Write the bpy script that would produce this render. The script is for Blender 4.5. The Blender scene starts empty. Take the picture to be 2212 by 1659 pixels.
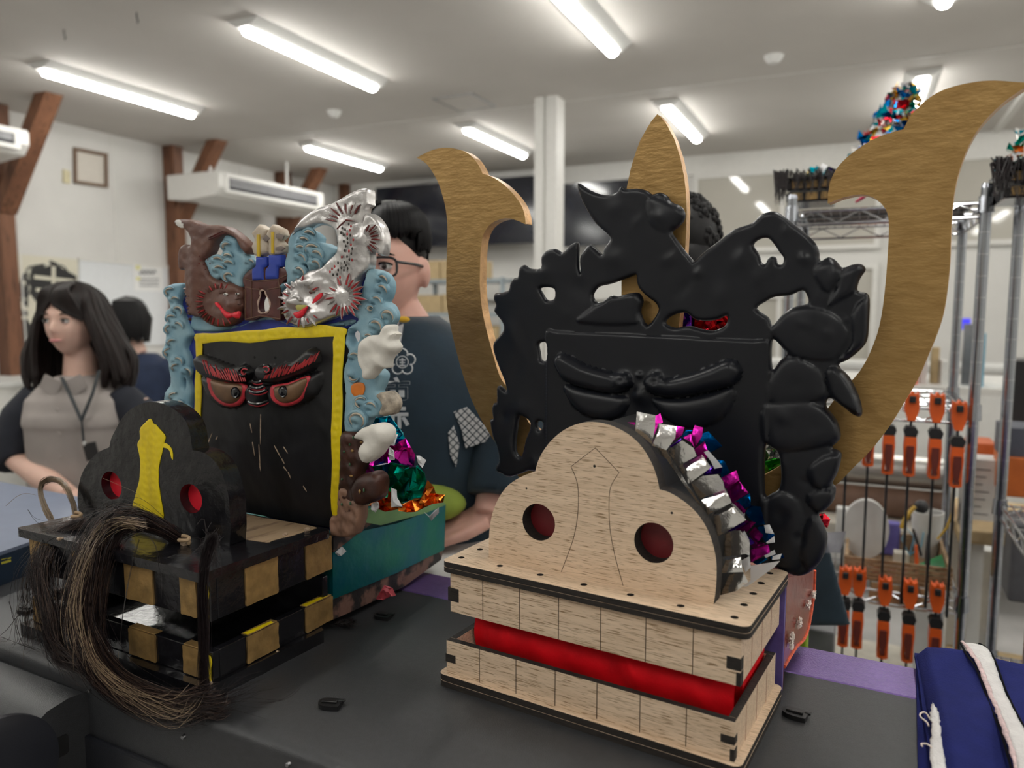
import bpy, math, random
import numpy as np
from mathutils import Vector, Matrix, geometry
random.seed(7); np.random.seed(7)
C = bpy.context.scene
COL = C.collection
# ------------------------------------------------------------------ camera
FPX, PITCH, H = 1620.0, math.radians(5.75), 1.52
cam = bpy.data.cameras.new('camera'); camo = bpy.data.objects.new('camera', cam); COL.objects.link(camo)
cam.sensor_width = 36.0; cam.lens = FPX/2212*36.0; cam.clip_start = .02
camo.location = (0, 0, H); camo.rotation_euler = (math.pi/2-PITCH, 0, 0)
cam.dof.use_dof = True; cam.dof.focus_distance = .95; cam.dof.aperture_fstop = 3.8
C.camera = camo
# ------------------------------------------------------------------ world and exposure
w = bpy.data.worlds.new('World'); C.world = w; w.use_nodes = True
w.node_tree.nodes['Background'].inputs[0].default_value = (.75, .8, 1, 1)
w.node_tree.nodes['Background'].inputs[1].default_value = .05
C.view_settings.view_transform = 'Standard'; C.view_settings.look = 'None'
C.view_settings.exposure = 0.0; C.view_settings.gamma = 1.0
C.view_settings.use_curve_mapping = False
LAMP = 46.0          # strength of the ceiling lamps' diffusers
C.cycles.max_bounces = 8; C.cycles.diffuse_bounces = 5; C.cycles.glossy_bounces = 4
C.cycles.transmission_bounces = 6; C.cycles.caustics_reflective = False; C.cycles.caustics_refractive = False
C.cycles.sample_clamp_indirect = 6.0

# ------------------------------------------------------------------ helpers
def ray(u, v):
    x = (u-1106)/FPX; c = -(v-829.5)/FPX
    return (x, math.cos(PITCH)+math.sin(PITCH)*c, -math.sin(PITCH)+math.cos(PITCH)*c)
class Fr:
    """axes turned by `a` degrees about the z axis: s runs right, d runs away, z is height"""
    def __init__(self, a):
        self.a = math.radians(a); self.c = math.cos(self.a); self.n = math.sin(self.a)
    def w(self, s, d, z): return (s*self.c+d*self.n, -s*self.n+d*self.c, z)
    def l(self, x, y, z): return (x*self.c-y*self.n, x*self.n+y*self.c, z)
    def _r(self, u, v):
        r = ray(u, v); return self.l(*r)
    def px(self, u, v, d):
        r = self._r(u, v); t = d/r[1]; return (r[0]*t, d, H+r[2]*t)
    def ps(self, u, v, s):
        r = self._r(u, v); t = s/r[0]; return (s, r[1]*t, H+r[2]*t)
    def pz(self, u, v, z):
        r = self._r(u, v); t = (z-H)/r[2]; return (r[0]*t, r[1]*t, z)
    def sz(self, pts, d): return [(lambda p: (p[0], p[2]))(self.px(u, v, d)) for u, v in pts]
F0, FN, FO, FM, FR_ = Fr(0), Fr(31.66), Fr(28.5), Fr(27.66), Fr(24.8)
def Z(pts, ox, oy, k): return [(ox+k*x, oy+k*y) for x, y in pts]

def smooth_poly(pts, n=3, closed=True):
    P = [np.array(p, float) for p in pts]; N = len(P); out = []
    for i in range(N if closed else N-1):
        p0 = P[(i-1) % N] if closed or i > 0 else P[0]
        p1 = P[i]; p2 = P[(i+1) % N]; p3 = P[(i+2) % N] if closed or i+2 < N else P[-1]
        for k in range(n):
            t = k/n
            out.append(tuple(.5*((2*p1)+(-p0+p2)*t+(2*p0-5*p1+4*p2-p3)*t*t+(-p0+3*p1-3*p2+p3)*t**3)))
    if not closed: out.append(tuple(P[-1]))
    return out
def inside(P, poly):
    x = P[:, 0]; y = P[:, 1]; r = np.zeros(len(P), bool); n = len(poly)
    for i in range(n):
        x1, y1 = poly[i]; x2, y2 = poly[(i+1) % n]
        c = ((y1 > y) != (y2 > y))
        with np.errstate(divide='ignore', invalid='ignore'):
            xi = (x2-x1)*(y-y1)/(y2-y1+1e-20)+x1
        r ^= c & (x < xi)
    return r
def segdist(P, poly, closed=True):
    d = np.full(len(P), 1e9); n = len(poly)
    for i in range(n if closed else n-1):
        a = np.array(poly[i]); b = np.array(poly[(i+1) % n]); ab = b-a
        t = np.clip(((P-a)@ab)/(ab@ab+1e-20), 0, 1)
        d = np.minimum(d, np.hypot(*(P-(a+t[:, None]*ab)).T))
    return d

class MB:
    def __init__(s): s.v = []; s.f = []; s.m = []
    def add(s, vs, fs, m=0):
        o = len(s.v); s.v += [tuple(map(float, p)) for p in vs]; s.f += [tuple(o+i for i in f) for f in fs]; s.m += [m]*len(fs) if isinstance(m, int) else m
        return s
    def box(s, x0, x1, y0, y1, z0, z1, m=0):
        v = [(x, y, z) for z in (z0, z1) for y in (y0, y1) for x in (x0, x1)]
        return s.add(v, [(0, 2, 3, 1), (4, 5, 7, 6), (0, 1, 5, 4), (1, 3, 7, 5), (3, 2, 6, 7), (2, 0, 4, 6)], m)
    def hexa(s, v, m=0):   # 4 bottom corners then 4 top corners, both running round
        return s.add(v, [(3, 2, 1, 0), (4, 5, 6, 7), (0, 1, 5, 4), (1, 2, 6, 5), (2, 3, 7, 6), (3, 0, 4, 7)], m)
    def obox(s, c, X, Y, Zv, hx, hy, hz, m=0):
        c, X, Y, Zv = [np.array(q, float) for q in (c, X, Y, Zv)]
        v = [c+X*hx*i+Y*hy*j+Zv*hz*k for k in (-1, 1) for i, j in ((-1, -1), (1, -1), (1, 1), (-1, 1))]
        return s.hexa(v, m)
    def bar(s, a, b, w_, h_, up=(0, 0, 1), m=0):
        a = np.array(a, float); b = np.array(b, float); D = b-a; L = np.linalg.norm(D); D /= L
        X = np.cross(D, up); X /= np.linalg.norm(X)+1e-12; U = np.cross(X, D)
        return s.obox((a+b)/2, D, X, U, L/2, w_/2, h_/2, m)
    def tube(s, pts, r, n=8, m=0, cap=True, flat=1.0, ref=(0, 0, 1)):
        P = [np.array(p, float) for p in pts]; K = len(P)
        R = r if hasattr(r, '__len__') else [r]*K
        base = len(s.v); ref = np.array(ref, float); prev = None
        for i in range(K):
            t = P[min(i+1, K-1)]-P[max(i-1, 0)]; t /= np.linalg.norm(t)+1e-12
            if prev is None:
                q = ref if abs(t@ref) < .95 else np.array((1., 0, 0)); X = np.cross(q, t)
            else: X = prev-t*(prev@t)
            X /= np.linalg.norm(X)+1e-12; prev = X; Y = np.cross(t, X)
            for k in range(n):
                a = 2*math.pi*k/n; s.v.append(tuple(P[i]+R[i]*(math.cos(a)*X+flat*math.sin(a)*Y)))
        for i in range(K-1):
            for k in range(n):
                a = base+i*n+k; b = base+i*n+(k+1) % n
                s.f.append((a, b, b+n, a+n)); s.m.append(m)
        if cap:
            s.f.append(tuple(base+k for k in range(n))[::-1]); s.f.append(tuple(base+(K-1)*n+k for k in range(n))); s.m += [m, m]
        return s
    def ball(s, c, r, n=12, k=8, m=0, R=None):
        c = np.array(c, float); r = np.array(r if hasattr(r, '__len__') else (r, r, r), float)
        vs = [(0, 0, -1)]
        for i in range(1, k):
            t = -math.pi/2+math.pi*i/k
            vs += [(math.cos(t)*math.cos(2*math.pi*j/n), math.cos(t)*math.sin(2*math.pi*j/n), math.sin(t)) for j in range(n)]
        vs.append((0, 0, 1)); V = np.array(vs)*r
        if R is not None: V = V@np.array(R).T
        fs = [(0, 1+(j+1) % n, 1+j) for j in range(n)]
        for i in range(k-2):
            for j in range(n):
                a = 1+i*n+j; b = 1+i*n+(j+1) % n; fs.append((a, b, b+n, a+n))
        L = len(vs)-1; fs += [(L, L-n+j, L-n+(j+1) % n) for j in range(n)]
        return s.add(V+c, fs, m)
    def prism(s, pts, to3, h0, h1, holes=(), m=0, mside=None, mhole=None):
        """polygon with holes swept between two heights; to3(p, h) -> point"""
        mside = m if mside is None else mside; mhole = mside if mhole is None else mhole
        loops = [list(map(tuple, pts))]+[list(map(tuple, h)) for h in holes]
        V2 = []; E = []; L = []
        for lp in loops:
            o = len(V2); V2 += lp; n = len(lp); L.append((o, n)); E += [(o+i, o+(i+1) % n) for i in range(n)]
        r = geometry.delaunay_2d_cdt([Vector(p) for p in V2], E, [], 0, 1e-9)
        vo = [tuple(p) for p in r[0]]; tris = np.array([t for t in r[2]])
        P = np.array(vo); cen = P[tris].mean(1); ok = inside(cen, loops[0])
        for h in loops[1:]: ok &= ~inside(cen, h)
        tris = [tuple(t) for t in tris[ok]]
        s.add([to3(p, h0) for p in vo], tris, m); s.add([to3(p, h1) for p in vo], [t[::-1] for t in tris], m)
        for q, lp in enumerate(loops):
            n = len(lp)
            s.add([to3(p, h0) for p in lp]+[to3(p, h1) for p in lp], [(i, (i+1) % n, n+(i+1) % n, n+i) for i in range(n)], mside if q == 0 else mhole)
        return s
    def lathe(s, prof, c=(0, 0, 0), n=20, m=0, axis=2):
        o = len(s.v)
        for r, h in prof:
            for k in range(n):
                a = 2*math.pi*k/n; p = [r*math.cos(a), r*math.sin(a), h]
                if axis == 0: p = [h, p[0], p[1]]
                if axis == 1: p = [p[0], h, p[1]]
                s.v.append((c[0]+p[0], c[1]+p[1], c[2]+p[2]))
        for i in range(len(prof)-1):
            for k in range(n):
                a = o+i*n+k; b = o+i*n+(k+1) % n; s.f.append((a, b, b+n, a+n)); s.m.append(m)
        for e in (0, len(prof)-1):
            if prof[e][0] > 1e-6: s.f.append(tuple(o+e*n+k for k in range(n))); s.m.append(m)
        return s
T_D = lambda p, h: (p[0], h, p[1])     # polygon in (s, z), swept along d
T_Z = lambda p, h: (p[0], p[1], h)     # polygon in (s, d), swept along z
T_S = lambda p, h: (h, p[0], p[1])     # polygon in (d, z), swept along s
def rrect(x0, x1, y0, y1, r, n=5):
    o = []
    for cx, cy, a0 in ((x1-r, y1-r, 0), (x0+r, y1-r, 90), (x0+r, y0+r, 180), (x1-r, y0+r, 270)):
        o += [(cx+r*math.cos(math.radians(a0+90*k/n)), cy+r*math.sin(math.radians(a0+90*k/n))) for k in range(n+1)]
    return o
def circ(cx, cy, rx, ry=None, n=28, rot=0):
    ry = ry or rx; c = math.cos(rot); q = math.sin(rot)
    return [(cx+rx*math.cos(t)*c-ry*math.sin(t)*q, cy+rx*math.cos(t)*q+ry*math.sin(t)*c) for t in [2*math.pi*k/n for k in range(n)]]

INFO = {}
def thing(name, label, cat, fr, base, group=None):
    o = bpy.data.objects.new(name, None); COL.objects.link(o); o.empty_display_size = .05
    o.location = fr.w(*base); o.rotation_euler = (0, 0, -fr.a)
    o['label'] = label; o['category'] = cat
    if group: o['group'] = group
    INFO[o.name] = (fr, base); return o
def build(name, mb, mats, parent=None, smooth=True, bevel=0, fr=None, label=None, cat=None, group=None, kind=None, angle=40, bseg=2):
    mats = mats if isinstance(mats, (list, tuple)) else [mats]
    if parent is not None: fr, base = INFO[parent.name]
    else:
        V = np.array(mb.v); base = (float((V[:, 0].min()+V[:, 0].max())/2), float((V[:, 1].min()+V[:, 1].max())/2), float(V[:, 2].min()))
    me = bpy.data.meshes.new(name); V = np.array(mb.v, dtype=float)-np.array(base)
    me.from_pydata(V.tolist(), [], mb.f)
    for m in mats: me.materials.append(m)
    if len(mats) > 1: me.polygons.foreach_set('material_index', mb.m)
    me.update()
    o = bpy.data.objects.new(name, me); COL.objects.link(o)
    if parent is not None: o.parent = parent
    else: o.location = fr.w(*base); o.rotation_euler = (0, 0, -fr.a)
    INFO[o.name] = (fr, base)
    if smooth:
        me.polygons.foreach_set('use_smooth', [True]*len(me.polygons)); me.set_sharp_from_angle(angle=math.radians(angle))
    if bevel:
        b = o.modifiers.new('bevel', 'BEVEL'); b.width = bevel; b.segments = bseg; b.limit_method = 'ANGLE'; b.angle_limit = math.radians(40)
    if label: o['label'] = label
    if cat: o['category'] = cat
    if group: o['group'] = group
    if kind: o['kind'] = kind
    return o
def weld(o):
    b = o.modifiers.new('weld', 'WELD'); b.merge_threshold = 1e-6; return o
def fuse(o, voxel, smooth=2):
    r = o.modifiers.new('remesh', 'REMESH'); r.mode = 'VOXEL'; r.voxel_size = voxel; r.use_smooth_shade = True
    if smooth: q = o.modifiers.new('smooth', 'SMOOTH'); q.iterations = smooth; q.factor = .5
    return o
def copy_tree(o, parent=None, loc=None, rz=None, label=None):
    c = o.copy(); COL.objects.link(c)
    if parent is not None: c.parent = parent
    if loc is not None: c.location = loc
    if rz is not None: c.rotation_euler = (0, 0, rz)
    if label: c['label'] = label
    for ch in list(o.children): copy_tree(ch, c)
    return c

def relief(name, fr, outline, d, thick, mats, parent, holes=(), bumps=(), blobs=(), edge=.004, eh=None, sp=.003, noise=0, nscale=60, smooth=3, wob=0, paint=(), label=None, sub=True, dfun=None):
    """carved or formed board: outline, holes and bumps are given as picture points on the board's plane at distance d"""
    if smooth > 1: outline = smooth_poly(outline, smooth)
    O = np.array(fr.sz(outline, d))
    if wob:
        t = np.arange(len(O)); O = O+wob*np.stack([np.sin(t*1.7)+np.sin(t*.63+1), np.cos(t*1.3)+np.sin(t*.9+2)], 1)*.5
    HS = [np.array(fr.sz(smooth_poly(h, 3), d)) for h in holes]
    PP = [(np.array(fr.sz(smooth_poly(p, 3), d)), mi) for p, mi in paint]
    loops = [O]+HS; V2 = []; E = []
    for lp in loops+[p for p, _ in PP]:
        o = len(V2); n = len(lp); V2 += [tuple(p) for p in lp]; E += [(o+i, o+(i+1) % n) for i in range(n)]
    mn = O.min(0); mx = O.max(0)
    gx, gy = np.meshgrid(np.arange(mn[0], mx[0], sp), np.arange(mn[1], mx[1], sp*.87)); gx[1::2] += sp*.5
    G = np.stack([gx.ravel(), gy.ravel()], 1); G = G[inside(G, O)]
    for h in HS: G = G[~inside(G, h)]
    dd = np.full(len(G), 1e9)
    for lp in loops: dd = np.minimum(dd, segdist(G, lp))
    G = G[dd > sp*.45]
    V2 += [tuple(p) for p in G]
    r = geometry.delaunay_2d_cdt([Vector(p) for p in V2], E, [], 0, 1e-8)
    P = np.array([tuple(p) for p in r[0]]); tri = np.array([t for t in r[2]]); cen = P[tri].mean(1)
    ok = inside(cen, O)
    for h in HS: ok &= ~inside(cen, h)
    tri = tri[ok]; cen = cen[ok]
    e = np.full(len(P), 1e9)
    for lp in loops: e = np.minimum(e, segdist(P, lp))
    q = 1-np.clip(e/max(edge, 1e-6), 0, 1)
    hgt = (edge*.8 if eh is None else eh)*np.sqrt(np.clip(1-q*q, 0, 1))
    bmax = np.zeros(len(P))
    for poly, hh, fall in bumps:
        B = np.array(fr.sz(smooth_poly(poly, 3), d)); ins = inside(P, B); ds = segdist(P, B)
        k = np.clip(ds/fall, 0, 1); k = np.where(ins, np.sqrt(np.clip(1-(1-k)**2, 0, 1)), 0)
        if hh < .0037: hgt = hgt+hh*k
        else: bmax = np.maximum(bmax, hh*k)
    hgt = hgt+bmax
    for (u, v, ru, rv, rot, hh) in blobs:
        c0 = np.array(fr.sz([(u, v)], d)[0]); sc = np.linalg.norm(np.array(fr.sz([(u+1, v)], d)[0])-c0)*1.0
        X = P-c0; ca = math.cos(rot); sa = math.sin(rot)
        xr = (X[:, 0]*ca+X[:, 1]*sa)/(ru*sc); yr = (-X[:, 0]*sa+X[:, 1]*ca)/(rv*sc)
        hgt = hgt+hh*np.exp(-(xr**2+yr**2)*1.2)
    if noise:
        x = P[:, 0]*nscale; y = P[:, 1]*nscale
        nn = np.sin(x*1.3+np.sin(y*1.7))+np.sin(y*2.1+np.sin(x*.9+1.3))+.5*np.sin(3.1*x+2.3*y)
        hgt = hgt+noise*nn*np.clip(e/.006, 0, 1)
    mi = np.zeros(len(tri), int)
    for p, m_ in PP: mi[inside(cen, p)] = m_
    mb = MB(); n = len(P)
    dp = np.zeros(n) if dfun is None else dfun(P)
    # front, back and rim
    cr = np.cross(P[tri[:, 1]]-P[tri[:, 0]], P[tri[:, 2]]-P[tri[:, 0]]); tri[cr < 0] = tri[cr < 0][:, ::-1]
    mb.v = [(P[i, 0], d-hgt[i]+dp[i], P[i, 1]) for i in range(n)]+[(P[i, 0], d+thick+dp[i], P[i, 1]) for i in range(n)]
    mb.f = [tuple(t) for t in tri]+[(t[2]+n, t[1]+n, t[0]+n) for t in tri]; mb.m = list(mi)+list(mi)
    ed = {}
    for t in tri:
        for a, b in ((t[0], t[1]), (t[1], t[2]), (t[2], t[0])):
            if (b, a) in ed: del ed[(b, a)]
            else: ed[(a, b)] = 1
    side = len(mats)-1 if isinstance(mats, (list, tuple)) and len(mats) > 1 and not paint else 0
    for a, b in ed: mb.f.append((b, a, a+n, b+n)); mb.m.append(side)
    return build(name, mb, mats, parent, smooth=True, angle=50, label=label)

# ------------------------------------------------------------------ materials
def M(name, col, rough=.5, metal=0., var=.12, vs=25., bump=0., bs=120., spec=.5, col2=None, coat=0., sheen=0., trans=0., emit=None, map_=(1, 1, 1), ramp=(.35, .65), detail=4, sss=0):
    m = bpy.data.materials.new(name); m.use_nodes = True; nt = m.node_tree; N = nt.nodes; L = nt.links
    b = N['Principled BSDF']; b.inputs['Roughness'].default_value = rough; b.inputs['Metallic'].default_value = metal
    b.inputs['Specular IOR Level'].default_value = spec
    b.inputs['Coat Weight'].default_value = coat; b.inputs['Coat Roughness'].default_value = .15
    b.inputs['Sheen Weight'].default_value = sheen
    b.inputs['Transmission Weight'].default_value = trans
    if sss: b.inputs['Subsurface Weight'].default_value = sss; b.inputs['Subsurface Scale'].default_value = .004
    tc = N.new('ShaderNodeTexCoord'); mp = N.new('ShaderNodeMapping'); mp.inputs['Scale'].default_value = map_
    L.new(tc.outputs['Object'], mp.inputs['Vector'])
    nz = N.new('ShaderNodeTexNoise'); nz.inputs['Scale'].default_value = vs; nz.inputs['Detail'].default_value = detail
    L.new(mp.outputs[0], nz.inputs['Vector'])
    cr = N.new('ShaderNodeValToRGB'); cr.color_ramp.elements[0].position = ramp[0]; cr.color_ramp.elements[1].position = ramp[1]
    c2 = col2 or tuple(max(0, c*(1-var)) for c in col); c1 = col if col2 else tuple(min(1, c*(1+var*.6)) for c in col)
    cr.color_ramp.elements[0].color = (*c2, 1); cr.color_ramp.elements[1].color = (*c1, 1)
    L.new(nz.outputs['Fac'], cr.inputs[0]); L.new(cr.outputs[0], b.inputs['Base Color'])
    if bump:
        n2 = N.new('ShaderNodeTexNoise'); n2.inputs['Scale'].default_value = bs; n2.inputs['Detail'].default_value = 5
        L.new(mp.outputs[0], n2.inputs['Vector'])
        bp = N.new('ShaderNodeBump'); bp.inputs['Strength'].default_value = bump; bp.inputs['Distance'].default_value = .002
        L.new(n2.outputs['Fac'], bp.inputs['Height']); L.new(bp.outputs[0], b.inputs['Normal'])
    if emit: b.inputs['Emission Color'].default_value = (*emit[:3], 1); b.inputs['Emission Strength'].default_value = emit[3]
    return m
def wood(name, light, dark, streak, sc=(14, 150, 300), rough=.55, amount=.62, bump=.15, big=None):
    """pale veneer with short pore streaks along s"""
    m = bpy.data.materials.new(name); m.use_nodes = True; nt = m.node_tree; N = nt.nodes; L = nt.links; b = N['Principled BSDF']
    b.inputs['Roughness'].default_value = rough; b.inputs['Specular IOR Level'].default_value = .35
    tc = N.new('ShaderNodeTexCoord'); mp = N.new('ShaderNodeMapping'); mp.inputs['Scale'].default_value = sc; L.new(tc.outputs['Object'], mp.inputs[0])
    n1 = N.new('ShaderNodeTexNoise'); n1.inputs['Scale'].default_value = 1.0; n1.inputs['Detail'].default_value = 3; L.new(mp.outputs[0], n1.inputs[0])
    c1 = N.new('ShaderNodeValToRGB'); c1.color_ramp.elements[0].position = amount-.06; c1.color_ramp.elements[1].position = amount+.05
    c1.color_ramp.elements[0].color = (0, 0, 0, 1); c1.color_ramp.elements[1].color = (1, 1, 1, 1); L.new(n1.outputs['Fac'], c1.inputs[0])
    mp2 = N.new('ShaderNodeMapping'); mp2.inputs['Scale'].default_value = (sc[0]*.25, sc[1]*.2, sc[2]*.2); L.new(tc.outputs['Object'], mp2.inputs[0])
    n2 = N.new('ShaderNodeTexNoise'); n2.inputs['Scale'].default_value = 1.0; n2.inputs['Detail'].default_value = 4; L.new(mp2.outputs[0], n2.inputs[0])
    c2 = N.new('ShaderNodeValToRGB'); c2.color_ramp.elements[0].position = .35; c2.color_ramp.elements[1].position = .65
    c2.color_ramp.elements[0].color = (*dark, 1); c2.color_ramp.elements[1].color = (*light, 1); L.new(n2.outputs['Fac'], c2.inputs[0])
    mx = N.new('ShaderNodeMixRGB'); L.new(c1.outputs[0], mx.inputs[0]); L.new(c2.outputs[0], mx.inputs[1]); mx.inputs[2].default_value = (*streak, 1)
    L.new(mx.outputs[0], b.inputs['Base Color'])
    bp = N.new('ShaderNodeBump'); bp.inputs['Strength'].default_value = bump; bp.inputs['Distance'].default_value = .0006; bp.invert = True
    L.new(c1.outputs[0], bp.inputs['Height']); L.new(bp.outputs[0], b.inputs['Normal'])
    return m
ply = wood('birch_veneer', (.76, .59, .43), (.64, .48, .335), (.24, .145, .07), sc=(52, 900, 1000), amount=.61)
char = M('burnt_edge', (.018, .013, .010), .75, var=.6, vs=60, bump=.5, bs=300, map_=(1, 1, 8))
black_satin = M('black_formed_plastic', (.0075, .0085, .0125), .34, var=.12, vs=12, bump=.06, bs=25, spec=.33)
gold = M('gold_paint', (.40, .245, .085), .42, .5, var=.22, vs=22, bump=.5, bs=40, map_=(1.5, 1, 4), col2=(.33, .195, .062), detail=6)
gold_edge = M('gold_paint_on_edge', (.60, .36, .17), .36, .6, var=.2, vs=60, bump=.6, bs=150)
lacquer = M('worn_black_lacquer', (.007, .007, .009), .17, var=.4, vs=40, bump=1.0, bs=45, spec=.5, coat=.25)
lacquer_flat = M('thin_black_paint', (.008, .008, .010), .40, var=.5, vs=30, bump=.25, bs=70, map_=(1, 1, .35))
old_gold = M('old_gold_paint', (.36, .225, .085), .42, .45, var=.25, vs=60, bump=.6, bs=90)
yellow = M('yellow_paint', (.78, .60, .005), .42, var=.25, vs=40, bump=.5, bs=90, map_=(1, 1, .4), col2=(.62, .46, .01), ramp=(.3, .5))
cobalt = M('cobalt_paint', (.018, .035, .28), .5, var=.3, vs=40, bump=.4, bs=90)
wave_blue = M('pale_blue_paint', (.27, .43, .50), .5, var=.2, vs=30, bump=.5, bs=80, col2=(.17, .32, .41))
cream = M('cream_paint', (.56, .49, .40), .5, var=.2, vs=60, bump=.5, bs=120, col2=(.42, .34, .26))
fish_brown = M('brown_paint', (.135, .06, .04), .42, var=.3, vs=40, bump=.6, bs=90, col2=(.10, .04, .03))
castle_brown = M('red_brown_paint', (.085, .022, .018), .42, var=.3, vs=40, bump=.3, bs=90)
fish_silver = M('silver_paint', (.66, .64, .63), .30, .7, var=.2, vs=50, bump=.7, bs=80)
red = M('red_paint', (.42, .03, .035), .42, var=.3, vs=80, bump=.3)
darkred = M('dark_red_paint', (.16, .02, .018), .42, var=.4, vs=80, bump=.3)
pinkred = M('eye_rim_red', (.50, .035, .05), .4, var=.2, vs=60, bump=.2)
eye_gold = M('eye_bronze_paint', (.17, .095, .05), .38, .3, var=.2, vs=60)
white_paint = M('white_paint', (.72, .70, .66), .5)
clay = M('white_paper_clay', (.72, .69, .63), .7, var=.06, vs=40, bump=.7, bs=60)
orange_paint = M('orange_paint', (.68, .19, .02), .5)
spotted = M('dark_brown_spotted_paint', (.05, .018, .012), .4, var=.5, vs=40, bump=.6, bs=80)
leaf_green = M('dull_green_paint', (.05, .12, .06), .45)
ochre = M('ochre_paint', (.33, .19, .06), .45)
rawwood = wood('bare_wood', (.38, .27, .17), (.28, .19, .11), (.15, .09, .05), sc=(60, 12, 100), amount=.6)
redcloth = M('red_cloth', (.62, .002, .008), .7, var=.15, vs=30, bump=.2, bs=400, spec=.2)
redfilm = M('red_card', (.70, .012, .03), .45, var=.1)
dull_red = M('dark_red_board', (.16, .006, .010), .5, var=.2)
def foil(name, col, rough=.2):
    return M(name, col, rough, 1.0, var=.06, vs=40, bump=.45, bs=70)
f_silver = foil('silver_foil', (.80, .79, .77), .16); f_mag = foil('magenta_foil', (.60, .02, .36), .24); f_blue = foil('blue_foil', (.0, .13, .42), .22)
f_green = foil('green_foil', (.0, .30, .21), .24); f_cyan = foil('cyan_foil', (.0, .42, .55), .24); f_orange = foil('orange_foil', (.75, .22, .03), .24)
f_red = foil('red_foil', (.68, .02, .04), .24); f_purple = foil('purple_foil', (.10, .02, .42), .2); f_gold = foil('gold_foil', (.8, .5, .06), .2); f_lime = foil('light_green_foil', (.1, .55, .1), .2)
foil_back = M('white_foil_back', (.74, .74, .76), .5, var=.05)
hair_dark = M('dark_horsehair', (.014, .009, .010), .40, var=.3, vs=15, spec=.4)
hair_blond = M('blond_horsehair', (.30, .22, .14), .38, var=.3, vs=15, spec=.6)
hair_mid = M('brown_horsehair', (.075, .045, .035), .38, var=.3, vs=15)
# ================================================================== the room
R = FR_
CZ = 3.12
SL, SR, DB, DF = -6.35, 4.6, 8.2, -3.6
wall_m = M('white_wall_boards', (.65, .64, .615), .8, var=.04, vs=3)
ceil_m = M('ceiling_board', (.56, .535, .505), .85, var=.03, vs=2)
floor_m = M('grey_vinyl_floor', (.38, .37, .36), .5, var=.1, vs=8)
frame_m = M('white_frame_paint', (.68, .67, .64), .5, var=.03)
timber = wood('brown_timber', (.19, .085, .045), (.13, .055, .03), (.07, .03, .015), sc=(40, 40, 5), amount=.6)
darkglass = M('dark_display_glass', (.012, .014, .022), .12, var=.2, vs=3, spec=.6)
paleglass = M('window_room_reflection', (.46, .44, .39), .05, var=.05, vs=2, spec=.6)  # beige of the reflected room is put into the pane colour
def struct(name, mb, mat, **k):
    return build(name, mb, mat, None, fr=R, kind='structure', **k)
struct('floor', MB().box(SL, SR, DF, DB, -.1, 0), floor_m, smooth=False)
struct('ceiling', MB().box(SL, SR, DF, DB, CZ, CZ+.1), ceil_m, smooth=False)
struct('wall_left', MB().box(SL-.12, SL, DF, DB, 0, CZ), wall_m, smooth=False)
struct('wall_right', MB().box(SR, SR+.12, DF, DB, 0, CZ), wall_m, smooth=False)
struct('wall_front', MB().box(SL, SR, DF-.12, DF, 0, CZ), wall_m, smooth=False)
struct('wall_back', MB().box(SL, SR, DB, DB+.12, 0, CZ), wall_m, smooth=False)
struct('trim_1', MB().box(SL, SR, DB-.05, DB, CZ-.2, CZ), frame_m, smooth=False, bevel=.004)
struct('trim_2', MB().box(SL, -.6, DB-.06, DB, 1.62, 1.9), frame_m, smooth=False, bevel=.004)
for i, dd in enumerate((2.2, 3.1, 4.0, 4.9, 5.6, 6.5, 7.4)):
    struct('trim_%d' % (i+3), MB().box(SL, SL+.006, dd, dd+.012, 0, CZ), frame_m, smooth=False)
struct('trim_10', MB().box(SL, SR, 5.62, 5.632, CZ-.005, CZ), frame_m, smooth=False)
struct('trim_11', MB().box(1.02, 1.07, DF, DB, CZ-.03, CZ), frame_m, smooth=False)
# windows of the back wall: pale panes right of the gold spear
def window(n, s0, s1, z0, z1, cols, pm, d=DB):
    f = MB(); t = .045
    f.box(s0, s1, d-.05, d, z0, z0+t); f.box(s0, s1, d-.05, d, z1-t, z1)
    for k in range(cols+1):
        x = s0+(s1-s0-t)*k/cols; f.box(x, x+t, d-.05, d, z0+t, z1-t)
    o = build('window_%d' % n, f, frame_m, None, fr=R, kind='structure', smooth=False)
    for k in range(cols):
        x = s0+(s1-s0-t)*k/cols
        build('pane', MB().box(x+t, s0+(s1-s0-t)*(k+1)/cols, d-.025, d-.015, z0+t, z1-t), pm, o, smooth=False)
    return o
wb = lambda u, v: R.px(u, v, DB)
window(1, wb(1500, 400)[0], wb(1905, 400)[0], 2.10, CZ-.2, 2, paleglass)
window(2, wb(1935, 400)[0], SR-.1, 2.1, CZ-.2, 2, paleglass)
window(3, wb(1500, 400)[0], wb(1905, 400)[0], .9, 1.95, 2, paleglass)
# dark hanging screens across the back
for (u0, u1, lab) in ((812, 1160, 'long black wall screen behind the man in glasses'), (1216, 1362, 'long black wall screen right of the white pillar')):
    a = R.px(u0, 460, DB-.3); b = R.px(u1, 460, DB-.3); zt = R.px((u0+u1)/2, 392, DB-.3)[2]; zb = R.px((u0+u1)/2, 531, DB-.3)[2]
    t = thing('wall_screen', lab, 'screen', R, ((a[0]+b[0])/2, DB-.3, zb))
    build('screen_panel', MB().box(a[0], b[0], DB-.3, DB-.25, zb, zt), darkglass, t, smooth=False, bevel=.004)
    build('bracket', MB().box(a[0]+.3, a[0]+.4, DB-.25, DB, zb+.2, zt-.1).box(b[0]-.4, b[0]-.3, DB-.25, DB, zb+.2, zt-.1), M('bracket_grey', (.2, .2, .2), .5), t, smooth=False)
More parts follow.
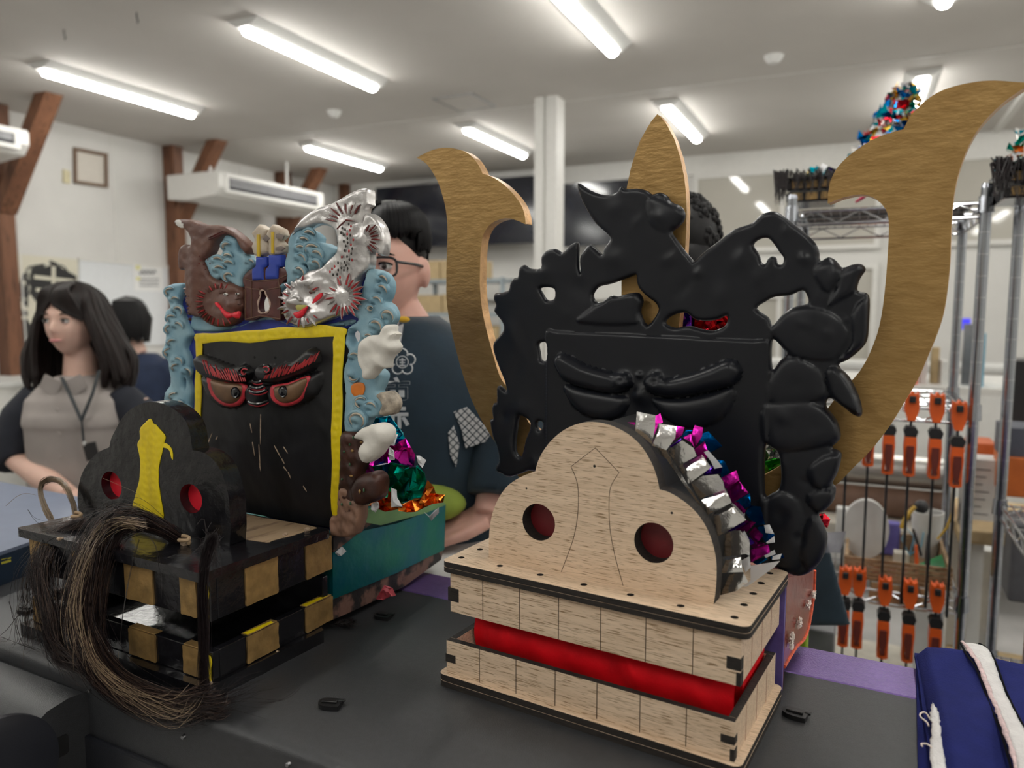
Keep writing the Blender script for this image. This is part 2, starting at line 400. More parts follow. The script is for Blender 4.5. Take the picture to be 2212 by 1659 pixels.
# white pillar with a grooved face
p0 = R.pz(1165, 213, CZ)
pl = MB()
pa, pb = -2.32, -2.14
pl.box(pa, pa+.075, 5.43, 5.6, 0, CZ).box(pa+.095, pb, 5.43, 5.6, 0, CZ).box(pa+.07, pa+.10, 5.45, 5.58, 0, CZ)
build('pillar', pl, frame_m, None, fr=R, smooth=False, bevel=.003, label='white square pillar with a groove in front of the black wall screens', cat='pillar')
# ceiling lamps
lamp_white = M('lamp_housing_white', (.72, .72, .70), .45, var=.02)
diff = bpy.data.materials.new('lit_diffuser'); diff.use_nodes = True
b_ = diff.node_tree.nodes['Principled BSDF']; b_.inputs['Base Color'].default_value = (.9, .9, .88, 1)
b_.inputs['Emission Color'].default_value = (1.0, .985, .93, 1); b_.inputs['Emission Strength'].default_value = LAMP
def make_lamp():
    t = thing('ceiling_lamp', '', 'ceiling light', R, (0, 0, CZ), 'long ceiling lamps')
    hb = MB(); pr = [(-.115, CZ), (.115, CZ), (.045, CZ-.045), (-.045, CZ-.045)]
    hb.prism([(x, z) for x, z in pr], lambda p, h: (p[0], h, p[1]), -.64, .64)
    build('lamp_housing', hb, lamp_white, t, smooth=False, bevel=.003)
    lb = MB(); lb.tube([(0, -.605, CZ-.052), (0, -.6, CZ-.052), (0, .6, CZ-.052), (0, .605, CZ-.052)], [.02, .036, .036, .02], n=14, flat=.8)
    build('diffuser', lb, diff, t, label='glowing white diffuser')
    return t
lp = make_lamp(); first = True
labs = {(-4.93, 3.95): 'lit ceiling lamp nearest the left wall, nearer cross row', (-3.18, 3.95): 'lit ceiling lamp above the two heads, second row from the left wall',
        (-1.43, 3.95): 'lit ceiling lamp cut off by the top edge, near the centre', (-4.93, 6.55): 'lit ceiling lamp in the farther cross row, nearest the left wall',
        (-3.18, 6.55): 'lit ceiling lamp just left of the white pillar', (-1.43, 6.55): 'lit ceiling lamp right of the white pillar, above the gold spear',
        (.32, 6.55): 'lit ceiling lamp seen beside the tip of the big right gold horn'}
for s in (-4.93, -3.18, -1.43, .32, 2.07, 3.8):
    for d in (-1.25, 1.35, 3.95, 6.55):
        o = lp if first else copy_tree(lp)
        first = False
        o.location = R.w(s, d, CZ)
        o['label'] = labs.get((s, d), 'ceiling lamp outside the picture, row %s from left wall, cross row %s' % ({-4.93: 'one', -3.18: 'two', -1.43: 'three', .32: 'four', 2.07: 'five', 3.8: 'six'}[s], {-1.25: 'one', 1.35: 'two', 3.95: 'three', 6.55: 'four'}[d]))
# hatch, detectors, hooks
h0 = R.pz(930, 210, CZ); h1 = R.pz(1075, 228, CZ)
a, b, c, e = -3.04, -2.69, 5.12, 5.53
hb = MB().box(a, b, c, c+.02, CZ-.008, CZ).box(a, b, e-.02, e, CZ-.008, CZ).box(a, a+.02, c+.02, e-.02, CZ-.008, CZ).box(b-.02, b, c+.02, e-.02, CZ-.008, CZ)
t = thing('ceiling_hatch', 'square ceiling access hatch with grey frame left of the pillar', 'hatch', R, ((a+b)/2, (c+e)/2, CZ))
build('hatch_frame', hb, M('hatch_grey', (.33, .33, .33), .5), t, smooth=False)
build('hatch_panel', MB().box(a+.02, b-.02, c+.02, e-.02, CZ-.005, CZ), ceil_m, t, smooth=False)
for u, v, lab in ((1672, 120, 'round white smoke detector above the black head'), (722, 240, 'round smoke detector between the left ceiling lamps')):
    q = R.pz(u, v, CZ)
    build('smoke_detector', MB().lathe([(.0, CZ-.05), (.03, CZ-.048), (.045, CZ-.03), (.055, CZ-.012), (.06, CZ)], (q[0], q[1], 0), 20), lamp_white, None, fr=R, label=lab, cat='smoke detector')
for u, v, lab in ((295, 35, 'small dark ceiling hook left of the second lamp'), (138, 72, 'small dark ceiling hook near the top left corner')):
    q = R.pz(u, v-8, CZ)
    build('ceiling_hook', MB().tube([(q[0], q[1], CZ), (q[0], q[1], CZ-.03), (q[0]+.01, q[1], CZ-.045), (q[0], q[1], CZ-.055)], .004, 6), M('hook_dark', (.08, .08, .08), .5), None, fr=R, label=lab, cat='hook')
# timber posts and braces along the left wall
def post_brace(name, d, s0, top_s, zj, lab, lab2, width=.15):
    build('wooden_post', MB().box(s0, s0+width, d-.06, d+.06, 0, CZ), timber, None, fr=R, smooth=False, bevel=.004, label=lab, cat='post')
    if lab2:
        build('wooden_brace', MB().bar((s0+width*.75, d, zj), (top_s+.04, d, CZ+.06), .11, .14, up=(0, 1, 0)), timber, None, fr=R, smooth=False, bevel=.004, label=lab2, cat='brace')
q = R.pz(378, 315, CZ)
post_brace('b', 5.52, -6.34, -5.66, 2.35, 'brown timber post on the left wall beside the picture frame', 'slanting brown brace from the middle post up to the ceiling')
post_brace('a', 3.83, -6.34, -5.60, 2.30, 'brown timber post at the left edge beside the ink poster', 'slanting brown brace at the left edge behind the small air conditioner')
post_brace('c', 7.1, -6.34, -5.72, 2.45, 'brown timber post behind the long air conditioner', 'slanting brown brace right of the long air conditioner')
post_brace('d', 8.12, -6.2, 0, 0, 'short brown timber post in the far left corner', None, .12)
# air conditioners hung under the ceiling
ac_m = M('air_conditioner_white', (.70, .69, .66), .4, var=.02)
ac_dark = M('air_outlet_dark', (.03, .03, .035), .5)
ac_grey = M('air_flap_grey', (.25, .25, .26), .4)
def aircon(d0, d1, s0, s1, z0, z1, lab):
    t = thing('air_conditioner', lab, 'air conditioner', R, ((s0+s1)/2, (d0+d1)/2, z0))
    prof = [(s0, z1), (s1-.02, z1), (s1, z1-.03), (s1, z0+.10), (s1-.06, z0+.03), (s0+.25, z0), (s0, z0+.02)]
    build('casing', MB().prism(prof, lambda p, h: (p[0], h, p[1]), d0, d1), ac_m, t, smooth=False, bevel=.008)
    zo0, zo1 = z0+.085, z1-.045
    build('air_outlet', MB().box(s1-.01, s1+.006, d0+.11, d1-.11, zo0, zo1), ac_dark, t, smooth=False)
    build('outlet_frame', MB().box(s1-.01, s1+.014, d0+.07, d1-.07, zo1, zo1+.03).box(s1-.01, s1+.014, d0+.07, d1-.07, zo0-.03, zo0).box(s1-.01, s1+.014, d0+.07, d0+.11, zo0, zo1).box(s1-.01, s1+.014, d1-.11, d1-.07, zo0, zo1), ac_m, t, smooth=False, bevel=.003)
    for k in range(2):
        zz = zo0+(zo1-zo0)*(.35+.35*k)
        build('air_flap', MB().box(s1-.005, s1+.012, d0+.12, d1-.12, zz, zz+.022), ac_grey, t, smooth=False)
    build('hanger', MB().box((s0+s1)/2, (s0+s1)/2+.02, d0+.2, d0+.22, z1, CZ).box((s0+s1)/2, (s0+s1)/2+.02, d1-.22, d1-.2, z1, CZ), lamp_white, t, smooth=False)
    return t
# outlet face corners in the photograph: (480,378) (690,425) (690,460) (480,412)
sA = -5.45
A0 = R.ps(476, 376, sA); A1 = R.ps(692, 418, sA); A2 = R.ps(476, 415, sA)
aircon(A0[1]-.02, A1[1]+.05, -6.12, sA, A2[2]-.05, A0[2]+.03, 'long white air conditioner hung under the ceiling, right of the middle post')
B1 = R.ps(62, 290, -5.45); B2 = R.ps(62, 338, -5.45)
aircon(B1[1]-1.5, B1[1], -6.1, -5.45, B2[2]-.02, B1[2]+.03, 'white air conditioner cut by the left edge in front of a brace')
# things on the left wall
S_ = SL+.008
def wq(u, v, s=S_): return R.ps(u, v, s)
def onwall(mb, pts, s0, s1, m=0):
    P = [wq(u, v) for u, v in pts]; mb.prism([(p[1], p[2]) for p in P], T_S, s0, s1, m=m); return mb
t = thing('picture_frame', 'empty square brown picture frame high on the left wall', 'frame', R, wq(195, 400))
o4 = [(158, 318), (230, 332), (231, 406), (159, 396)]; i4 = [(163, 326), (224, 338), (225, 399), (164, 390)]
P = [wq(*p) for p in o4]; Q = [wq(*p) for p in i4]
build('frame_moulding', MB().prism([(p[1], p[2]) for p in P], T_S, SL, SL+.03, holes=[[(p[1], p[2]) for p in Q]]), M('frame_brown', (.16, .10, .065), .5), t, smooth=False)
build('backing_sheet', onwall(MB(), i4, SL, SL+.008), M('backing_cream', (.60, .56, .50), .7, var=.03), t, smooth=False)
build('wall_tag', onwall(MB(), [(136, 366), (150, 370), (150, 397), (136, 394)], SL, SL+.02), M('tag_yellow', (.62, .56, .36), .6), None, fr=R, smooth=False, label='small yellowish wall control beside the empty picture frame', cat='wall control')
# poster with ink drawing
ink = bpy.data.materials.new('ink_drawing_print'); ink.use_nodes = True; nt = ink.node_tree; b = nt.nodes['Principled BSDF']; b.inputs['Roughness'].default_value = .7
tc = nt.nodes.new('ShaderNodeTexCoord'); nz = nt.nodes.new('ShaderNodeTexNoise'); nz.inputs['Scale'].default_value = 9; nz.inputs['Detail'].default_value = 9; nz.inputs['Distortion'].default_value = 1.6
cr = nt.nodes.new('ShaderNodeValToRGB'); cr.color_ramp.elements[0].position = .535; cr.color_ramp.elements[1].position = .58
cr.color_ramp.elements[0].color = (.03, .03, .03, 1); cr.color_ramp.elements[1].color = (.62, .60, .50, 1)
nt.links.new(tc.outputs['Object'], nz.inputs[0]); nt.links.new(nz.outputs[0], cr.inputs[0]); nt.links.new(cr.outputs[0], b.inputs['Base Color'])
cream_paper = M('cream_poster_paper', (.64, .61, .50), .7, var=.03)
inkblack = M('ink_black', (.02, .02, .02), .7)
t = thing('poster', 'black ink drawing poster on cream paper behind the woman', 'poster', R, wq(100, 790))
build('poster_sheet', onwall(MB(), [(27, 548), (169, 560), (170, 800), (27, 800)], SL, SL+.004), cream_paper, t, smooth=False)
mb = MB()
onwall(mb, [(45, 600), (62, 575), (90, 570), (110, 562), (140, 575), (158, 600), (165, 640), (150, 655), (150, 612), (120, 600), (80, 610), (62, 640), (60, 690), (85, 730), (80, 790), (45, 790), (50, 720), (38, 660)], SL+.004, SL+.005)
build('ink_figures', mb, ink, t, smooth=False)
mb = MB()
for q4 in ([(74, 594), (160, 604), (160, 611), (74, 602)], [(112, 575), (120, 576), (120, 625), (112, 624)], [(78, 622), (158, 630), (158, 636), (78, 629)], [(90, 645), (142, 650), (142, 656), (90, 651)], [(90, 645), (97, 646), (97, 690), (90, 689)], [(135, 650), (142, 650), (142, 694), (135, 693)], [(90, 684), (142, 688), (142, 694), (90, 690)]):
    onwall(mb, q4, SL+.0055, SL+.007)
build('large_character', mb, [cream_paper], t, smooth=False)
build('ink_mass', onwall(onwall(MB(), [(66, 588), (118, 570), (166, 596), (163, 640), (150, 662), (150, 700), (84, 696), (84, 660), (66, 636)], SL+.0050, SL+.0053), [(40, 700), (60, 690), (75, 720), (66, 760), (72, 790), (44, 792), (52, 750)], SL+.0050, SL+.0053), inkblack, t, smooth=False, kind='stuff')
build('brush_dashes', onwall(onwall(MB(), [(94, 617), (150, 622), (150, 626), (94, 621)], SL+.006, SL+.0075), [(104, 664), (130, 667), (130, 673), (104, 670)], SL+.006, SL+.0075), inkblack, t, smooth=False)
wb_m = M('whiteboard_white', (.70, .72, .74), .25, var=.02)
t = thing('whiteboard', 'whiteboard on the left wall between ink poster and post', 'whiteboard', R, wq(270, 745))
build('board_face', onwall(MB(), [(170, 560), (362, 578), (362, 745), (170, 745)], SL, SL+.02), wb_m, t, smooth=False, bevel=.003)
build('board_rim', onwall(MB(), [(168, 557), (364, 575), (364, 580), (168, 562)], SL, SL+.03), frame_m, t, smooth=False)
t = thing('notice_sheet', 'white notice sheet with handwriting and yellow marks on the whiteboard', 'paper', R, wq(320, 630, SL+.025))
build('paper', onwall(MB(), [(284, 570), (348, 574), (350, 630), (288, 628)], SL+.021, SL+.024), M('notice_white', (.75, .75, .74), .6, var=.02), t, smooth=False)
mb = MB()
for k in range(4):
    pts = []
    for i in range(24):
        u = 302+i*1.5 if k == 0 else 302+i*1.8; v = (588+5*math.sin(i*1.1) if k == 0 else 596+k*7+1.6*math.sin(i*2.2+k))
        p = wq(u, v, SL+.026); pts.append(p)
    mb.tube(pts, .006 if k == 0 else .004, 4)
build('handwriting', mb, M('grey_ink', (.12, .12, .13), .6), t)
build('yellow_mark', onwall(onwall(MB(), [(291, 572), (300, 573), (300, 583), (291, 582)], SL+.024, SL+.026), [(292, 598), (300, 599), (300, 606), (292, 605)], SL+.024, SL+.026), M('marker_yellow', (.75, .72, .3), .6), t, smooth=False)
# ================================================================== the dark machine used as a table
TZ = 1.07
mach = M('charcoal_powder_coat', (.030, .031, .034), .38, var=.10, vs=150, bump=.25, bs=900, spec=.5)
mach_dark = M('black_machine_panel', (.014, .015, .020), .35, var=.1, vs=40, bump=.1, bs=600)
purple_m = M('purple_hammered_paint', (.19, .12, .34), .30, .55, var=.1, vs=120, bump=.35, bs=420)
K = thing('machine', 'big charcoal grey workshop machine whose flat top carries both lion heads', 'machine', FM, (-.5, .75, 0))
prof = [(.949, .3), (.949, TZ), (.552, TZ), (.5445, TZ-.003), (.5405, TZ-.0075), (.539, TZ-.014), (.539, .3)]
build('top_cover', MB().prism(prof, T_S, -2.3, 1.3), mach, K, smooth=True, angle=50)
build('front_panel', MB().box(-2.3, 1.3, .532, .539, .3, TZ-.075), mach_dark, K, smooth=False, bevel=.002)
build('purple_rear_strip', MB().prism([(.9495, .9), (.9495, TZ-.001), (.951, TZ+.001), (1.031, TZ+.001), (1.034, TZ-.003), (1.034, .9)], T_S, -2.3, 1.3), purple_m, K, smooth=False, label='purple metallic strip along the back edge')
build('base', MB().box(-2.3, 1.3, .58, 1.0, 0, .9), mach_dark, K, smooth=False)
# lower left housing with a slot, and the roller in front of it
c1 = FM.pz(213, 1490, 1.045)
hx = c1[0]
hp = [(.539, 1.0), (.539, 1.050), (.515, 1.052), (.49, 1.048), (.47, 1.036), (.462, 1.018), (.46, .85), (.539, .85)]
build('side_housing', MB().prism(hp, T_S, -2.0, hx), mach, K, smooth=True, bevel=.006, angle=50)
build('grip_slot', MB().prism(rrect(.475, .512, .985, 1.010, .004), T_S, hx-.004, hx+.0008), M('slot_black', (.003, .003, .003), .8), K, smooth=False)
s_m = M('screw_steel', (.25, .25, .26), .3, 1.)
for u, v in ((192, 1493), (396, 1592), (622, 1652)):
    p = FM.px(u, v, .531); build('screw', MB().lathe([(0, -.002), (.002, -.002), (.0028, 0), (.0028, .002)], (p[0], p[1], p[2]), 10, axis=1), s_m, K)
p = FM.px(30, 1640, .40)
t = thing('roller', 'glossy dark roller with round end disc at the lower left corner', 'roller', FM, (-.9, .40, .92))
c = FM.px(5, 1668, .41)
gl = M('glossy_dark_roller', (.02, .022, .03), .12, .3, var=.2, vs=8)
build('roller_body', MB().tube([(c[0]-.8, .40, c[2]), (c[0], .40, c[2])], .052, 40), gl, t, bevel=.002)
build('end_disc', MB().lathe([(.0, .0), (.058, .0), (.064, .003), (.064, .010), (.05, .014), (.02, .015), (.0, .015)], (c[0], .40, c[2]), 40, axis=0), mach_dark, t)
# clips lying on the top
clip_m = M('black_clip_plastic', (.008, .008, .009), .35, var=.2)
def clip_proto():
    t = thing('cable_clip', '', 'clip', FM, (0, 0, TZ), 'small black clips stuck on the machine top')
    o = [(-.013, 0), (-.012, .007), (-.006, .0095), (.011, .0095), (.013, .007), (.013, -.006), (.011, -.0085), (-.004, -.0085), (-.011, -.005)]
    build('clip_body', MB().prism(smooth_poly(o, 3), T_Z, TZ, TZ+.0055), clip_m, t, bevel=.0012, smooth=True)
    build('clip_slot', MB().box(-.009, .009, -.002, .002, TZ+.0055, TZ+.0075).box(.009, .016, .004, .009, TZ+.0035, TZ+.006), clip_m, t, smooth=False, bevel=.0005)
    return t
cp = clip_proto(); first = True
for u, v, lab in ((712, 1527, 'black plastic clip on the machine top in front of and between the heads'), (1716, 1548, 'black plastic clip right of the plywood box'), (826, 1335, 'black plastic clip between the green box and the plywood box'),
                  (742, 1349, 'black plastic clip tangled in hair behind the old box'), (54, 1322, 'black plastic clip at the left edge beside the old head')):
    o = cp if first else copy_tree(cp); first = False
    o.location = FM.w(*FM.pz(u, v, TZ)); o['label'] = lab
    o.rotation_euler = (0, 0, -FM.a+{712: .35, 1716: -.1}.get(u, .2))
# slate-blue closed case at the left
case_m = M('slate_blue_case', (.155, .185, .26), .38, var=.05, vs=20); case_d = M('dark_blue_case_edge', (.012, .026, .050), .4, var=.15)
zt = TZ+.055
a = FM.pz(78, 1166, zt); b2 = FM.pz(-40, 1206, zt); c3 = FM.pz(-60, 1028, zt); d4 = FM.pz(215, 1082, zt)
t = thing('equipment_case', 'flat slate-blue equipment case with dark edge left of the old head', 'case', FM, (a[0], a[1], TZ))
dirn = ((a[0]-b2[0]), (a[1]-b2[1])); n_ = math.hypot(*dirn); dirn = (dirn[0]/n_, dirn[1]/n_)
a2 = (a[0]+dirn[0]*.22, a[1]+dirn[1]*.22)
far = (c3[0]-.05, c3[1])
top = [(b2[0], b2[1]), a2, (d4[0], d4[1]), far]
build('lid', MB().prism(top, T_Z, zt-.006, zt), case_m, t, smooth=False, bevel=.002)
build('case_body', MB().prism([(x, y) for x, y in [(b2[0]+.002, b2[1]+.002), (a2[0]-.002, a2[1]+.001), (d4[0]-.004, d4[1]-.004), (far[0]+.004, far[1]-.004)]], T_Z, TZ, zt-.007), case_d, t, smooth=False, bevel=.002)
lab_y = M('yellow_label_print', (.55, .50, .05), .5)
ly = MB()
e0 = FM.pz(-2, 1200, TZ+.03)
def fpt(u, v):
    # point on the case's front face (vertical plane through b2-a2)
    r = FM._r(u, v); nx, ny = -dirn[1], dirn[0]; k = (b2[0]*nx+b2[1]*ny)/(r[0]*nx+r[1]*ny); return (r[0]*k-nx*.002, r[1]*k-ny*.002, H+r[2]*k)
ly.add([fpt(0, 1214), fpt(22, 1208), fpt(22, 1213), fpt(0, 1219)], [(0, 1, 2, 3)])
ly.add([fpt(0, 1208), fpt(13, 1204.5), fpt(13, 1206), fpt(0, 1210)], [(0, 1, 2, 3)])
ly.add([fpt(14, 1205), fpt(22, 1203), fpt(22, 1206), fpt(14, 1208)], [(0, 1, 2, 3)])
build('yellow_label', ly, lab_y, t, smooth=False)

# ================================================================== new lion head (plywood box jaws, black face board, gold horns)
NH = thing('lion_dance_head', 'unpainted plywood lion head with black face board, gold horns and foil strips', 'lion head', FN, (-.35, .79, TZ))
P_ = NH
zl0, zl1, zb1, zu0, zu1, zp = TZ, 1.085, 1.125, 1.154, 1.205, 1.218
s0, s1 = -.528, -.168
W2 = [ply, char]
def ply_plate(name, x0, x1, y0, y1, za, zb, holes=()):
    mid = (za+zb)/2
    o = build(name, MB().prism(rrect(x0, x1, y0, y1, .009), T_Z, mid+.0006, zb, holes=holes, m=0, mside=1), W2, P_, bevel=.0004, smooth=True)
    m2 = MB().prism(rrect(x0+.0006, x1-.0006, y0+.0006, y1-.0006, .009), T_Z, mid-.0006, mid+.0006, holes=holes, m=0, mside=1)
    build('glue_line', m2, W2, o, smooth=True)
    build('lower_layer', MB().prism(rrect(x0, x1, y0, y1, .009), T_Z, za, mid-.0006, holes=holes, m=0, mside=1), W2, o, bevel=.0004, smooth=True)
    return o
dots = [(1037, 1186.5), (996.7, 1204.4), (1079.8, 1222.2), (1167, 1241.5), (1261, 1262.6), (1362, 1284.6), (1470.4, 1308.6), (1586.8, 1333.5), (1607.4, 1306.3), (1627, 1282), (1644, 1259.3), (1662.8, 1238.2)]
hl = []
for u, v in dots:
    p = FN.pz(u, v, zp); hl.append(circ(p[0], p[1], .0040, n=14))
up = ply_plate('upper_plate', -.533, -.168, .7015, .883, zu1, zp, hl)
lo = ply_plate('lower_plate', s0, s1, .686, .871, zl0, zl1)
# box walls: lower open tray and upper box, front wall score-lined into panels
def wall_box(name, x0, x1, y0, y1, za, zb, tk=.0085):
    f = MB()
    f.box(x0, x1, y0, y0+tk, za, zb, 0); f.box(x0, x1, y1-tk, y1, za, zb, 0); f.box(x0, x0+tk, y0+tk, y1-tk, za, zb, 0); f.box(x1-tk, x1, y0+tk, y1-tk, za, zb, 0)
    for i in range(4):
        for j, fc in enumerate(range(i*6, i*6+6)):
            f.m[fc] = 1 if j in (0, 1) else 0
    o = build(name, f, W2, P_, smooth=False, bevel=.0004); return o
LX0, LX1, LY0, LY1 = -.520, -.1765, .6935, .866
UX0, UX1, UY0, UY1 = -.5245, -.1765, .7085, .878
lb = wall_box('lower_tray', LX0, LX1, LY0, LY1, zl1, zb1)
ub = wall_box('upper_box', UX0, UX1, UY0, UY1, zu0, zu1)
line_m = M('burnt_score_line', (.05, .022, .01), .8)
pink_line = M('pink_score_line', (.36, .16, .11), .8)
w_ = .0004
for (us, y, za, zb, par) in (((1043.5, 1122, 1206, 1297, 1394.5, 1497), UY0, zu0, zu1, ub), ((1036, 1114.6, 1199, 1289.5, 1383, 1484), LY0, zl1, zb1, lb)):
    for u in us:
        s = FN.px(u, 1400 if y == UY0 else 1500, y)[0]
        build('score_line', MB().box(s-w_, s+w_, y-.00025, y+.0002, za, zb), line_m, par, smooth=False)
for k in range(1, 4):
    for (x, y0, y1, za, zb, par) in ((UX1, UY0, UY1, zu0, zu1, ub), (LX1, LY0, LY1, zl1, zb1, lb)):
        y = y0+(y1-y0)*k/4; build('score_line', MB().box(x-.0002, x+.00025, y-w_, y+w_, za, zb), pink_line, par, smooth=False)
def fj(y, pts, par):
    q = FN.sz(pts, y); x0 = min(p[0] for p in q); x1 = max(p[0] for p in q); z0 = min(p[1] for p in q); z1 = max(p[1] for p in q)
    build('finger_joint', MB().box(x0, x1, y-.0004, y+.008, z0, z1), char, par, smooth=False, label='dark burnt end of a finger joint')
fj(UY0, [(968, 1268), (991, 1302)], ub); fj(LY0, [(963, 1411), (984, 1434)], lb)
q = FN.sz([(1570, 1414), (1606, 1450)], UY0); build('finger_joint', MB().box(q[0][0], UX1+.0004, UY0-.0004, UY0+.0089, q[1][1]-.001, q[0][1]-.001), char, ub, smooth=False)
q = FN.sz([(1557, 1584), (1592, 1612)], LY0); build('finger_joint', MB().box(q[0][0], LX1+.0004, LY0-.0004, LY0+.0089, q[1][1], q[0][1]), char, lb, smooth=False)
for (x, y, za, zb, par) in ((UX1, UY0, zu0, zu0+.014, ub), (LX1, LY0, zl1, zl1+.012, lb)):
    build('finger_joint', MB().box(x-.004, x+.0005, y-.0003, y+.009, za, zb), char, par, smooth=False)
stain = M('grey_smudge_on_wood', (.40, .31, .215), .6, var=.1)
# red cloth tongue in the mouth
mb = MB(); nx, ny = 60, 14; vs = []; fs = []
X0, X1 = -.507, -.188
for i in range(nx+1):
    for j in range(ny+1):
        t_ = i/nx; k = j/ny; x = X0+(X1-X0)*t_
        a = k*math.pi
        w1 = .0025*math.sin(t_*26+1.2*math.sin(t_*9))+.0018*math.sin(t_*53+k*3)+.003*math.sin(t_*11+2)
        y = .742-.022*math.sin(a)+w1*math.sin(a)+.02*(k)
        z = 1.095+(1.17-1.095)*k+.002*math.sin(t_*31+2*k)
        vs.append((x, y, z))
for i in range(nx):
    for j in range(ny):
        a = i*(ny+1)+j; fs.append((a, a+ny+1, a+ny+2, a+1))
mb.add(vs, fs); mb.box(X0, X1, .765, .86, 1.09, 1.17)
build('red_mouth_cloth', mb, redcloth, P_, label='folded bright red cloth inside the mouth')
# cloud shaped nose board
dN = .7400
nose = Z([(332, 690), (333, 600), (341, 520), (366, 440), (410, 370), (470, 325), (546, 294), (558, 250), (580, 205), (622, 150), (680, 103), (745, 75), (810, 67), (880, 78), (950, 108), (1010, 152), (1053, 205), (1088, 270), (1108, 330), (1117, 377), (1165, 392), (1230, 432), (1290, 487), (1335, 555), (1362, 625), (1378, 700), (1380, 780), (1375, 850), (1366, 912)], 900, 880, .46943)
bottomL = nose[0]; N2 = []
core = smooth_poly(nose[:6+1], 3, False)[:-1]+[nose[6]]+smooth_poly(nose[6:20], 3, False)[1:]+smooth_poly(nose[19:], 3, False)[1:]
Ns = FN.sz(core, dN); Ns = [(x, max(z, zp)) for x, z in Ns]; Ns[0] = (Ns[0][0], zp); Ns[-1] = (Ns[-1][0], zp)
def eyec(cu, cv, rv):
    c = FN.px(cu, cv, dN); r = abs(FN.px(cu, cv-rv, dN)[2]-FN.px(cu, cv+rv, dN)[2])/2; return circ(c[0], c[2], r, n=40)
eL, eR = eyec(1163.4, 1128, 39.5), eyec(1411.7, 1172.5, 43.5)
no = build('nose_board', MB().prism(Ns, T_D, dN, dN+.0195, holes=[eL, eR], m=0, mside=1), W2, P_, bevel=.0003, smooth=True)
build('eye_backing', MB().box(Ns[0][0]+.02, Ns[-1][0]-.02, dN+.0205, dN+.023, zp, zp+.075), dull_red, no, smooth=False, label='dark red board behind the two holes')
etch = Z([(665, 757), (700, 665), (722, 600), (738, 520), (745, 420), (737, 340), (710, 272)], 900, 880, .46943)
etch2 = Z([(932, 300), (893, 365), (885, 450), (890, 560), (912, 680), (950, 820)], 900, 880, .46943)
tip = Z([(822, 186)], 900, 880, .46943)
el = MB(); chain = [FN.px(u, v, dN-.0002) for u, v in smooth_poly(etch, 5, False)+[tuple(tip[0])]+smooth_poly(etch2, 5, False)]
el.tube(chain, .0004, 5, flat=.6)
build('etched_outline', el, line_m, no, label='thin burnt outline of the nose ridge')
sm = MB()
for u, v, r in ((1284, 1007, .0016), (1137, 1055, .0012), (1451, 1108, .0014)):
    p = FN.px(u, v, dN-.0003); sm.lathe([(0, 0), (r, 0), (r, .0008)], (p[0], p[1], p[2]), 12, axis=1)
build('drill_mark', sm, char, no)
# muzzle shell behind the nose board and its foil strips
inner = [((x-(-.352))*.93-.352, (z-zp)*.93+zp) for x, z in Ns]
outer = [((x-(-.352))*.955-.352, (z-zp)*.955+zp) for x, z in Ns]
ms = MB().prism(outer+inner[::-1], T_D, dN+.021, .889)
build('muzzle_shell', ms, M('black_card', (.010, .010, .011), .6), P_)
k3 = .26530
def strip(pts, mat, d0, d1, par, bulge=.004, seed=0, curl=0., label=None, flat=False):
    """bent piece of foil: four or more picture corners on depth d0, back edge leaning to d1"""
    rnd = random.Random(seed); P2 = Z(pts, 1360, 880, k3); P2 = smooth_poly(P2, 1) if flat else P2
    P = np.array(P2); c = P.mean(0)
    D1 = P[len(P)//2]-P[0]; D2 = P[1]-P[0]; ax = (P[0]+P[1])/2-(P[len(P)//2]+P[(len(P)//2+1) % len(P)])/2; ax = ax/(np.linalg.norm(ax)+1e-9)
    pr = (P-c)@ax; lo, hi = pr.min(), pr.max()
    V2 = [tuple(p) for p in P]; E = [(i, (i+1) % len(P)) for i in range(len(P))]
    step = max(4., (hi-lo)/7)
    for gx in np.arange(P[:, 0].min(), P[:, 0].max(), step):
        for gy in np.arange(P[:, 1].min(), P[:, 1].max(), step):
            q = np.array([[gx+1.3, gy+1.1]])
            if inside(q, P)[0] and segdist(q, P)[0] > step*.35: V2.append(tuple(q[0]))
    r = geometry.delaunay_2d_cdt([Vector(p) for p in V2], E, [], 0, 1e-7)
    V = np.array([tuple(p) for p in r[0]]); tri = np.array([t for t in r[2]]); tri = tri[inside(V[tri].mean(1), P)]
    t_ = ((V-c)@ax-lo)/(hi-lo+1e-9); side_ = np.array((-ax[1], ax[0])); sd = (V-c)@side_; sd = sd/(abs(sd).max()+1e-9)
    k1, k2 = rnd.uniform(.6, 1.3), rnd.uniform(-.5, .5)
    dz = d0+(d1-d0)*t_*.25-bulge*.32*k1*4*t_*(1-t_)+.0012*k2*sd+.0005*np.sin(t_*9+seed)*sd
    vs = [FN.px(V[i, 0], V[i, 1], float(dz[i])) for i in range(len(V))]; fs = [tuple(t) for t in tri]
    o = build('foil_strip', MB().add(vs, fs), mat, par, smooth=True, angle=60, label=label)
    return o
fm = P_
silver = [[(60, 35), (212, 65), (205, 180), (180, 300), (45, 190)], [(235, 130), (385, 155), (370, 250), (300, 348), (180, 310)], [(305, 350), (430, 268), (520, 330), (545, 395), (395, 478)],
          [(395, 478), (590, 385), (665, 490), (480, 622)], [(480, 615), (580, 560), (720, 545), (760, 600), (775, 670), (560, 748)], [(560, 742), (780, 665), (832, 775), (635, 875)],
          [(630, 885), (825, 785), (950, 915), (720, 1050)], [(708, 1050), (800, 1010), (900, 1000), (980, 1100), (975, 1190), (745, 1218)], [(745, 1215), (905, 1210), (925, 1340), (750, 1347)], [(748, 1345), (925, 1340), (965, 1420), (880, 1490), (738, 1530)],
          [(180, 310), (300, 348), (345, 420), (480, 640), (640, 880), (700, 1050), (735, 1200), (690, 1010), (560, 790), (430, 610), (300, 420), (220, 370)]]
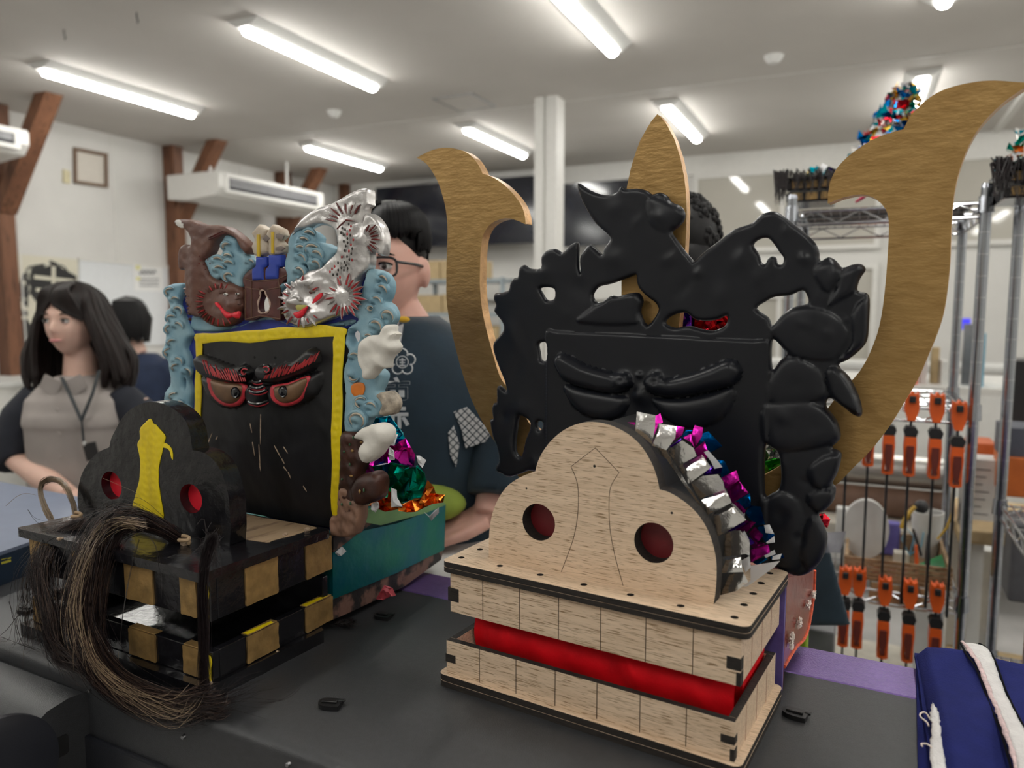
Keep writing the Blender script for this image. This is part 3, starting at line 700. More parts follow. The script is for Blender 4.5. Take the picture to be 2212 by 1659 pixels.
for i, q in enumerate(silver): strip(q, f_silver, .766, .80, fm, .0045 if i < 10 else .001, i)
mag = [[(205, 75), (250, 48), (272, 122), (235, 140), (200, 230)], [(380, 150), (447, 162), (430, 222), (345, 285)], [(530, 145), (598, 165), (590, 235), (530, 332), (500, 230)], [(430, 245), (500, 215), (530, 330), (500, 285)], [(525, 342), (610, 275), (635, 350), (625, 445), (560, 400)],
       [(750, 570), (870, 513), (895, 592), (780, 665)], [(788, 657), (890, 595), (970, 697), (835, 778)], [(838, 775), (885, 770), (948, 840), (930, 868)], [(860, 1000), (945, 920), (1030, 935), (960, 1012)], [(970, 1025), (1020, 973), (1092, 1040), (1030, 1115)], [(985, 1122), (1070, 1093), (1102, 1112), (1010, 1150)],
       [(985, 1160), (1130, 1113), (1147, 1182), (988, 1262)], [(-130, 125), (45, 120), (40, 190), (-60, 160)]]
for i, q in enumerate(mag): strip(q, f_mag, .805, .83, fm, .003, 20+i)
blu = [[(420, 240), (462, 183), (515, 188), (440, 262)], [(590, 215), (640, 195), (755, 315), (660, 367), (620, 350), (565, 290)], [(720, 430), (768, 432), (818, 527), (750, 572), (732, 520)], [(865, 765), (980, 698), (988, 800), (920, 832)], [(940, 862), (980, 798), (1067, 808), (1102, 950), (1030, 965)], [(1040, 975), (1100, 958), (1182, 1040), (1108, 1102), (1075, 1052)], [(1000, 1262), (1110, 1215), (1120, 1240), (1040, 1285)], [(1140, 1205), (1245, 1192), (1260, 1226), (1160, 1245)]]
for i, q in enumerate(blu): strip(q, f_blue, .842, .862, fm, .003, 40+i)
prp = [[(575, 580), (680, 488), (757, 490), (745, 532), (620, 560)], [(325, 318), (420, 255), (410, 285), (340, 325)], [(760, 1030), (930, 930), (948, 948), (850, 1000)], [(955, 1035), (1022, 1105), (980, 1122)], [(635, 455), (700, 490), (665, 530), (600, 555)]]
for i, q in enumerate(prp): strip(q, f_purple, .80, .82, fm, .003, 60+i)
wht = [[(605, 365), (640, 350), (722, 440), (757, 487), (690, 500), (662, 440)], [(888, 1080), (935, 1003), (975, 1080), (978, 1210), (928, 1185)], [(905, 1250), (977, 1210), (988, 1300), (945, 1345)], [(1095, 960), (1140, 953), (1178, 1032), (1108, 1022)], [(1110, 1100), (1178, 1048), (1182, 1100), (1122, 1108)], [(1165, 1212), (1240, 1190), (1225, 1235), (1160, 1242)], [(1090, 1200), (1180, 1160), (1190, 1195), (1110, 1225)], [(820, 790), (840, 780), (940, 860), (935, 900)], [(738, 1550), (900, 1470), (985, 1410), (985, 1290), (1225, 1250), (1180, 1300), (1000, 1430), (860, 1520)]]
for i, q in enumerate(wht): strip(q, foil_back if i < 8 else foil_back, .795 if i < 3 else .84 if i < 8 else .80, .80 if i < 3 else .85, fm, .003, 80+i, label='white paper back of the foil')
# black formed face board
kA, kB, kC = .42194, .54256, .42184
A_ = lambda p: Z(p, 1000, 360, kA); B_ = lambda p: Z(p, 1380, 360, kB); C_ = lambda p: Z(p, 880, 160, kC)
dP = .892
out = A_([(587, 85), (640, 115), (690, 137), (740, 145), (790, 130), (803, 108), (818, 103), (835, 115), (890, 112), (940, 122), (970, 142), (1010, 132), (1045, 150), (1065, 180), (1110, 200), (1133, 235), (1128, 275), (1100, 310), (1070, 335), (1095, 375), (1130, 425), (1170, 473)])
out += B_([(222, 376), (260, 340), (320, 295), (380, 250), (450, 225), (490, 190), (540, 178), (580, 200), (630, 240), (690, 290), (715, 330), (722, 375), (755, 360), (785, 375), (810, 402), (850, 390), (885, 388), (902, 410), (880, 445), (868, 485), (880, 498), (905, 503), (918, 530), (915, 620), (908, 690), (880, 730), (830, 770), (795, 790), (835, 835), (860, 880), (880, 930), (889, 975), (880, 995), (850, 985), (800, 945), (757, 921), (745, 955), (780, 1000), (798, 1040), (800, 1085), (768, 1118), (800, 1135), (805, 1160), (790, 1220), (770, 1260), (783, 1280), (775, 1330), (740, 1370), (715, 1385), (735, 1430), (750, 1480), (735, 1550), (700, 1600), (650, 1628), (600, 1622)])
out += [(1640, 1215), (1500, 1200), (1250, 1150), (1190, 1092)]
out += A_([(380, 1560), (245, 1590), (200, 1570), (175, 1560), (170, 1535), (185, 1510), (180, 1450), (155, 1385), (140, 1300), (155, 1290), (150, 1240), (160, 1210), (175, 1205), (175, 1135), (190, 1123), (225, 1150), (212, 1090), (175, 1000), (155, 915), (185, 870), (210, 835), (205, 800), (175, 760), (160, 735), (170, 710), (158, 680), (165, 650), (200, 645), (235, 630), (245, 590), (265, 570), (282, 565), (290, 520), (315, 503), (340, 520), (400, 520), (402, 465), (430, 430), (475, 422), (510, 440), (545, 405), (575, 388), (591, 395), (590, 460), (592, 520), (603, 545), (600, 470), (625, 425), (650, 400), (680, 420), (715, 450), (725, 420), (755, 372), (735, 340), (680, 290), (640, 230), (605, 160)])
holes = [A_([(395, 622), (440, 618), (470, 630), (468, 676), (432, 684), (410, 655)]),
         A_([(665, 660), (680, 690), (720, 692), (760, 660), (800, 664), (870, 645), (903, 650), (920, 690), (908, 745), (945, 812), (1000, 742), (990, 700), (945, 665), (905, 625), (890, 585), (888, 552), (850, 565), (760, 598), (700, 612), (675, 635)]),
         A_([(388, 905), (432, 905), (431, 985), (402, 992), (392, 950)]),
         A_([(290, 1275), (340, 1300), (345, 1340), (322, 1400), (303, 1480), (275, 1470), (268, 1420), (275, 1350)]),
         A_([(380, 1305), (408, 1308), (408, 1335), (395, 1352), (382, 1340)]),
         [(1437, 698), (1447, 684), (1468, 676), (1485, 677), (1502, 690), (1525, 693), (1550, 690), (1564, 683), (1572, 684), (1570, 698), (1560, 708), (1540, 714), (1515, 711), (1490, 704), (1458, 708)],
         B_([(455, 312), (480, 288), (515, 285), (540, 310), (560, 340), (576, 362), (572, 387), (552, 387), (545, 362), (528, 358), (512, 370), (503, 387), (487, 380), (478, 350)]),
         B_([(468, 565), (500, 538), (540, 518), (600, 512), (652, 492), (672, 520), (670, 546), (615, 560), (570, 592), (532, 634), (515, 600)]),
         B_([(529, 697), (548, 695), (575, 725), (590, 745), (560, 775), (530, 806)]),
         B_([(503, 1115), (530, 1120), (558, 1148), (567, 1220), (560, 1278), (528, 1302), (500, 1300)])]
kD = .22604; D_ = lambda p: Z(p, 1180, 660, kD)
browL = D_([(110, 540), (130, 475), (190, 455), (280, 495), (400, 560), (560, 610), (700, 640), (790, 640), (850, 690), (855, 750), (800, 800), (700, 835), (560, 820), (400, 785), (250, 735), (160, 660)])
browR = D_([(970, 700), (1050, 645), (1120, 655), (1180, 690), (1400, 645), (1600, 575), (1760, 510), (1850, 545), (1885, 620), (1860, 700), (1780, 765), (1600, 810), (1400, 855), (1200, 870), (1060, 845), (985, 780)])
eyeL = D_([(200, 750), (400, 800), (700, 850), (800, 870), (815, 950), (760, 1030), (650, 1080), (500, 1075), (350, 1015), (250, 910)])
eyeR = D_([(1050, 880), (1300, 890), (1560, 845), (1800, 770), (1820, 900), (1750, 1020), (1640, 1110), (1480, 1160), (1300, 1150), (1150, 1060), (1070, 960)])
rect = [(1183, 715), (1395, 724), (1665, 738), (1657, 1240), (1183, 1120)]
lump = lambda *pts: (list(pts), .004, .010)
rect = [tuple(np.array(rect[i])*(1-k/8)+np.array(rect[(i+1) % 5])*k/8) for i in range(5) for k in range(8)]
bumps = [(rect, .0030, .0032), (browL, .013, .011), (browR, .013, .012), (eyeL, .008, .014), (eyeR, .008, .016),
         (B_([(520, 860), (600, 760), (700, 790), (745, 860), (740, 920), (640, 945), (530, 950)]), .0045, .018),
         (B_([(505, 950), (640, 930), (740, 960), (790, 1030), (790, 1085), (700, 1120), (560, 1130), (500, 1080)]), .0055, .016),
         (B_([(680, 1200), (740, 1150), (800, 1150), (785, 1230), (740, 1280), (690, 1260)]), .0048, .010),
         (B_([(670, 1320), (720, 1280), (778, 1290), (770, 1340), (720, 1375)]), .006, .008),
         (B_([(660, 1430), (710, 1390), (748, 1480), (730, 1550), (680, 1600), (640, 1540)]), .0048, .010),
         (B_([(850, 600), (880, 540), (915, 540), (908, 690), (840, 750), (800, 770), (850, 700)]), .005, .008),
         (B_([(745, 820), (790, 800), (850, 880), (885, 980), (850, 970), (780, 930)]), .006, .008),
         (B_([(720, 390), (780, 380), (810, 420), (780, 480), (745, 500), (700, 430)]), .0048, .010),
         (B_([(810, 420), (890, 395), (880, 440), (860, 500), (790, 540), (750, 560), (790, 480)]), .005, .008),
         (B_([(530, 640), (600, 570), (700, 560), (800, 600), (840, 680), (780, 770), (640, 760), (570, 720)]), .0045, .02),
         (B_([(480, 1330), (560, 1290), (640, 1330), (660, 1450), (640, 1600), (560, 1600), (500, 1500)]), .005, .02),
         (A_([(760, 660), (870, 645), (910, 680), (900, 760), (880, 810), (600, 800), (640, 740)]), .004, .01),
         (A_([(960, 160), (1060, 190), (1120, 240), (1060, 330), (980, 310), (950, 240)]), .003, .012)]
blobs = []
for (x, y, rx, ry, rot, h) in ((780, 705, 80, 70, 0, .007), (775, 705, 34, 28, 0, -.006), (1075, 715, 95, 85, 0, .007), (1085, 715, 36, 32, 0, -.006), (930, 850, 80, 90, 0, .008), (915, 660, 30, 26, 0, .005)):
    p = D_([(x, y)])[0]; blobs.append((p[0], p[1], rx*kD, ry*kD, rot, h))
rb = random.Random(4)
for (u, v, r) in ((1700, 500, 26), (1740, 560, 24), (1640, 600, 30), (1560, 640, 34), (1480, 620, 30), (1600, 560, 22), (1450, 560, 20), (1330, 560, 26), (1250, 620, 30), (1180, 590, 24), (1140, 660, 22), (1110, 720, 24), (1120, 800, 26), (1090, 900, 20), (1110, 970, 18), (1230, 680, 24), (1380, 480, 24), (1330, 450, 20), (1430, 470, 22), (1770, 640, 24), (1800, 600, 20), (1790, 720, 22), (1740, 700, 22), (1830, 690, 18), (1720, 830, 24), (1780, 850, 20), (1700, 900, 26), (1760, 940, 26), (1690, 1000, 22), (1740, 1040, 22), (1690, 1110, 24), (1730, 1160, 24), (1650, 650, 20), (1510, 590, 18), (1160, 1000, 20), (1130, 880, 20)):
    blobs.append((u, v, r*rb.uniform(.5, 1.1), r*rb.uniform(.4, .9), rb.uniform(0, 3), rb.uniform(.001, .003)*rb.choice((1, 1, -.8))))
relief('face_board', FN, out, dP, .004, black_satin, NH, holes=holes, bumps=bumps, blobs=blobs, edge=.006, eh=.004, sp=.0024, smooth=3, label='glossy black formed board with raised brows, eyes and petals')
# gold spear and crescent horns behind the board
sp = C_([(1280, 205), (1250, 240), (1220, 290), (1192, 340), (1170, 400), (1152, 455), (1140, 500), (1122, 590), (1108, 700), (1100, 850), (1096, 1060), (1096, 1260)])
sp = sp+[(1340, 1000), (1455, 1000)]+[(1467, 700), (1475, 620), (1480, 540)]+C_([(1428, 800), (1430, 700), (1427, 610), (1418, 530), (1398, 430), (1368, 335), (1330, 262), (1300, 222)])
dS = .910
build('gold_spear', MB().prism(FN.sz(sp, dS), T_D, dS, dS+.014, m=0, mside=1), [gold, gold_edge], NH, bevel=.0008, smooth=True, angle=30)
E_ = lambda p: Z(p, 1660, 100, .42202)
lh_out = smooth_poly(C_([(48, 428), (100, 462), (150, 540), (178, 615), (198, 700), (206, 800), (203, 900), (200, 1000), (200, 1150), (215, 1260), (237, 1360), (270, 1490), (318, 1640)])+[(1036, 900), (1063, 946)], 3, False)
bot = smooth_poly([(1120, 1030), (1220, 1110), (1400, 1160), (1600, 1130), (1720, 1090), (1811, 1044)], 3, False)
rh_o = smooth_poly(Z([(380, 665), (470, 570), (560, 480), (660, 350), (740, 220), (810, 100)], 1660, 780, .39770)[1:]+E_([(810, 1600), (860, 1480), (895, 1370), (915, 1250), (930, 1100), (935, 950), (945, 800), (965, 680), (1000, 570), (1040, 480), (1100, 390), (1200, 290), (1308, 215)])+[(2245, 176)], 3, False)
rh_t = smooth_poly([(2245, 176)]+E_([(1308, 185), (1160, 175), (1060, 182), (950, 205), (860, 240), (780, 300), (720, 370), (692, 425)]), 3, False)[1:]
rh_m = smooth_poly(E_([(692, 425), (650, 435), (560, 465), (480, 510), (400, 570), (340, 640), (310, 720), (303, 805)]), 3, False)[1:]
rh_i = smooth_poly(E_([(303, 805), (380, 775), (470, 758), (540, 775), (590, 820), (614, 880), (614, 1000), (600, 1200), (578, 1380), (540, 1520), (470, 1659)])+[(1815, 848), (1787, 884), (1740, 950), (1690, 1003), (1600, 1050), (1500, 1075), (1380, 1070), (1250, 1020), (1150, 925)], 3, False)[1:]
lh_i = smooth_poly([(1150, 925)]+A_([(235, 1140)])+C_([(500, 1590), (470, 1540), (440, 1440), (410, 1330), (385, 1220), (372, 1100), (372, 1000), (376, 900), (390, 820), (430, 765), (500, 738), (560, 750), (606, 770)]), 3, False)[1:]
lh_m = smooth_poly(C_([(606, 770), (598, 710), (570, 650), (510, 580), (440, 530), (384, 510)]), 3, False)[1:]
lh_t = smooth_poly(C_([(384, 510), (372, 480), (338, 430), (290, 395), (210, 377), (130, 388), (48, 428)]), 3, False)[1:-1]
horn = lh_out+bot+rh_o+rh_t+rh_m+rh_i+lh_i+lh_m+lh_t
dH = .926
build('crescent_horns', MB().prism(FN.sz(horn, dH), T_D, dH, dH+.018, m=0, mside=1), [gold, gold_edge], NH, bevel=.0012, smooth=True, angle=30, label='big gold painted crescent with hooked tips')
# body box behind the board: purple edge, red side with white tufts, foil behind the holes
def ps_poly(pts, s): return [(lambda p: (p[1], p[2]))(FN.ps(u, v, s)) for u, v in pts]
sB = s1-.004
purp = M('purple_board_paint', (.11, .08, .28), .35, var=.2, vs=60, bump=.4)
redw = M('glossy_red_brown_paint', (.24, .035, .022), .25, var=.35, vs=50, bump=.7, bs=60, coat=.5)
bk = MB().box(-.52, sB, .884, .8905, TZ, 1.205); build('back_board', bk, purp, NH, smooth=False, bevel=.0006, label='purple painted board behind the jaws')
body = ps_poly([(1703, 1245), (1760, 1232), (1757, 1290), (1742, 1370), (1718, 1400), (1694, 1440)], sB)
dm = max(p[0] for p in body)
side = [(.8915, TZ)]+[(max(.893, p[0]), max(TZ, p[1])) for p in reversed(body[1:])]+[(.8915, body[0][1])]
build('body_box', MB().prism(side, T_S, -.52, sB), redw, NH, smooth=False, bevel=.001, label='glossy red painted body box')
sd = M('orange_red_fringe', (.65, .10, .04), .5, var=.4, vs=200)
fr_path = [(sB, d, z) for d, z in smooth_poly(side[1:6], 4, False)]
build('fringe', MB().tube(fr_path, .0022, 6), sd, NH)
tuft_m = M('white_yarn_tuft', (.78, .70, .64), .9, var=.15, vs=300); tuft_o = M('orange_tuft_core', (.75, .22, .10), .8)
for (u, v, ru, rv) in ((1753, 1283, 9, 9), (1742, 1306, 8, 10), (1722, 1344, 8, 13), (1705, 1383, 10, 20)):
    p = FN.ps(u, v, sB+.001); k = p[1]/FPX*1.05
    mb = MB(); rr = random.Random(u)
    for i in range(70):
        a = rr.uniform(0, 6.28); q = rr.uniform(.5, 1)
        e = (p[0]+.004*rr.random()+.001, p[1]+math.cos(a)*ru*k*q*1.6, p[2]+math.sin(a)*rv*k*q)
        mb.tube([(p[0], p[1]+(e[1]-p[1])*.2, p[2]+(e[2]-p[2])*.2), ((p[0]+e[0])/2+.002, (p[1]+e[1])/2, (p[2]+e[2])/2), e], [.001, .0012, .0006], 4)
    t_ = build('white_tuft', mb, tuft_m, NH)
    build('tuft_core', MB().ball((p[0]+.0022, p[1]+.001, p[2]+rv*k*.2), (.0015, ru*k*.5, rv*k*.42), 10, 6), tuft_o, t_)
def crumple(name, fr, outline, d, amp, mat, par, sp_=.006, seed=1, label=None):
    rr = random.Random(seed); O = fr.sz(outline, d); P = np.array(O); mn = P.min(0); mx_ = P.max(0)
    pts = list(map(tuple, O)); E = [(i, (i+1) % len(O)) for i in range(len(O))]
    n = max(6, int((mx_[0]-mn[0])*(mx_[1]-mn[1])/sp_**2))
    for _ in range(n):
        q = (rr.uniform(mn[0], mx_[0]), rr.uniform(mn[1], mx_[1]))
        if inside(np.array([q]), O)[0]: pts.append(q)
    r = geometry.delaunay_2d_cdt([Vector(p) for p in pts], E, [], 0, 1e-7)
    tri = np.array([t for t in r[2]]); V = np.array([tuple(p) for p in r[0]]); tri = tri[inside(V[tri].mean(1), O)]
    vs = [(p[0], d-rr.random()*amp, p[1]) for p in V]
    o = build(name, MB().add(vs, [tuple(t) for t in tri]), mat, par, smooth=False, label=label)
    so = o.modifiers.new('thick', 'SOLIDIFY'); so.thickness = .0004; return o
crumple('foil_sheet', FN, [(1470, 660), (1600, 660), (1600, 740), (1470, 740)], .965, .012, f_red, NH, seed=3, label='crumpled red foil')
crumple('foil_sheet', FN, [(1462, 665), (1497, 665), (1505, 735), (1462, 735)], .955, .008, f_purple, NH, seed=5, label='crumpled purple foil')
crumple('foil_sheet', FN, [(1630, 960), (1720, 960), (1720, 1010), (1630, 1030)], .975, .01, f_silver, NH, seed=7)
crumple('foil_sheet', FN, [(1630, 1000), (1720, 980), (1720, 1060), (1630, 1060)], .968, .01, f_lime, NH, seed=8, label='crumpled green foil')
crumple('foil_sheet', FN, [(1745, 1110), (1782, 1108), (1794, 1122), (1788, 1140), (1775, 1133), (1780, 1150), (1745, 1150)], .95, .008, f_red, NH, sp_=.003, seed=9, label='scrap of red foil at the back')
# ================================================================== old lion head (worn black lacquer, gold squares, carved crown)
OH = thing('lion_dance_head', 'old black lacquered lion head with gold squares, carved fish crown and horsehair', 'lion head', FO, (-.88, .67, TZ))
bz0, bz1, bz2, bz3, bz4, bz5 = TZ, 1.0875, 1.124, 1.160, 1.210, 1.2215
def worn(pts, n, amp, seed):
    rr = random.Random(seed); o = []
    for i in range(len(pts)):
        a, b = pts[i], pts[(i+1) % len(pts)]
        for k in range(n): o.append((a[0]+(b[0]-a[0])*k/n+rr.uniform(-amp, amp), a[1]+(b[1]-a[1])*k/n+rr.uniform(-amp, amp)))
    return smooth_poly(o, 2)
xs0, xs1, ys0, ys1 = -1.066, -.702, .566, .760
o = build('upper_plate', MB().prism(worn([(-1.072, .556), (-.700, .556), (-.692, .757), (-1.06, .757)], 14, .0007, 1), T_Z, bz4, bz5), lacquer, OH, bevel=.0035, smooth=True, bseg=3)
build('worn_wood_top', MB().prism(worn([(-1.03, .670), (-.722, .670), (-.712, .752), (-1.03, .752)], 12, .003, 2), T_Z, bz5, bz5+.0004), rawwood, o, label='bare worn wood between nose and face')
build('lower_plate', MB().prism(worn([(-1.072, .552), (-.698, .552), (-.690, .735), (-.720, .760), (-1.06, .760)], 14, .0007, 3), T_Z, bz0, bz1), lacquer, OH, bevel=.0035, smooth=True, bseg=3)
def tray(name, za, zb, tk=.010, lid=False):
    m = MB(); X0, X1, Y0, Y1 = xs0+.002, xs1, ys0, ys1
    m.box(X0, X1, Y0, Y0+tk, za, zb); m.box(X0, X1, Y1-tk, Y1, za, zb+(.03 if not lid else 0)); m.box(X0, X0+tk, Y0+tk, Y1-tk, za, zb); m.box(X1-tk, X1, Y0+tk, Y1-tk, za, zb)
    return build(name, m, lacquer, OH, smooth=False, bevel=.0012)
lt = tray('lower_jaw_box', bz1, bz2); ut = tray('upper_jaw_box', bz3, bz4, lid=True)
ygold = yellow
def squares(par, za, zb, us, sides, seed):
    rr = random.Random(seed)
    for (u0, u1) in us:
        a = FO.px(u0, 1300, ys0)[0]; b = FO.px(u1, 1300, ys0)[0]
        P = worn([(a, za+.0015), (b, za+.0015), (b, zb-.001), (a, zb-.001)], 5, .0004, rr.randint(0, 99))
        build('gold_square', MB().prism(P, T_D, ys0-.0022, ys0+.001), old_gold, par, bevel=.0007, smooth=True)
        if zb < 1.15: build('gold_square_top', MB().box(a+.001, b-.001, ys0-.0015, ys0+.010, zb-.0002, zb+.0012), old_gold, par, bevel=.0005, smooth=False)
    for (u0, u1) in sides:
        a = FO.ps(u0, 1300, xs1)[1]; b = FO.ps(u1, 1300, xs1)[1]
        P = worn([(a, za+.0015), (b, za+.0015), (b, zb-.001), (a, zb-.001)], 5, .0004, rr.randint(0, 99))
        build('gold_square', MB().prism(P, T_S, xs1-.001, xs1+.0022), old_gold, par, bevel=.0007, smooth=True)
        if zb < 1.15:
            build('gold_square_top', MB().box(xs1-.010, xs1+.0016, a+.001, b-.001, zb-.0002, zb+.0012), old_gold, par, bevel=.0005, smooth=False)
            Q = worn([(xs1-.007, a+.002), (xs1+.0012, a+.002), (xs1+.0012, b-.008), (xs1-.004, b-.006)], 4, .0005, 7)
            build('yellow_smear', MB().prism(Q, T_Z, zb+.0012, zb+.0016), ygold, par)
squares(lt, bz1, bz2, [(74, 108), (165, 187), (277, 333), (393, 434)], [(529, 597), (658, 716)], 1)
squares(ut, bz3, bz4, [(76, 118), (165, 178), (275, 334), (393, 427)], [(530, 600), (662, 717)], 2)
for (za, zb, par) in ((bz1, bz2, lt), (bz3, bz4, ut)):
    build('yellow_edge', MB().prism(worn([(za+.002, -.0022), (zb-.004, -.0022), (zb-.004, .0012), (za+.002, .0012)], 4, .0007, 5), lambda p, h: (xs1-.0035+p[1]*2, ys0-.0008-h, p[0]), 0, .0018), yellow, par, label='yellow paint worn along the corner')
chip = M('bare_chipped_wood', (.46, .34, .24), .7, var=.3, vs=200, bump=.6, bs=300)
rr = random.Random(11)
for (u, v, r) in ((403, 1176, .0075), (617, 1157, .004), (663, 1147, .005), (541, 1427, .003), (600, 1408, .002), (500, 1160, .003), (456, 1478, .004), (130, 1165, .004)):
    z_ = bz5 if v < 1200 else bz1
    p = FO.pz(u, v, z_)
    mb = MB()
    for k in range(3):
        mb.ball((p[0]+rr.uniform(-r, r)*.5, p[1]+rr.uniform(-r, r)*.5, z_+r*.3), (r*rr.uniform(.4, .8), r*rr.uniform(.4, .8), r*rr.uniform(.4, .7)), 7, 4)
    build('wood_chip', mb, chip, OH, smooth=False)
# cloud shaped nose board with two red eye holes and a yellow ridge
kN = .25316; N_ = lambda p: Z(p, 0, 820, kN)
dO = .640
nz_ = N_([(690, 1190), (665, 1080), (662, 980), (672, 900), (700, 800), (760, 700), (835, 622), (932, 578), (950, 500), (990, 420), (1040, 330), (1105, 260), (1185, 215), (1270, 192), (1360, 198), (1450, 232), (1530, 290), (1590, 365), (1620, 450), (1632, 540), (1642, 602), (1740, 625), (1825, 690), (1885, 780), (1920, 880), (1950, 1000), (1962, 1150), (1966, 1300), (1958, 1400)])
q = smooth_poly(nz_[:8], 3, False)[:-1]+smooth_poly(nz_[7:21], 3, False)[:-1]+smooth_poly(nz_[20:], 3, False)
Ns = [(x, max(z, bz5)) for x, z in FO.sz(q, dO)]; Ns[0] = (Ns[0][0], bz5); Ns[-1] = (Ns[-1][0], bz5)
def ell(cu, cv, ru, rv):
    a = FO.sz([(cu, cv), (cu+ru, cv), (cu, cv+rv)], dO); return circ(a[0][0], a[0][1], a[1][0]-a[0][0], abs(a[2][1]-a[0][1]), n=36)
e1, e2 = ell(240.5, 1049, 22, 30), ell(412.2, 1077, 24, 31)
on = build('nose_board', MB().prism(Ns, T_D, dO, dO+.026, holes=[e1, e2]), lacquer, OH, bevel=.0018, smooth=True, bseg=3)
rd = MB().prism([(x, z) for x, z in e1], T_D, dO+.013, dO+.0145)
build('red_eye_backing', MB().prism([(x, z) for x, z in e2], T_D, dO+.013, dO+.0145), redfilm, on, smooth=False, label='bright red card inside the right hole')
build('red_eye_backing', rd, redfilm, on, smooth=False, label='bright red card inside the left hole')
yr = N_([(1280, 338), (1310, 372), (1345, 402), (1402, 470), (1408, 500), (1388, 600), (1368, 680), (1352, 760), (1352, 850), (1362, 950), (1376, 1050), (1390, 1195), (1260, 1190), (1130, 1165), (1120, 1130), (1150, 1000), (1180, 900), (1193, 780), (1190, 640), (1172, 560), (1190, 500), (1195, 420), (1235, 370)])
relief('nose_ridge_paint', FO, yr, dO-.0008, .0006, yellow, on, edge=.002, eh=.0008, sp=.0025, noise=.0002, nscale=300, wob=.0008)
relief('paint_run', FO, N_([(1395, 540), (1440, 560), (1470, 610), (1474, 680), (1462, 670), (1450, 620), (1430, 590), (1385, 575)]), dO-.0006, .0005, yellow, on, edge=.001, eh=.0006, sp=.003)
# black face panel with eyes and brows, yellow border
dF = .777
kP = .39788; Q_ = lambda p: Z(p, 400, 700, kP)
panel = [(422, 724), (560, 716), (744, 708), (736, 930), (727, 1142), (600, 1120), (440, 1090)]
bL = Q_([(75, 185), (105, 165), (160, 185), (230, 212), (290, 228), (330, 218), (362, 238), (375, 268), (352, 302), (300, 322), (210, 312), (135, 290), (90, 250)])
bR = Q_([(405, 250), (430, 218), (480, 228), (570, 207), (630, 180), (685, 132), (722, 135), (740, 170), (733, 215), (690, 258), (600, 290), (520, 318), (450, 318), (415, 292)])
eL_ = Q_([(105, 280), (200, 305), (300, 330), (330, 335), (325, 400), (295, 448), (225, 455), (155, 415), (118, 350)])
eR_ = Q_([(462, 335), (560, 315), (670, 282), (742, 258), (748, 310), (722, 380), (650, 432), (560, 455), (492, 440), (462, 398)])
ns = Q_([(340, 330), (450, 330), (455, 380), (430, 435), (395, 452), (355, 430), (335, 380)])
fp = relief('face_panel', FO, panel, dF, .012, lacquer_flat, OH, bumps=[(eL_, .010, .012), (eR_, .010, .014), (ns, .010, .010), (bL, .016, .010), (bR, .016, .010)], edge=.001, eh=.0005, sp=.0024, smooth=1, noise=.00015, nscale=80, label='worn black panel with carved eyes and brows')
dE = dF-.0085
def flat(name, pts, d, mat, par, h=.0015, edge=.002, sp=.003, wob=0, sm=3, label=None, thick=.002, bumps=(), noise=0):
    return relief(name, FO, pts, d, thick, mat, par, edge=edge, eh=h, sp=sp, wob=wob, smooth=sm, label=label, bumps=bumps, noise=noise, nscale=200)
# eyes: red rim, bronze ball, dark pupil ring
for (rim, ball, pu, pv) in ((Q_([(122, 285), (200, 308), (330, 330), (322, 400), (290, 442), (222, 448), (160, 408), (130, 350)]), Q_([(142, 300), (220, 318), (305, 332), (304, 390), (275, 425), (225, 432), (172, 398), (148, 350)]), 268, 372),
                            (Q_([(470, 335), (560, 318), (672, 280), (670, 340), (640, 405), (590, 438), (530, 447), (478, 420), (462, 380)]), Q_([(488, 340), (560, 328), (655, 292), (652, 345), (625, 395), (585, 422), (535, 430), (495, 408), (483, 375)]), 528, 368)):
    e = flat('eye_rim', rim, dE, pinkred, fp, .003, .003, label='red eye rim')
    flat('eyeball', ball, dE-.0028, eye_gold, fp, .005, .014, thick=.003, label='bronze painted eyeball')
    c = Q_([(pu, pv)])[0]
    a = FO.px(c[0], c[1], dE-.0082)
    build('pupil', MB().lathe([(0, -.0008), (.0045, -.0008), (.006, 0), (.0075, -.0006), (.0085, .0008), (.0085, .004)], (a[0], a[1], a[2]), 22, axis=1), lacquer, fp)
# brow hairs in red, curls, nose wrinkles
def tear(mb, pts0, pts1, w_, h, d, m=0, fr=FO):
    a = np.array(fr.px(*pts0, d)); b = np.array(fr.px(*pts1, d)); D = b-a; L = np.linalg.norm(D[[0, 2]]); T = D/L; Nn = np.array((-T[2], 0, T[0])); W = w_*d/FPX*1.05
    vs = []; n = 6
    for i in range(n+1):
        t = i/n; ww = W*.5*math.sin(math.pi*min(1, t*.8+.2))**.8 if i < n else 0; hh = h*math.sin(math.pi*min(1, t*.7+.25)) if i < n else .0002
        c = a+D*t
        vs += [c+Nn*ww, c-np.array((0, max(hh, 0), 0)), c-Nn*ww, c+np.array((0, .002, 0))]
    fs = []
    for i in range(n):
        for k in range(4): fs.append((i*4+k, i*4+(k+1) % 4, (i+1)*4+(k+1) % 4, (i+1)*4+k))
    fs.append((3, 2, 1, 0))
    mb.add(vs, fs, m); return mb
rr = random.Random(5)
mb = MB()
for i in range(20):
    t = i/19; u = 95+t*215; v = 225+45*math.sin(t*1.5)+30*t*(1-t)
    p0 = Q_([(u+22+rr.uniform(-5, 5), v+42)])[0]; p1 = Q_([(u-5+rr.uniform(-4, 4), v-12-rr.uniform(0, 25))])[0]; tear(mb, p0, p1, 5.5, .001, dF-.0176+.003*abs(t-.5))
for i in range(26):
    t = i/25; u = 445+t*270; v = 265-18*t-75*t*t
    p0 = Q_([(u-20+rr.uniform(-5, 5), v+32)])[0]; p1 = Q_([(u+8+rr.uniform(-4, 4), v-10-rr.uniform(0, 22))])[0]; tear(mb, p0, p1, 5.5, .001, dF-.0176+.003*abs(t-.5))
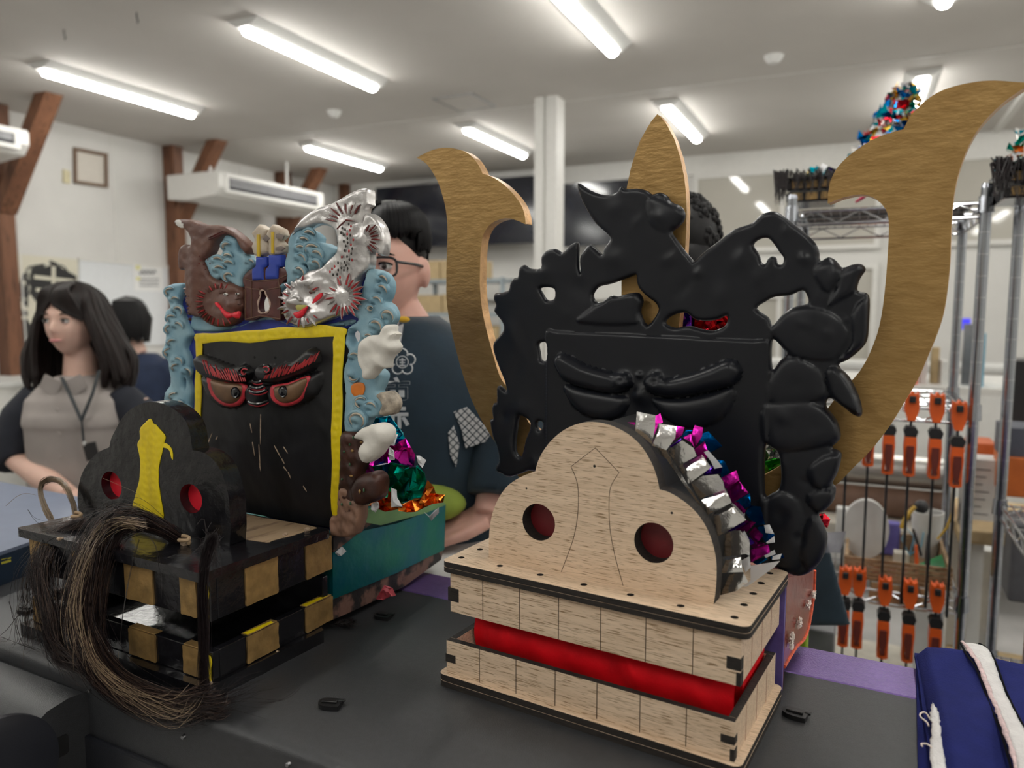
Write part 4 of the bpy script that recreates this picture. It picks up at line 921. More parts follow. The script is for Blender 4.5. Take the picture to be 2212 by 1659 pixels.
build('brow_hair_paint', mb, red, fp, label='dark red painted brow hairs', kind='stuff')
def arcpts(cu, cv, r, a0, a1, d, n=14, grow=0):
    return [FO.px(cu+(r+grow*i/n)*math.cos(math.radians(a0+(a1-a0)*i/n)), cv-(r+grow*i/n)*math.sin(math.radians(a0+(a1-a0)*i/n)), d) for i in range(n+1)]
for cu, cv, r, a0, a1, g in ((320, 262, 28, 40, 330, -12), (440, 250, 28, 140, -150, -12)):
    c = Q_([(cu, cv)])[0]
    build('brow_curl', MB().tube(arcpts(c[0], c[1], r*kP, a0, a1, dF-.0165, 18, g*kP), [.0012]*2+[.0032]*15+[.0018]*2, 8, flat=.7), lacquer, fp)
    build('brow_curl_line', MB().tube(arcpts(c[0], c[1], r*kP*.75, a0, a1, dF-.0192, 18, g*kP), .0009, 5), pinkred, fp)
for k, (v, w2, r2) in enumerate(((318, 26, 0), (345, 40, 0), (366, 52, 0), (425, 58, 0))):
    pts = [FO.px(*Q_([(395+w2*x, v+w2*.32*(1-x*x))])[0], dF-.0125+.002*abs(x)) for x in [i/8-1 for i in range(17)]]
    build('nose_wrinkle', MB().tube(pts, [.0006]+[.0018]*15+[.0006], 6, flat=.8), pinkred if k % 2 or k == 0 else pinkred, fp)
    pts = [FO.px(*Q_([(395+w2*x, v-10+w2*.32*(1-x*x))])[0], dF-.0125+.002*abs(x)) for x in [i/8-1 for i in range(17)]]
    build('nose_fold', MB().tube(pts, [.001]+[.0034]*15+[.001], 8, flat=.8), lacquer, fp)
# yellow border strips
T1 = [(422, 723), (480, 717), (560, 714), (600, 707), (660, 706), (700, 703), (744, 707), (743, 728), (720, 727), (650, 730), (560, 738), (500, 738), (436, 742), (424, 740)]
T2 = [(722, 720), (744, 712), (741, 800), (738, 900), (736, 1000), (731, 1075), (729, 1110), (722, 1115), (716, 1100), (717, 1000), (715, 900), (719, 800)]
T3 = [(423, 730), (436, 736), (435, 790), (434, 860), (432, 930), (433, 1000), (426, 950), (420, 900), (421, 845), (424, 780)]
for i, T in enumerate((T1, T2, T3)): relief('yellow_border', FO, T, dF-.0016-.0004*i, .001, yellow, fp, edge=.002, eh=.0007, sp=.0026, wob=.0016, noise=.0003, nscale=260)
# scratches and chips on the black panel
mb = MB()
for (a, b) in (((592, 962), (606, 988)), ((608, 990), (614, 1002)), ((612, 1008), (620, 1018)), ((622, 1020), (628, 1034)), ((563, 895), (562, 960)), ((559, 960), (562, 1015)), ((540, 915), (544, 935)), ((545, 955), (550, 985)), ((612, 965), (622, 980)), ((655, 1050), (662, 1062)), ((448, 960), (458, 935)), ((466, 950), (470, 942)), ((560, 1000), (563, 1018))):
    tear(mb, a, b, 4, .0004, dF-.0008)
build('scratch', mb, chip, fp, kind='stuff')
for u, v in ((550, 772), (594, 773)):
    p = FO.px(u, v, dF-.0006); build('nail_hole', MB().lathe([(0, 0), (.0022, 0), (.0026, .001)], (p[0], p[1], p[2]), 10, axis=1), M('hole_black', (.002, .002, .002), .9) if u == 550 else bpy.data.materials['hole_black'], fp)
# cobalt back board
dB_ = .788
board = [(398, 618), (412, 612), (430, 625), (470, 640), (520, 620), (560, 600), (610, 600), (640, 620), (700, 600), (760, 600), (795, 584), (800, 600), (795, 640), (790, 690), (770, 705), (752, 712), (750, 800), (745, 930), (735, 1140), (560, 1110), (430, 1000), (415, 920), (400, 880), (402, 800), (398, 740), (395, 700), (393, 650)]
bb = relief('crown_board', FO, board, dB_, .012, cobalt, OH, holes=[[(567, 628), (578, 628), (585, 648), (583, 672), (570, 678), (556, 668), (556, 650)], [(402, 728), (409, 722), (414, 732), (412, 744), (405, 748), (401, 740)]], edge=.003, eh=.002, sp=.006, label='cobalt blue crown board')
# pale blue waves (three masses) and light band under the castle
S2 = lambda p: Z(p, 600, 400, .19288); B2_ = lambda p: Z(p, 350, 450, .16880); G2 = lambda p: Z(p, 680, 880, .27726)
def bl(pts, r, h, seed=1):
    rr = random.Random(seed); return [(u, v, r*rr.uniform(.8, 1.2), r*rr.uniform(.6, 1), rr.uniform(0, 3), h*rr.choice((1, 1, -.5))) for u, v in pts]
band = [(414, 690), (425, 680), (470, 695), (520, 705), (545, 690), (560, 684), (590, 686), (620, 700), (680, 705), (760, 690), (762, 700), (700, 712), (640, 706), (600, 692), (565, 692), (530, 700), (480, 716), (420, 714)]
flat('wave_band', band, dB_-.002, wave_blue, bb, .003, .004, sp=.004, label='pale blue band under the castle')
def curls(par, lst, d):
    for (u, v, r, a0, a1, wd) in lst:
        n = 10; pts = arcpts(u, v, r, a0, a1, d, n)
        R_ = [1.75*wd*d/FPX*math.sin(math.pi*(i+.35)/(n+.7)) for i in range(n+1)]
        pr_ = arcpts(u, v, r*1.32, a0-15, a1+15, d+.0015, n)
        build('wave_crest', MB().tube(pr_, [q_*1.15 for q_ in R_], 8, flat=.8), wave_blue, par)
        build('curl', MB().tube(pts, R_, 8, flat=.55), cream, par)
def wave(name, pts, d, lst, holes=(), seed=3, thick=.014, label=None):
    bs = []
    for (u, v, r, a0, a1, wd) in lst: bs.append((u, v-r*.4, r*.8, r*.7, 0, .0065)); bs.append((u, v+r*.45, r*.45, r*.35, 0, -.005))
    o = relief(name, FO, pts, d, thick, wave_blue, OH, holes=holes, blobs=bs, edge=.007, eh=.005, sp=.0028, label=label)
    curls(o, lst, d-.0085); return o
wr = [(150, 560), (210, 500), (290, 485), (390, 520), (460, 580), (460, 640), (520, 650), (600, 690), (680, 740), (640, 800), (540, 900), (420, 960), (330, 1000), (200, 1100), (60, 1160), (40, 1400), (20, 1200), (30, 1100), (110, 1080), (95, 960), (85, 880), (110, 780), (130, 720), (125, 640)]
lst = [(350, 575, 60, 20, 160, 22), (290, 645, 55, 20, 160, 20), (255, 735, 55, 30, 160, 18), (385, 740, 70, 30, 190, 24), (430, 800, 60, -10, 160, 22), (255, 830, 50, -20, 120, 18), (240, 980, 55, -40, 150, 22), (420, 900, 50, -30, 150, 20)]
lstR = [(x*.19288+600, y*.19288+400, r*.19288, a, b, w_*.19288) for x, y, r, a, b, w_ in lst]
wave('right_wave', S2(wr), dB_-.008, lstR, holes=[S2([(298, 900), (325, 895), (345, 920), (350, 970), (325, 975), (312, 940)])], label='pale blue wave with cream curls beside the silver fish')
wl = [(820, 350), (870, 340), (930, 370), (985, 430), (990, 530), (1080, 590), (1110, 650), (1190, 690), (1180, 740), (1130, 790), (1070, 850), (1040, 910), (1030, 1000), (980, 1020), (900, 960), (840, 960), (770, 900), (700, 920), (640, 870), (610, 800), (580, 720), (550, 680), (600, 630), (680, 595), (760, 610), (790, 570), (780, 450)]
lst = [(830, 500, 50, 60, 200, 24), (840, 635, 50, 20, 180, 22), (710, 690, 60, 20, 170, 22), (730, 800, 60, 30, 180, 20), (850, 730, 55, 20, 180, 22), (850, 880, 50, 20, 250, 20), (1130, 700, 40, 0, 120, 14)]
wave('left_wave', B2_(wl), dB_-.008, [(x*.1688+350, y*.1688+450, r*.1688, a, b, w_*.1688) for x, y, r, a, b, w_ in lst], label='pale blue wave with cream curls inside the brown fish tail')
lc = [(362, 622), (372, 614), (386, 612), (398, 614), (394, 640), (388, 655), (398, 680), (405, 700), (415, 722), (408, 735), (402, 750), (410, 770), (414, 795), (410, 820), (416, 850), (412, 880), (418, 900), (424, 930), (415, 950), (380, 940), (362, 900), (357, 868), (360, 845), (370, 832), (371, 815), (368, 800), (366, 782), (357, 770), (357, 750), (361, 735), (361, 700), (366, 690), (360, 672), (370, 664), (366, 650), (357, 636)]
lst = [(368, 632, 9, 60, 220, 3.4), (378, 650, 8, 30, 170, 3), (384, 672, 9, -60, 200, 3), (370, 690, 9, 40, 200, 3.4), (384, 706, 9, -20, 140, 3.2), (366, 712, 8, 90, 240, 3), (372, 742, 8, 60, 200, 3), (366, 762, 9, 90, 230, 3.4), (384, 782, 9, -30, 140, 3), (404, 805, 8, -40, 130, 3.2), (380, 795, 8, 70, 220, 3), (376, 858, 9, 70, 210, 3.4), (388, 876, 9, 40, 200, 3), (404, 886, 8, 30, 190, 3), (413, 905, 6, 0, 300, 2.6)]
wave('left_wave_column', lc, dB_-.007, lst, holes=[[(398, 822), (404, 818), (404, 838), (399, 838)]], label='pale blue wave column left of the face')
rc = [(752, 712), (765, 700), (776, 690), (762, 680), (766, 664), (776, 650), (784, 626), (790, 600), (797, 582), (813, 583), (832, 593), (842, 615), (838, 640), (832, 652), (842, 660), (851, 680), (846, 697), (832, 712), (816, 720), (806, 742), (802, 770), (812, 792), (828, 808), (824, 830), (818, 845), (826, 858), (832, 880), (815, 900), (798, 905), (790, 920), (770, 934), (746, 930), (748, 850), (744, 800), (756, 760), (748, 745)]
lst = [(826, 606, 10, -20, 130, 4.5), (824, 628, 11, -20, 130, 4.5), (812, 652, 10, -10, 150, 3), (800, 666, 5, 0, 330, 2.5), (838, 684, 12, -40, 200, 5), (812, 706, 12, -40, 170, 5), (795, 730, 8, 0, 160, 3), (765, 772, 9, 20, 190, 3), (764, 812, 9, 180, 330, 3), (780, 870, 11, 40, 260, 3.4), (800, 880, 10, 0, 170, 3), (772, 908, 15, -60, 220, 5)]
hR = [(752, 722), (760, 714), (772, 714), (779, 724), (776, 738), (768, 745), (758, 738)]
wc = wave('right_wave_column', rc, dB_-.009, lst, holes=[hR], label='pale blue wave column right of the face')
flat('orange_patch', [(760, 832), (772, 826), (785, 830), (786, 846), (776, 859), (762, 853), (758, 842)], dB_-.016, orange_paint, wc, .001, .002)
knob = M('cracked_beige_paint', (.40, .34, .27), .6, var=.5, vs=90, bump=.8, bs=120)
relief('wave_knob', FO, Q_([(1040, 385), (1075, 368), (1115, 372), (1145, 410), (1148, 450), (1125, 490), (1080, 500), (1055, 480), (1075, 440), (1060, 410)]), dB_-.010, .012, knob, OH, edge=.010, eh=.009, sp=.0025, noise=.0005, nscale=300, label='cracked beige scroll end')
# castle
cb = B2_([(1040, 880), (1110, 800), (1200, 760), (1340, 730), (1490, 750), (1600, 790), (1595, 900), (1510, 1000), (1515, 1430), (1400, 1400), (1260, 1390), (1065, 1435), (1060, 1030), (1040, 960)])
ch = B2_([(1255, 1060), (1310, 1050), (1335, 1110), (1385, 1200), (1370, 1310), (1300, 1340), (1240, 1320), (1230, 1200), (1260, 1120)])
cs = relief('castle', FO, cb, dB_-.012, .012, castle_brown, OH, holes=[ch], edge=.002, eh=.0015, sp=.004, smooth=2, label='red-brown carved castle with a keyhole gap')
beam = M('castle_beam_brown', (.15, .075, .045), .5)
bm_ = MB()
for a, b in (((1045, 890), (1150, 930)), ((1150, 930), (1300, 930)), ((1300, 930), (1490, 905)), ((1490, 905), (1600, 850)), ((1060, 1000), (1150, 1030)), ((1150, 1030), (1250, 1040)), ((1350, 1040), (1510, 1010)), ((1145, 930), (1145, 1400)), ((1490, 905), (1500, 1010)), ((1310, 740), (1310, 930)), ((1065, 1420), (1260, 1375)), ((1260, 1375), (1510, 1415)), ((1065, 1030), (1065, 1430)), ((1510, 1010), (1512, 1420))):
    pa, pb = [FO.px(*B2_([q])[0], dB_-.0138) for q in (a, b)]; bm_.tube([pa, pb], .0008, 5)
build('castle_beams', bm_, beam, cs)
torn = M('torn_raw_edge', (.50, .36, .29), .8, var=.3, vs=200, bump=.8)
c3d = [FO.px(u, v, dB_-.0128) for u, v in smooth_poly(ch, 2)]
build('torn_edge', MB().tube(c3d+[c3d[0]], [.0012+.0008*math.sin(i*2.3) for i in range(len(c3d)+1)], 6), torn, cs)
royal = M('royal_blue_paint', (.022, .055, .38), .5, var=.1)
flat('blue_wall', B2_([(1205, 620), (1340, 620), (1350, 720), (1300, 760), (1300, 915), (1160, 925), (1155, 780), (1200, 740)]), dB_-.015, royal, cs, .002, .002, thick=.008, sm=1, label='royal blue castle wall')
flat('blue_wall', B2_([(1365, 600), (1530, 595), (1535, 740), (1490, 750), (1480, 900), (1328, 905), (1325, 790), (1370, 730)]), dB_-.015, royal, cs, .002, .002, thick=.008, sm=1, label='royal blue castle wall')
for k, pts in enumerate(([(1150, 320), (1250, 205), (1365, 275), (1340, 340), (1300, 390), (1370, 440), (1365, 560), (1260, 620), (1190, 600), (1150, 500), (1195, 400)], [(1365, 280), (1420, 205), (1545, 270), (1570, 345), (1500, 410), (1575, 480), (1565, 560), (1480, 600), (1370, 590), (1370, 440), (1310, 390)])):
    tw = flat('castle_tower', B2_(pts), dB_-.012, cream, cs, .004, .006, thick=.010, sm=1, label='cream roofed castle tower')
for pts in ([(1210, 335), (1245, 335), (1248, 615), (1212, 615)], [(1393, 300), (1425, 300), (1425, 580), (1395, 580)]):
    flat('yellow_bar', B2_(pts), dB_-.0175, M('ochre_yellow', (.62, .42, .03), .5) if pts[0][0] == 1210 else bpy.data.materials['ochre_yellow'], cs, .001, .001, sm=1)
roof_grey = M('roof_facet_grey', (.22, .18, .16), .7)  # plain grey for the facets on the cream tower roofs
for pts in ([(1285, 390), (1330, 335), (1380, 385), (1330, 430)], [(1455, 330), (1500, 320), (1560, 350), (1540, 400), (1460, 380)], [(1450, 500), (1520, 480), (1570, 510), (1520, 545), (1450, 540)]):
    flat('roof_facet', B2_(pts), dB_-.0165, roof_grey, cs, .0008, .001, sm=1)
# brown fish
bf = B2_([(170, 160), (200, 145), (250, 140), (380, 145), (480, 190), (590, 215), (730, 215), (860, 250), (960, 320), (1050, 400), (1110, 470), (1125, 520), (1090, 590), (1040, 540), (990, 470), (960, 400), (880, 350), (800, 345), (720, 400), (660, 480), (620, 570), (560, 650), (545, 690), (590, 770), (620, 850), (700, 910), (800, 930), (890, 950), (990, 1000), (1035, 1050), (1045, 1120), (1035, 1180), (1045, 1260), (1000, 1330), (1000, 1400), (960, 1450), (900, 1490), (780, 1520), (650, 1500), (560, 1450), (510, 1400), (440, 1390), (390, 1370), (340, 1330), (360, 1250), (310, 1200), (330, 1130), (290, 1070), (320, 1020), (305, 900), (310, 790), (240, 785), (220, 680), (225, 570), (245, 500), (300, 460), (380, 475), (385, 400), (350, 320), (290, 260), (220, 240), (180, 205)])
hb_ = [(B2_([q])[0][0], B2_([q])[0][1], r*.1688, r2*.1688, 0, h) for q, r, r2, h in (((880, 1160), 150, 130, .006), ((850, 1100), 60, 30, -.003), ((960, 1100), 50, 30, -.003), ((820, 1380), 160, 80, .003), ((450, 900), 90, 250, .005), ((750, 280), 150, 60, -.002), ((950, 1240), 60, 40, .004))]
bfo = relief('brown_fish', FO, bf, dB_-.012, .012, fish_brown, OH, blobs=hb_, edge=.006, eh=.005, sp=.0026, noise=.0002, nscale=200, label='brown carved dolphin-like fish with a red mouth')
flat('white_fin_tip', B2_([(170, 160), (205, 148), (250, 165), (285, 200), (262, 250), (210, 235), (178, 200)]), dB_-.0165, white_paint, bfo, .001, .002)
rr = random.Random(8); k_ = 0
for i in range(30):   # spiny mane around the head and belly
    a = math.radians(150+i*7.2) if i < 21 else math.radians(60+(i-21)*9)
    cx, cy = (740, 1200); r0, r1 = (200, 300) if i < 21 else (170, 240)
    p0 = B2_([(cx+r0*1.0*math.cos(a), cy-r0*.95*math.sin(a))])[0]; p1 = B2_([(cx+r1*1.08*math.cos(a), cy-r1*1.02*math.sin(a))])[0]
    build('spine', tear(MB(), p0, p1, 12, .006, dB_-.0145), fish_brown, bfo)
    if i % 2 == 0:
        q0 = ((p0[0]*.8+p1[0]*.2), (p0[1]*.8+p1[1]*.2)); build('red_spine_paint', tear(MB(), q0, p1, 4, .0012, dB_-.0198), red, bfo)
for i in range(7):
    v = 1030+i*62; p0 = B2_([(370, v+15)])[0]; p1 = B2_([(268+i*14, v+rr.uniform(-15, 25))])[0]; build('spine', tear(MB(), p0, p1, 12, .005, dB_-.0130), fish_brown, bfo)
flat('fish_mouth', B2_([(675, 1205), (710, 1210), (760, 1270), (820, 1320), (880, 1340), (950, 1320), (995, 1320), (990, 1390), (960, 1410), (900, 1395), (830, 1410), (780, 1360), (730, 1280), (690, 1250)]), dB_-.0225, redfilm, bfo, .002, .002, label='red fish mouth')
for (cu, cv, r) in ((815, 1100, 46), (965, 1095, 38)):
    c = B2_([(cu, cv)])[0]; a = FO.px(c[0], c[1], dB_-.0215)
    build('fish_eye', MB().ball((a[0], a[1], a[2]), (r*.1688*.00046*1.2, .0020, r*.1688*.00046*.55), 12, 8), white_paint, bfo)
    build('fish_pupil', MB().ball((a[0]+.0004, a[1]-.0017, a[2]), (.0015, .0008, .0015), 8, 6), lacquer, bfo)
for (a, b) in (((740, 1090), (880, 1050)), ((780, 1190), (1020, 1150)), ((770, 1230), (1020, 1230)), ((600, 380), (780, 290)), ((600, 400), (820, 310))):
    build('carved_ridge', tear(MB(), B2_([a])[0], B2_([b])[0], 4, .002, dB_-.019), fish_brown if a[1] > 1000 else darkred, bfo)
mb = MB()
for i in range(40):
    u = rr.uniform(330, 620); v = rr.uniform(560, 1300); c = B2_([(u, v)])[0]; a = FO.px(c[0], c[1], dB_-.0185)
    if u > 480 and v > 800: continue
    mb.ball(a, (.0008, .0015, .0007), 6, 4)
build('red_dots', mb, darkred, bfo, kind='stuff')
# silver fish
sf = S2([(950, 35), (1010, 45), (1025, 80), (1025, 190), (1030, 220), (985, 260), (975, 330), (960, 420), (975, 350), (1000, 315), (1060, 330), (1120, 390), (1170, 470), (1195, 570), (1198, 680), (1185, 770), (1160, 790), (1100, 750), (1040, 740), (1040, 830), (1025, 930), (960, 980), (900, 1040), (880, 1110), (860, 1200), (840, 1260), (860, 1330), (800, 1400), (720, 1450), (620, 1480), (520, 1520), (420, 1560), (330, 1590), (240, 1580), (160, 1550), (90, 1500), (80, 1420), (95, 1340), (70, 1250), (80, 1180), (130, 1130), (200, 1080), (280, 1030), (350, 960), (440, 940), (520, 900), (580, 830), (640, 780), (685, 720), (690, 620), (665, 530), (600, 470), (520, 445), (430, 440), (340, 480), (250, 490), (200, 520), (160, 560), (200, 480), (260, 400), (350, 320), (470, 250), (600, 210), (700, 160), (780, 110), (860, 70)])
sb = [(*S2([q])[0], r*.19288, r2*.19288, 0, h) for q, r, r2, h in (((760, 650), 80, 260, .005), ((200, 1300), 110, 90, .008), ((350, 1230), 60, 40, -.004), ((170, 1240), 40, 30, -.003), ((210, 1300), 45, 35, .006), ((330, 1090), 140, 50, .006), ((440, 1440), 150, 70, .005), ((720, 1250), 90, 90, .004), ((960, 600), 60, 60, .003), ((260, 1420), 60, 60, -.004))]
sfo = relief('silver_fish', FO, sf, dB_-.014, .012, fish_silver, OH, blobs=sb, edge=.004, eh=.004, sp=.0025, noise=.00025, nscale=220, smooth=2, label='silver carved sea monster with red and black scales')
def spine_sets(par, cx, cy, r0, r1, a0, a1, n, w_, d, mat, every=1, mred=red, tip=1.0, ky=1.0):
    for i in range(n):
        a = math.radians(a0+(a1-a0)*i/(n-1)); rr_ = r1*(1+.12*math.sin(i*2.4))
        p0 = S2([(cx+r0*math.cos(a), cy-r0*ky*math.sin(a))])[0]; p1 = S2([(cx+rr_*math.cos(a), cy-rr_*ky*math.sin(a))])[0]
        build('spine', tear(MB(), p0, p1, w_, .004, d), mat, par)
        if i % every == 0:
            q0 = (p0[0]*.75+p1[0]*.25, p0[1]*.75+p1[1]*.25); q1 = (p0[0]*.08+p1[0]*.92, p0[1]*.08+p1[1]*.92)
            build('red_spine_paint', tear(MB(), q0, q1, w_*.42, .0012, d-.0034), mred, par)
spine_sets(sfo, 730, 1240, 80, 250, -110, 75, 12, 14, dB_-.018, fish_silver)
spine_sets(sfo, 740, 1240, 90, 230, 110, 230, 7, 12, dB_-.018, fish_silver, 2)
spine_sets(sfo, 270, 1330, 150, 260, 150, 330, 14, 12, dB_-.019, fish_silver, 2)
spine_sets(sfo, 260, 1250, 130, 220, 30, 160, 8, 12, dB_-.020, fish_silver, 3)
spine_sets(sfo, 950, 600, 60, 200, -55, 65, 8, 12, dB_-.018, fish_silver, 1, darkred)
spine_sets(sfo, 800, 430, 90, 315, 66, 168, 13, 10, dB_-.0165, fish_silver, 2, darkred, ky=.8)
for a, b in (((660, 490), (760, 390)), ((760, 390), (860, 405))): build('red_gill_line', tear(MB(), S2([a])[0], S2([b])[0], 5, .001, dB_-.0215), darkred, sfo)
flat('monster_mouth', S2([(175, 1430), (240, 1410), (330, 1355), (300, 1430), (260, 1480), (225, 1490), (190, 1470)]), dB_-.024, redfilm, sfo, .002, .003, label='red mouth')
flat('ear_paint', S2([(385, 1325), (400, 1280), (440, 1230), (490, 1205), (485, 1250), (430, 1300)]), dB_-.0235, redfilm, sfo, .001, .002)
tint = M('greenish_yellow_paint', (.45, .42, .10), .5)
flat('snout_paint', S2([(200, 1350), (260, 1340), (330, 1350), (280, 1395), (220, 1400)]), dB_-.0235, tint, sfo, .001, .002)
build('monster_nose', MB().tube(arcpts(*S2([(205, 1290)])[0], 9, -20, 200, dB_-.0235, 10), [.001]+[.0028]*9+[.001], 8), fish_silver, sfo)
for (cu, cv) in ((155, 1235), (370, 1200)):
    a = FO.px(*S2([(cu, cv)])[0], dB_-.0195); build('monster_eye', MB().ball(a, (.003, .002, .0022), 12, 8), castle_brown, sfo)
sc_d = M('black_scale_paint', (.035, .03, .025), .4)
for i, (u, v) in enumerate([(795, 435), (820, 460), (722, 478), (755, 497), (808, 503), (708, 532), (737, 556), (777, 549), (815, 560), (780, 598), (845, 612), (738, 628), (782, 645), (820, 668), (760, 680), (745, 731), (797, 738), (835, 710), (823, 766), (717, 805), (776, 798), (802, 832), (832, 838), (748, 862), (675, 868), (636, 910), (712, 925), (782, 932), (608, 938), (677, 950), (740, 952), (585, 970), (620, 1003), (665, 999), (697, 1032), (764, 894)]):
    a = FO.px(*S2([(u, v)])[0], dB_-.0235); build('scale_spot', MB().ball(a, (.0017, .0008, .0021), 8, 4), (red if i % 3 == 1 else sc_d), sfo)
# brown spotted post and knob, clay clouds
spw = M('split_bare_wood', (.27, .15, .10), .55, var=.5, vs=40, bump=.9, bs=60, map_=(1, 1, .2))
sp_ = relief('spotted_post', FO, G2([(215, 195), (310, 190), (350, 240), (360, 330), (385, 420), (350, 500), (340, 560), (320, 640), (330, 740), (300, 840), (200, 830), (190, 700), (200, 520), (205, 350)]), dB_-.012, .014, spotted, OH, edge=.008, eh=.007, sp=.0026, noise=.0006, nscale=150, label='dark brown carved post with green and ochre spots')
relief('bare_post_foot', FO, G2([(190, 640), (260, 620), (300, 700), (350, 760), (355, 850), (325, 960), (290, 1005), (160, 1005), (130, 960), (130, 850), (180, 830)]), dB_-.014, .016, spw, OH, edge=.006, eh=.006, sp=.0026, noise=.0008, nscale=170, label='split bare wood at the foot of the carved post')
kb = relief('spotted_knob', FO, G2([(300, 620), (345, 540), (420, 510), (480, 512), (520, 560), (520, 640), (500, 710), (430, 750), (350, 760), (310, 700)]), dB_-.020, .016, spotted, OH, edge=.016, eh=.013, sp=.0026, label='round dark brown carved knob')
for (u, v, w_, h_, mt, par, dd) in ((300, 235, 22, 36, leaf_green, sp_, .0195), (272, 290, 14, 30, leaf_green, sp_, .0195), (292, 338, 34, 30, ochre, sp_, .0195), (228, 345, 26, 26, leaf_green, sp_, .0185), (272, 445, 20, 32, leaf_green, sp_, .0195), (285, 535, 44, 20, ochre, sp_, .0195), (212, 560, 22, 26, leaf_green, sp_, .0185), (350, 655, 26, 42, ochre, kb, .0335), (383, 645, 14, 46, leaf_green, kb, .034), (210, 755, 22, 34, leaf_green, sp_, .0205), (277, 748, 22, 40, leaf_green, sp_, .0215), (362, 272, 36, 26, ochre, sp_, .0185)):
    a = FO.px(*G2([(u, v)])[0], dB_-dd-.0012); k2 = .27726*.5*dB_/FPX; build('painted_spot', MB().ball(a, (w_*k2, .0018, h_*k2), 10, 6), mt, par)
relief('clay_cloud', FO, [(778, 750), (782, 738), (793, 728), (806, 724), (820, 724), (830, 706), (838, 701), (848, 704), (848, 716), (856, 722), (850, 734), (858, 748), (854, 760), (844, 768), (838, 782), (836, 795), (818, 797), (808, 808), (796, 820), (786, 816), (786, 800), (780, 788), (776, 770)], dB_-.030, .012, clay, OH, edge=.008, eh=.009, sp=.0025, noise=.0007, nscale=120, blobs=[(800, 750, 14, 14, 0, .004), (835, 745, 12, 12, 0, .004), (820, 765, 10, 8, 0, -.003)], label='upper white clay cloud')
relief('clay_cloud', FO, G2([(315, 240), (330, 200), (375, 160), (410, 150), (440, 135), (500, 125), (560, 145), (590, 190), (580, 260), (540, 310), (500, 370), (440, 420), (400, 432), (370, 400), (355, 340), (370, 290), (395, 262), (340, 250)]), dB_-.032, .012, clay, OH, edge=.010, eh=.010, sp=.0025, noise=.0005, nscale=110, blobs=[(830, 940, 16, 14, 0, .004), (800, 975, 14, 14, 0, .003)], label='lower white clay cloud')
# body side: green foil box, brown base, foil mound
xS = -.704
def side_poly(pts): return ps2(pts)
def ps2(pts): return [(lambda p: (p[1], p[2]))(FO.ps(u, v, xS)) for u, v in pts]
emer = M('emerald_foil_paper', (.0, .135, .095), .3, .55, var=.35, vs=14, bump=1.0, bs=22, col2=(.0, .10, .14))
gb = G2([(140, 1140), (250, 1055), (360, 965), (640, 905), (860, 818), (1020, 755), (1010, 1110), (900, 1160), (640, 1290), (400, 1390), (142, 1495)])
build('green_foil_box', MB().prism(ps2(gb), T_S, xS-.30, xS), emer, OH, bevel=.001, smooth=False, label='body box wrapped in emerald foil paper')
bs_m = M('scabby_brown_base', (.16, .085, .065), .6, var=.8, vs=35, bump=1.0, bs=60, col2=(.012, .010, .010), ramp=(.45, .55))
bs = G2([(146, 1497), (400, 1394), (640, 1294), (900, 1164), (1008, 1114), (990, 1190), (700, 1400), (300, 1590), (146, 1659)])
build('base_strip', MB().prism(ps2(bs), T_S, xS-.29, xS-.002), bs_m, OH, bevel=.001, smooth=False, label='scabby brown and black base strip')
lg = M('light_green_paper', (.13, .26, .10), .5, var=.2, vs=20, bump=.3)
build('green_paper_flap', MB().prism(ps2(G2([(385, 800), (520, 785), (760, 772), (990, 735), (1020, 757), (860, 822), (510, 918), (390, 895)])), T_S, xS-.01, xS+.0015), lg, OH, smooth=False, bevel=.0005)
build('dark_corner_block', MB().prism(ps2(G2([(150, 1010), (330, 950), (385, 850), (500, 880), (360, 965), (250, 1057), (150, 1130)])), T_S, xS-.02, xS-.001), bs_m, OH, smooth=False, bevel=.0008)
m_ = MB(); m_.lathe([(.0, 1.44), (.02, 1.43), (.05, 1.36), (.075, 1.29), (.08, 1.25)], (xS-.09, .90, 0), 14)
build('mound_core', m_, foil_back, OH)
cr_ = lambda n, pts, d, amp, mat, seed, sp_=.006, label=None: crumple(n, FO, G2(pts), d, amp, mat, OH, sp_=sp_, seed=seed, label=label)
cr_('foil_sheet', [(430, 120), (450, 70), (520, 76), (610, 60), (660, 130), (708, 215), (712, 245), (655, 285), (600, 285), (560, 200), (500, 160)], .835, .012, f_cyan, 1, .007, 'cyan foil')
cr_('foil_sheet', [(380, 515), (420, 440), (490, 405), (540, 330), (590, 275), (640, 290), (712, 238), (760, 310), (795, 365), (785, 455), (720, 468), (640, 425), (560, 430), (490, 450), (480, 505)], .830, .016, f_mag, 2, .008, 'magenta foil')
cr_('foil_sheet', [(485, 450), (560, 440), (640, 420), (760, 455), (840, 440), (895, 500), (870, 590), (885, 680), (780, 712), (700, 722), (640, 690), (560, 700), (520, 640), (500, 540)], .825, .016, f_green, 3, .009, 'green foil')
cr_('foil_sheet', [(345, 800), (400, 770), (450, 745), (490, 690), (522, 652), (560, 700), (600, 690), (632, 625), (660, 690), (720, 740), (800, 700), (870, 692), (875, 640), (892, 560), (930, 620), (960, 665), (1020, 678), (1028, 730), (960, 735), (830, 795), (770, 795), (700, 782), (590, 795), (480, 745), (420, 790), (368, 832)], .815, .018, f_orange, 4, .005, 'orange foil')
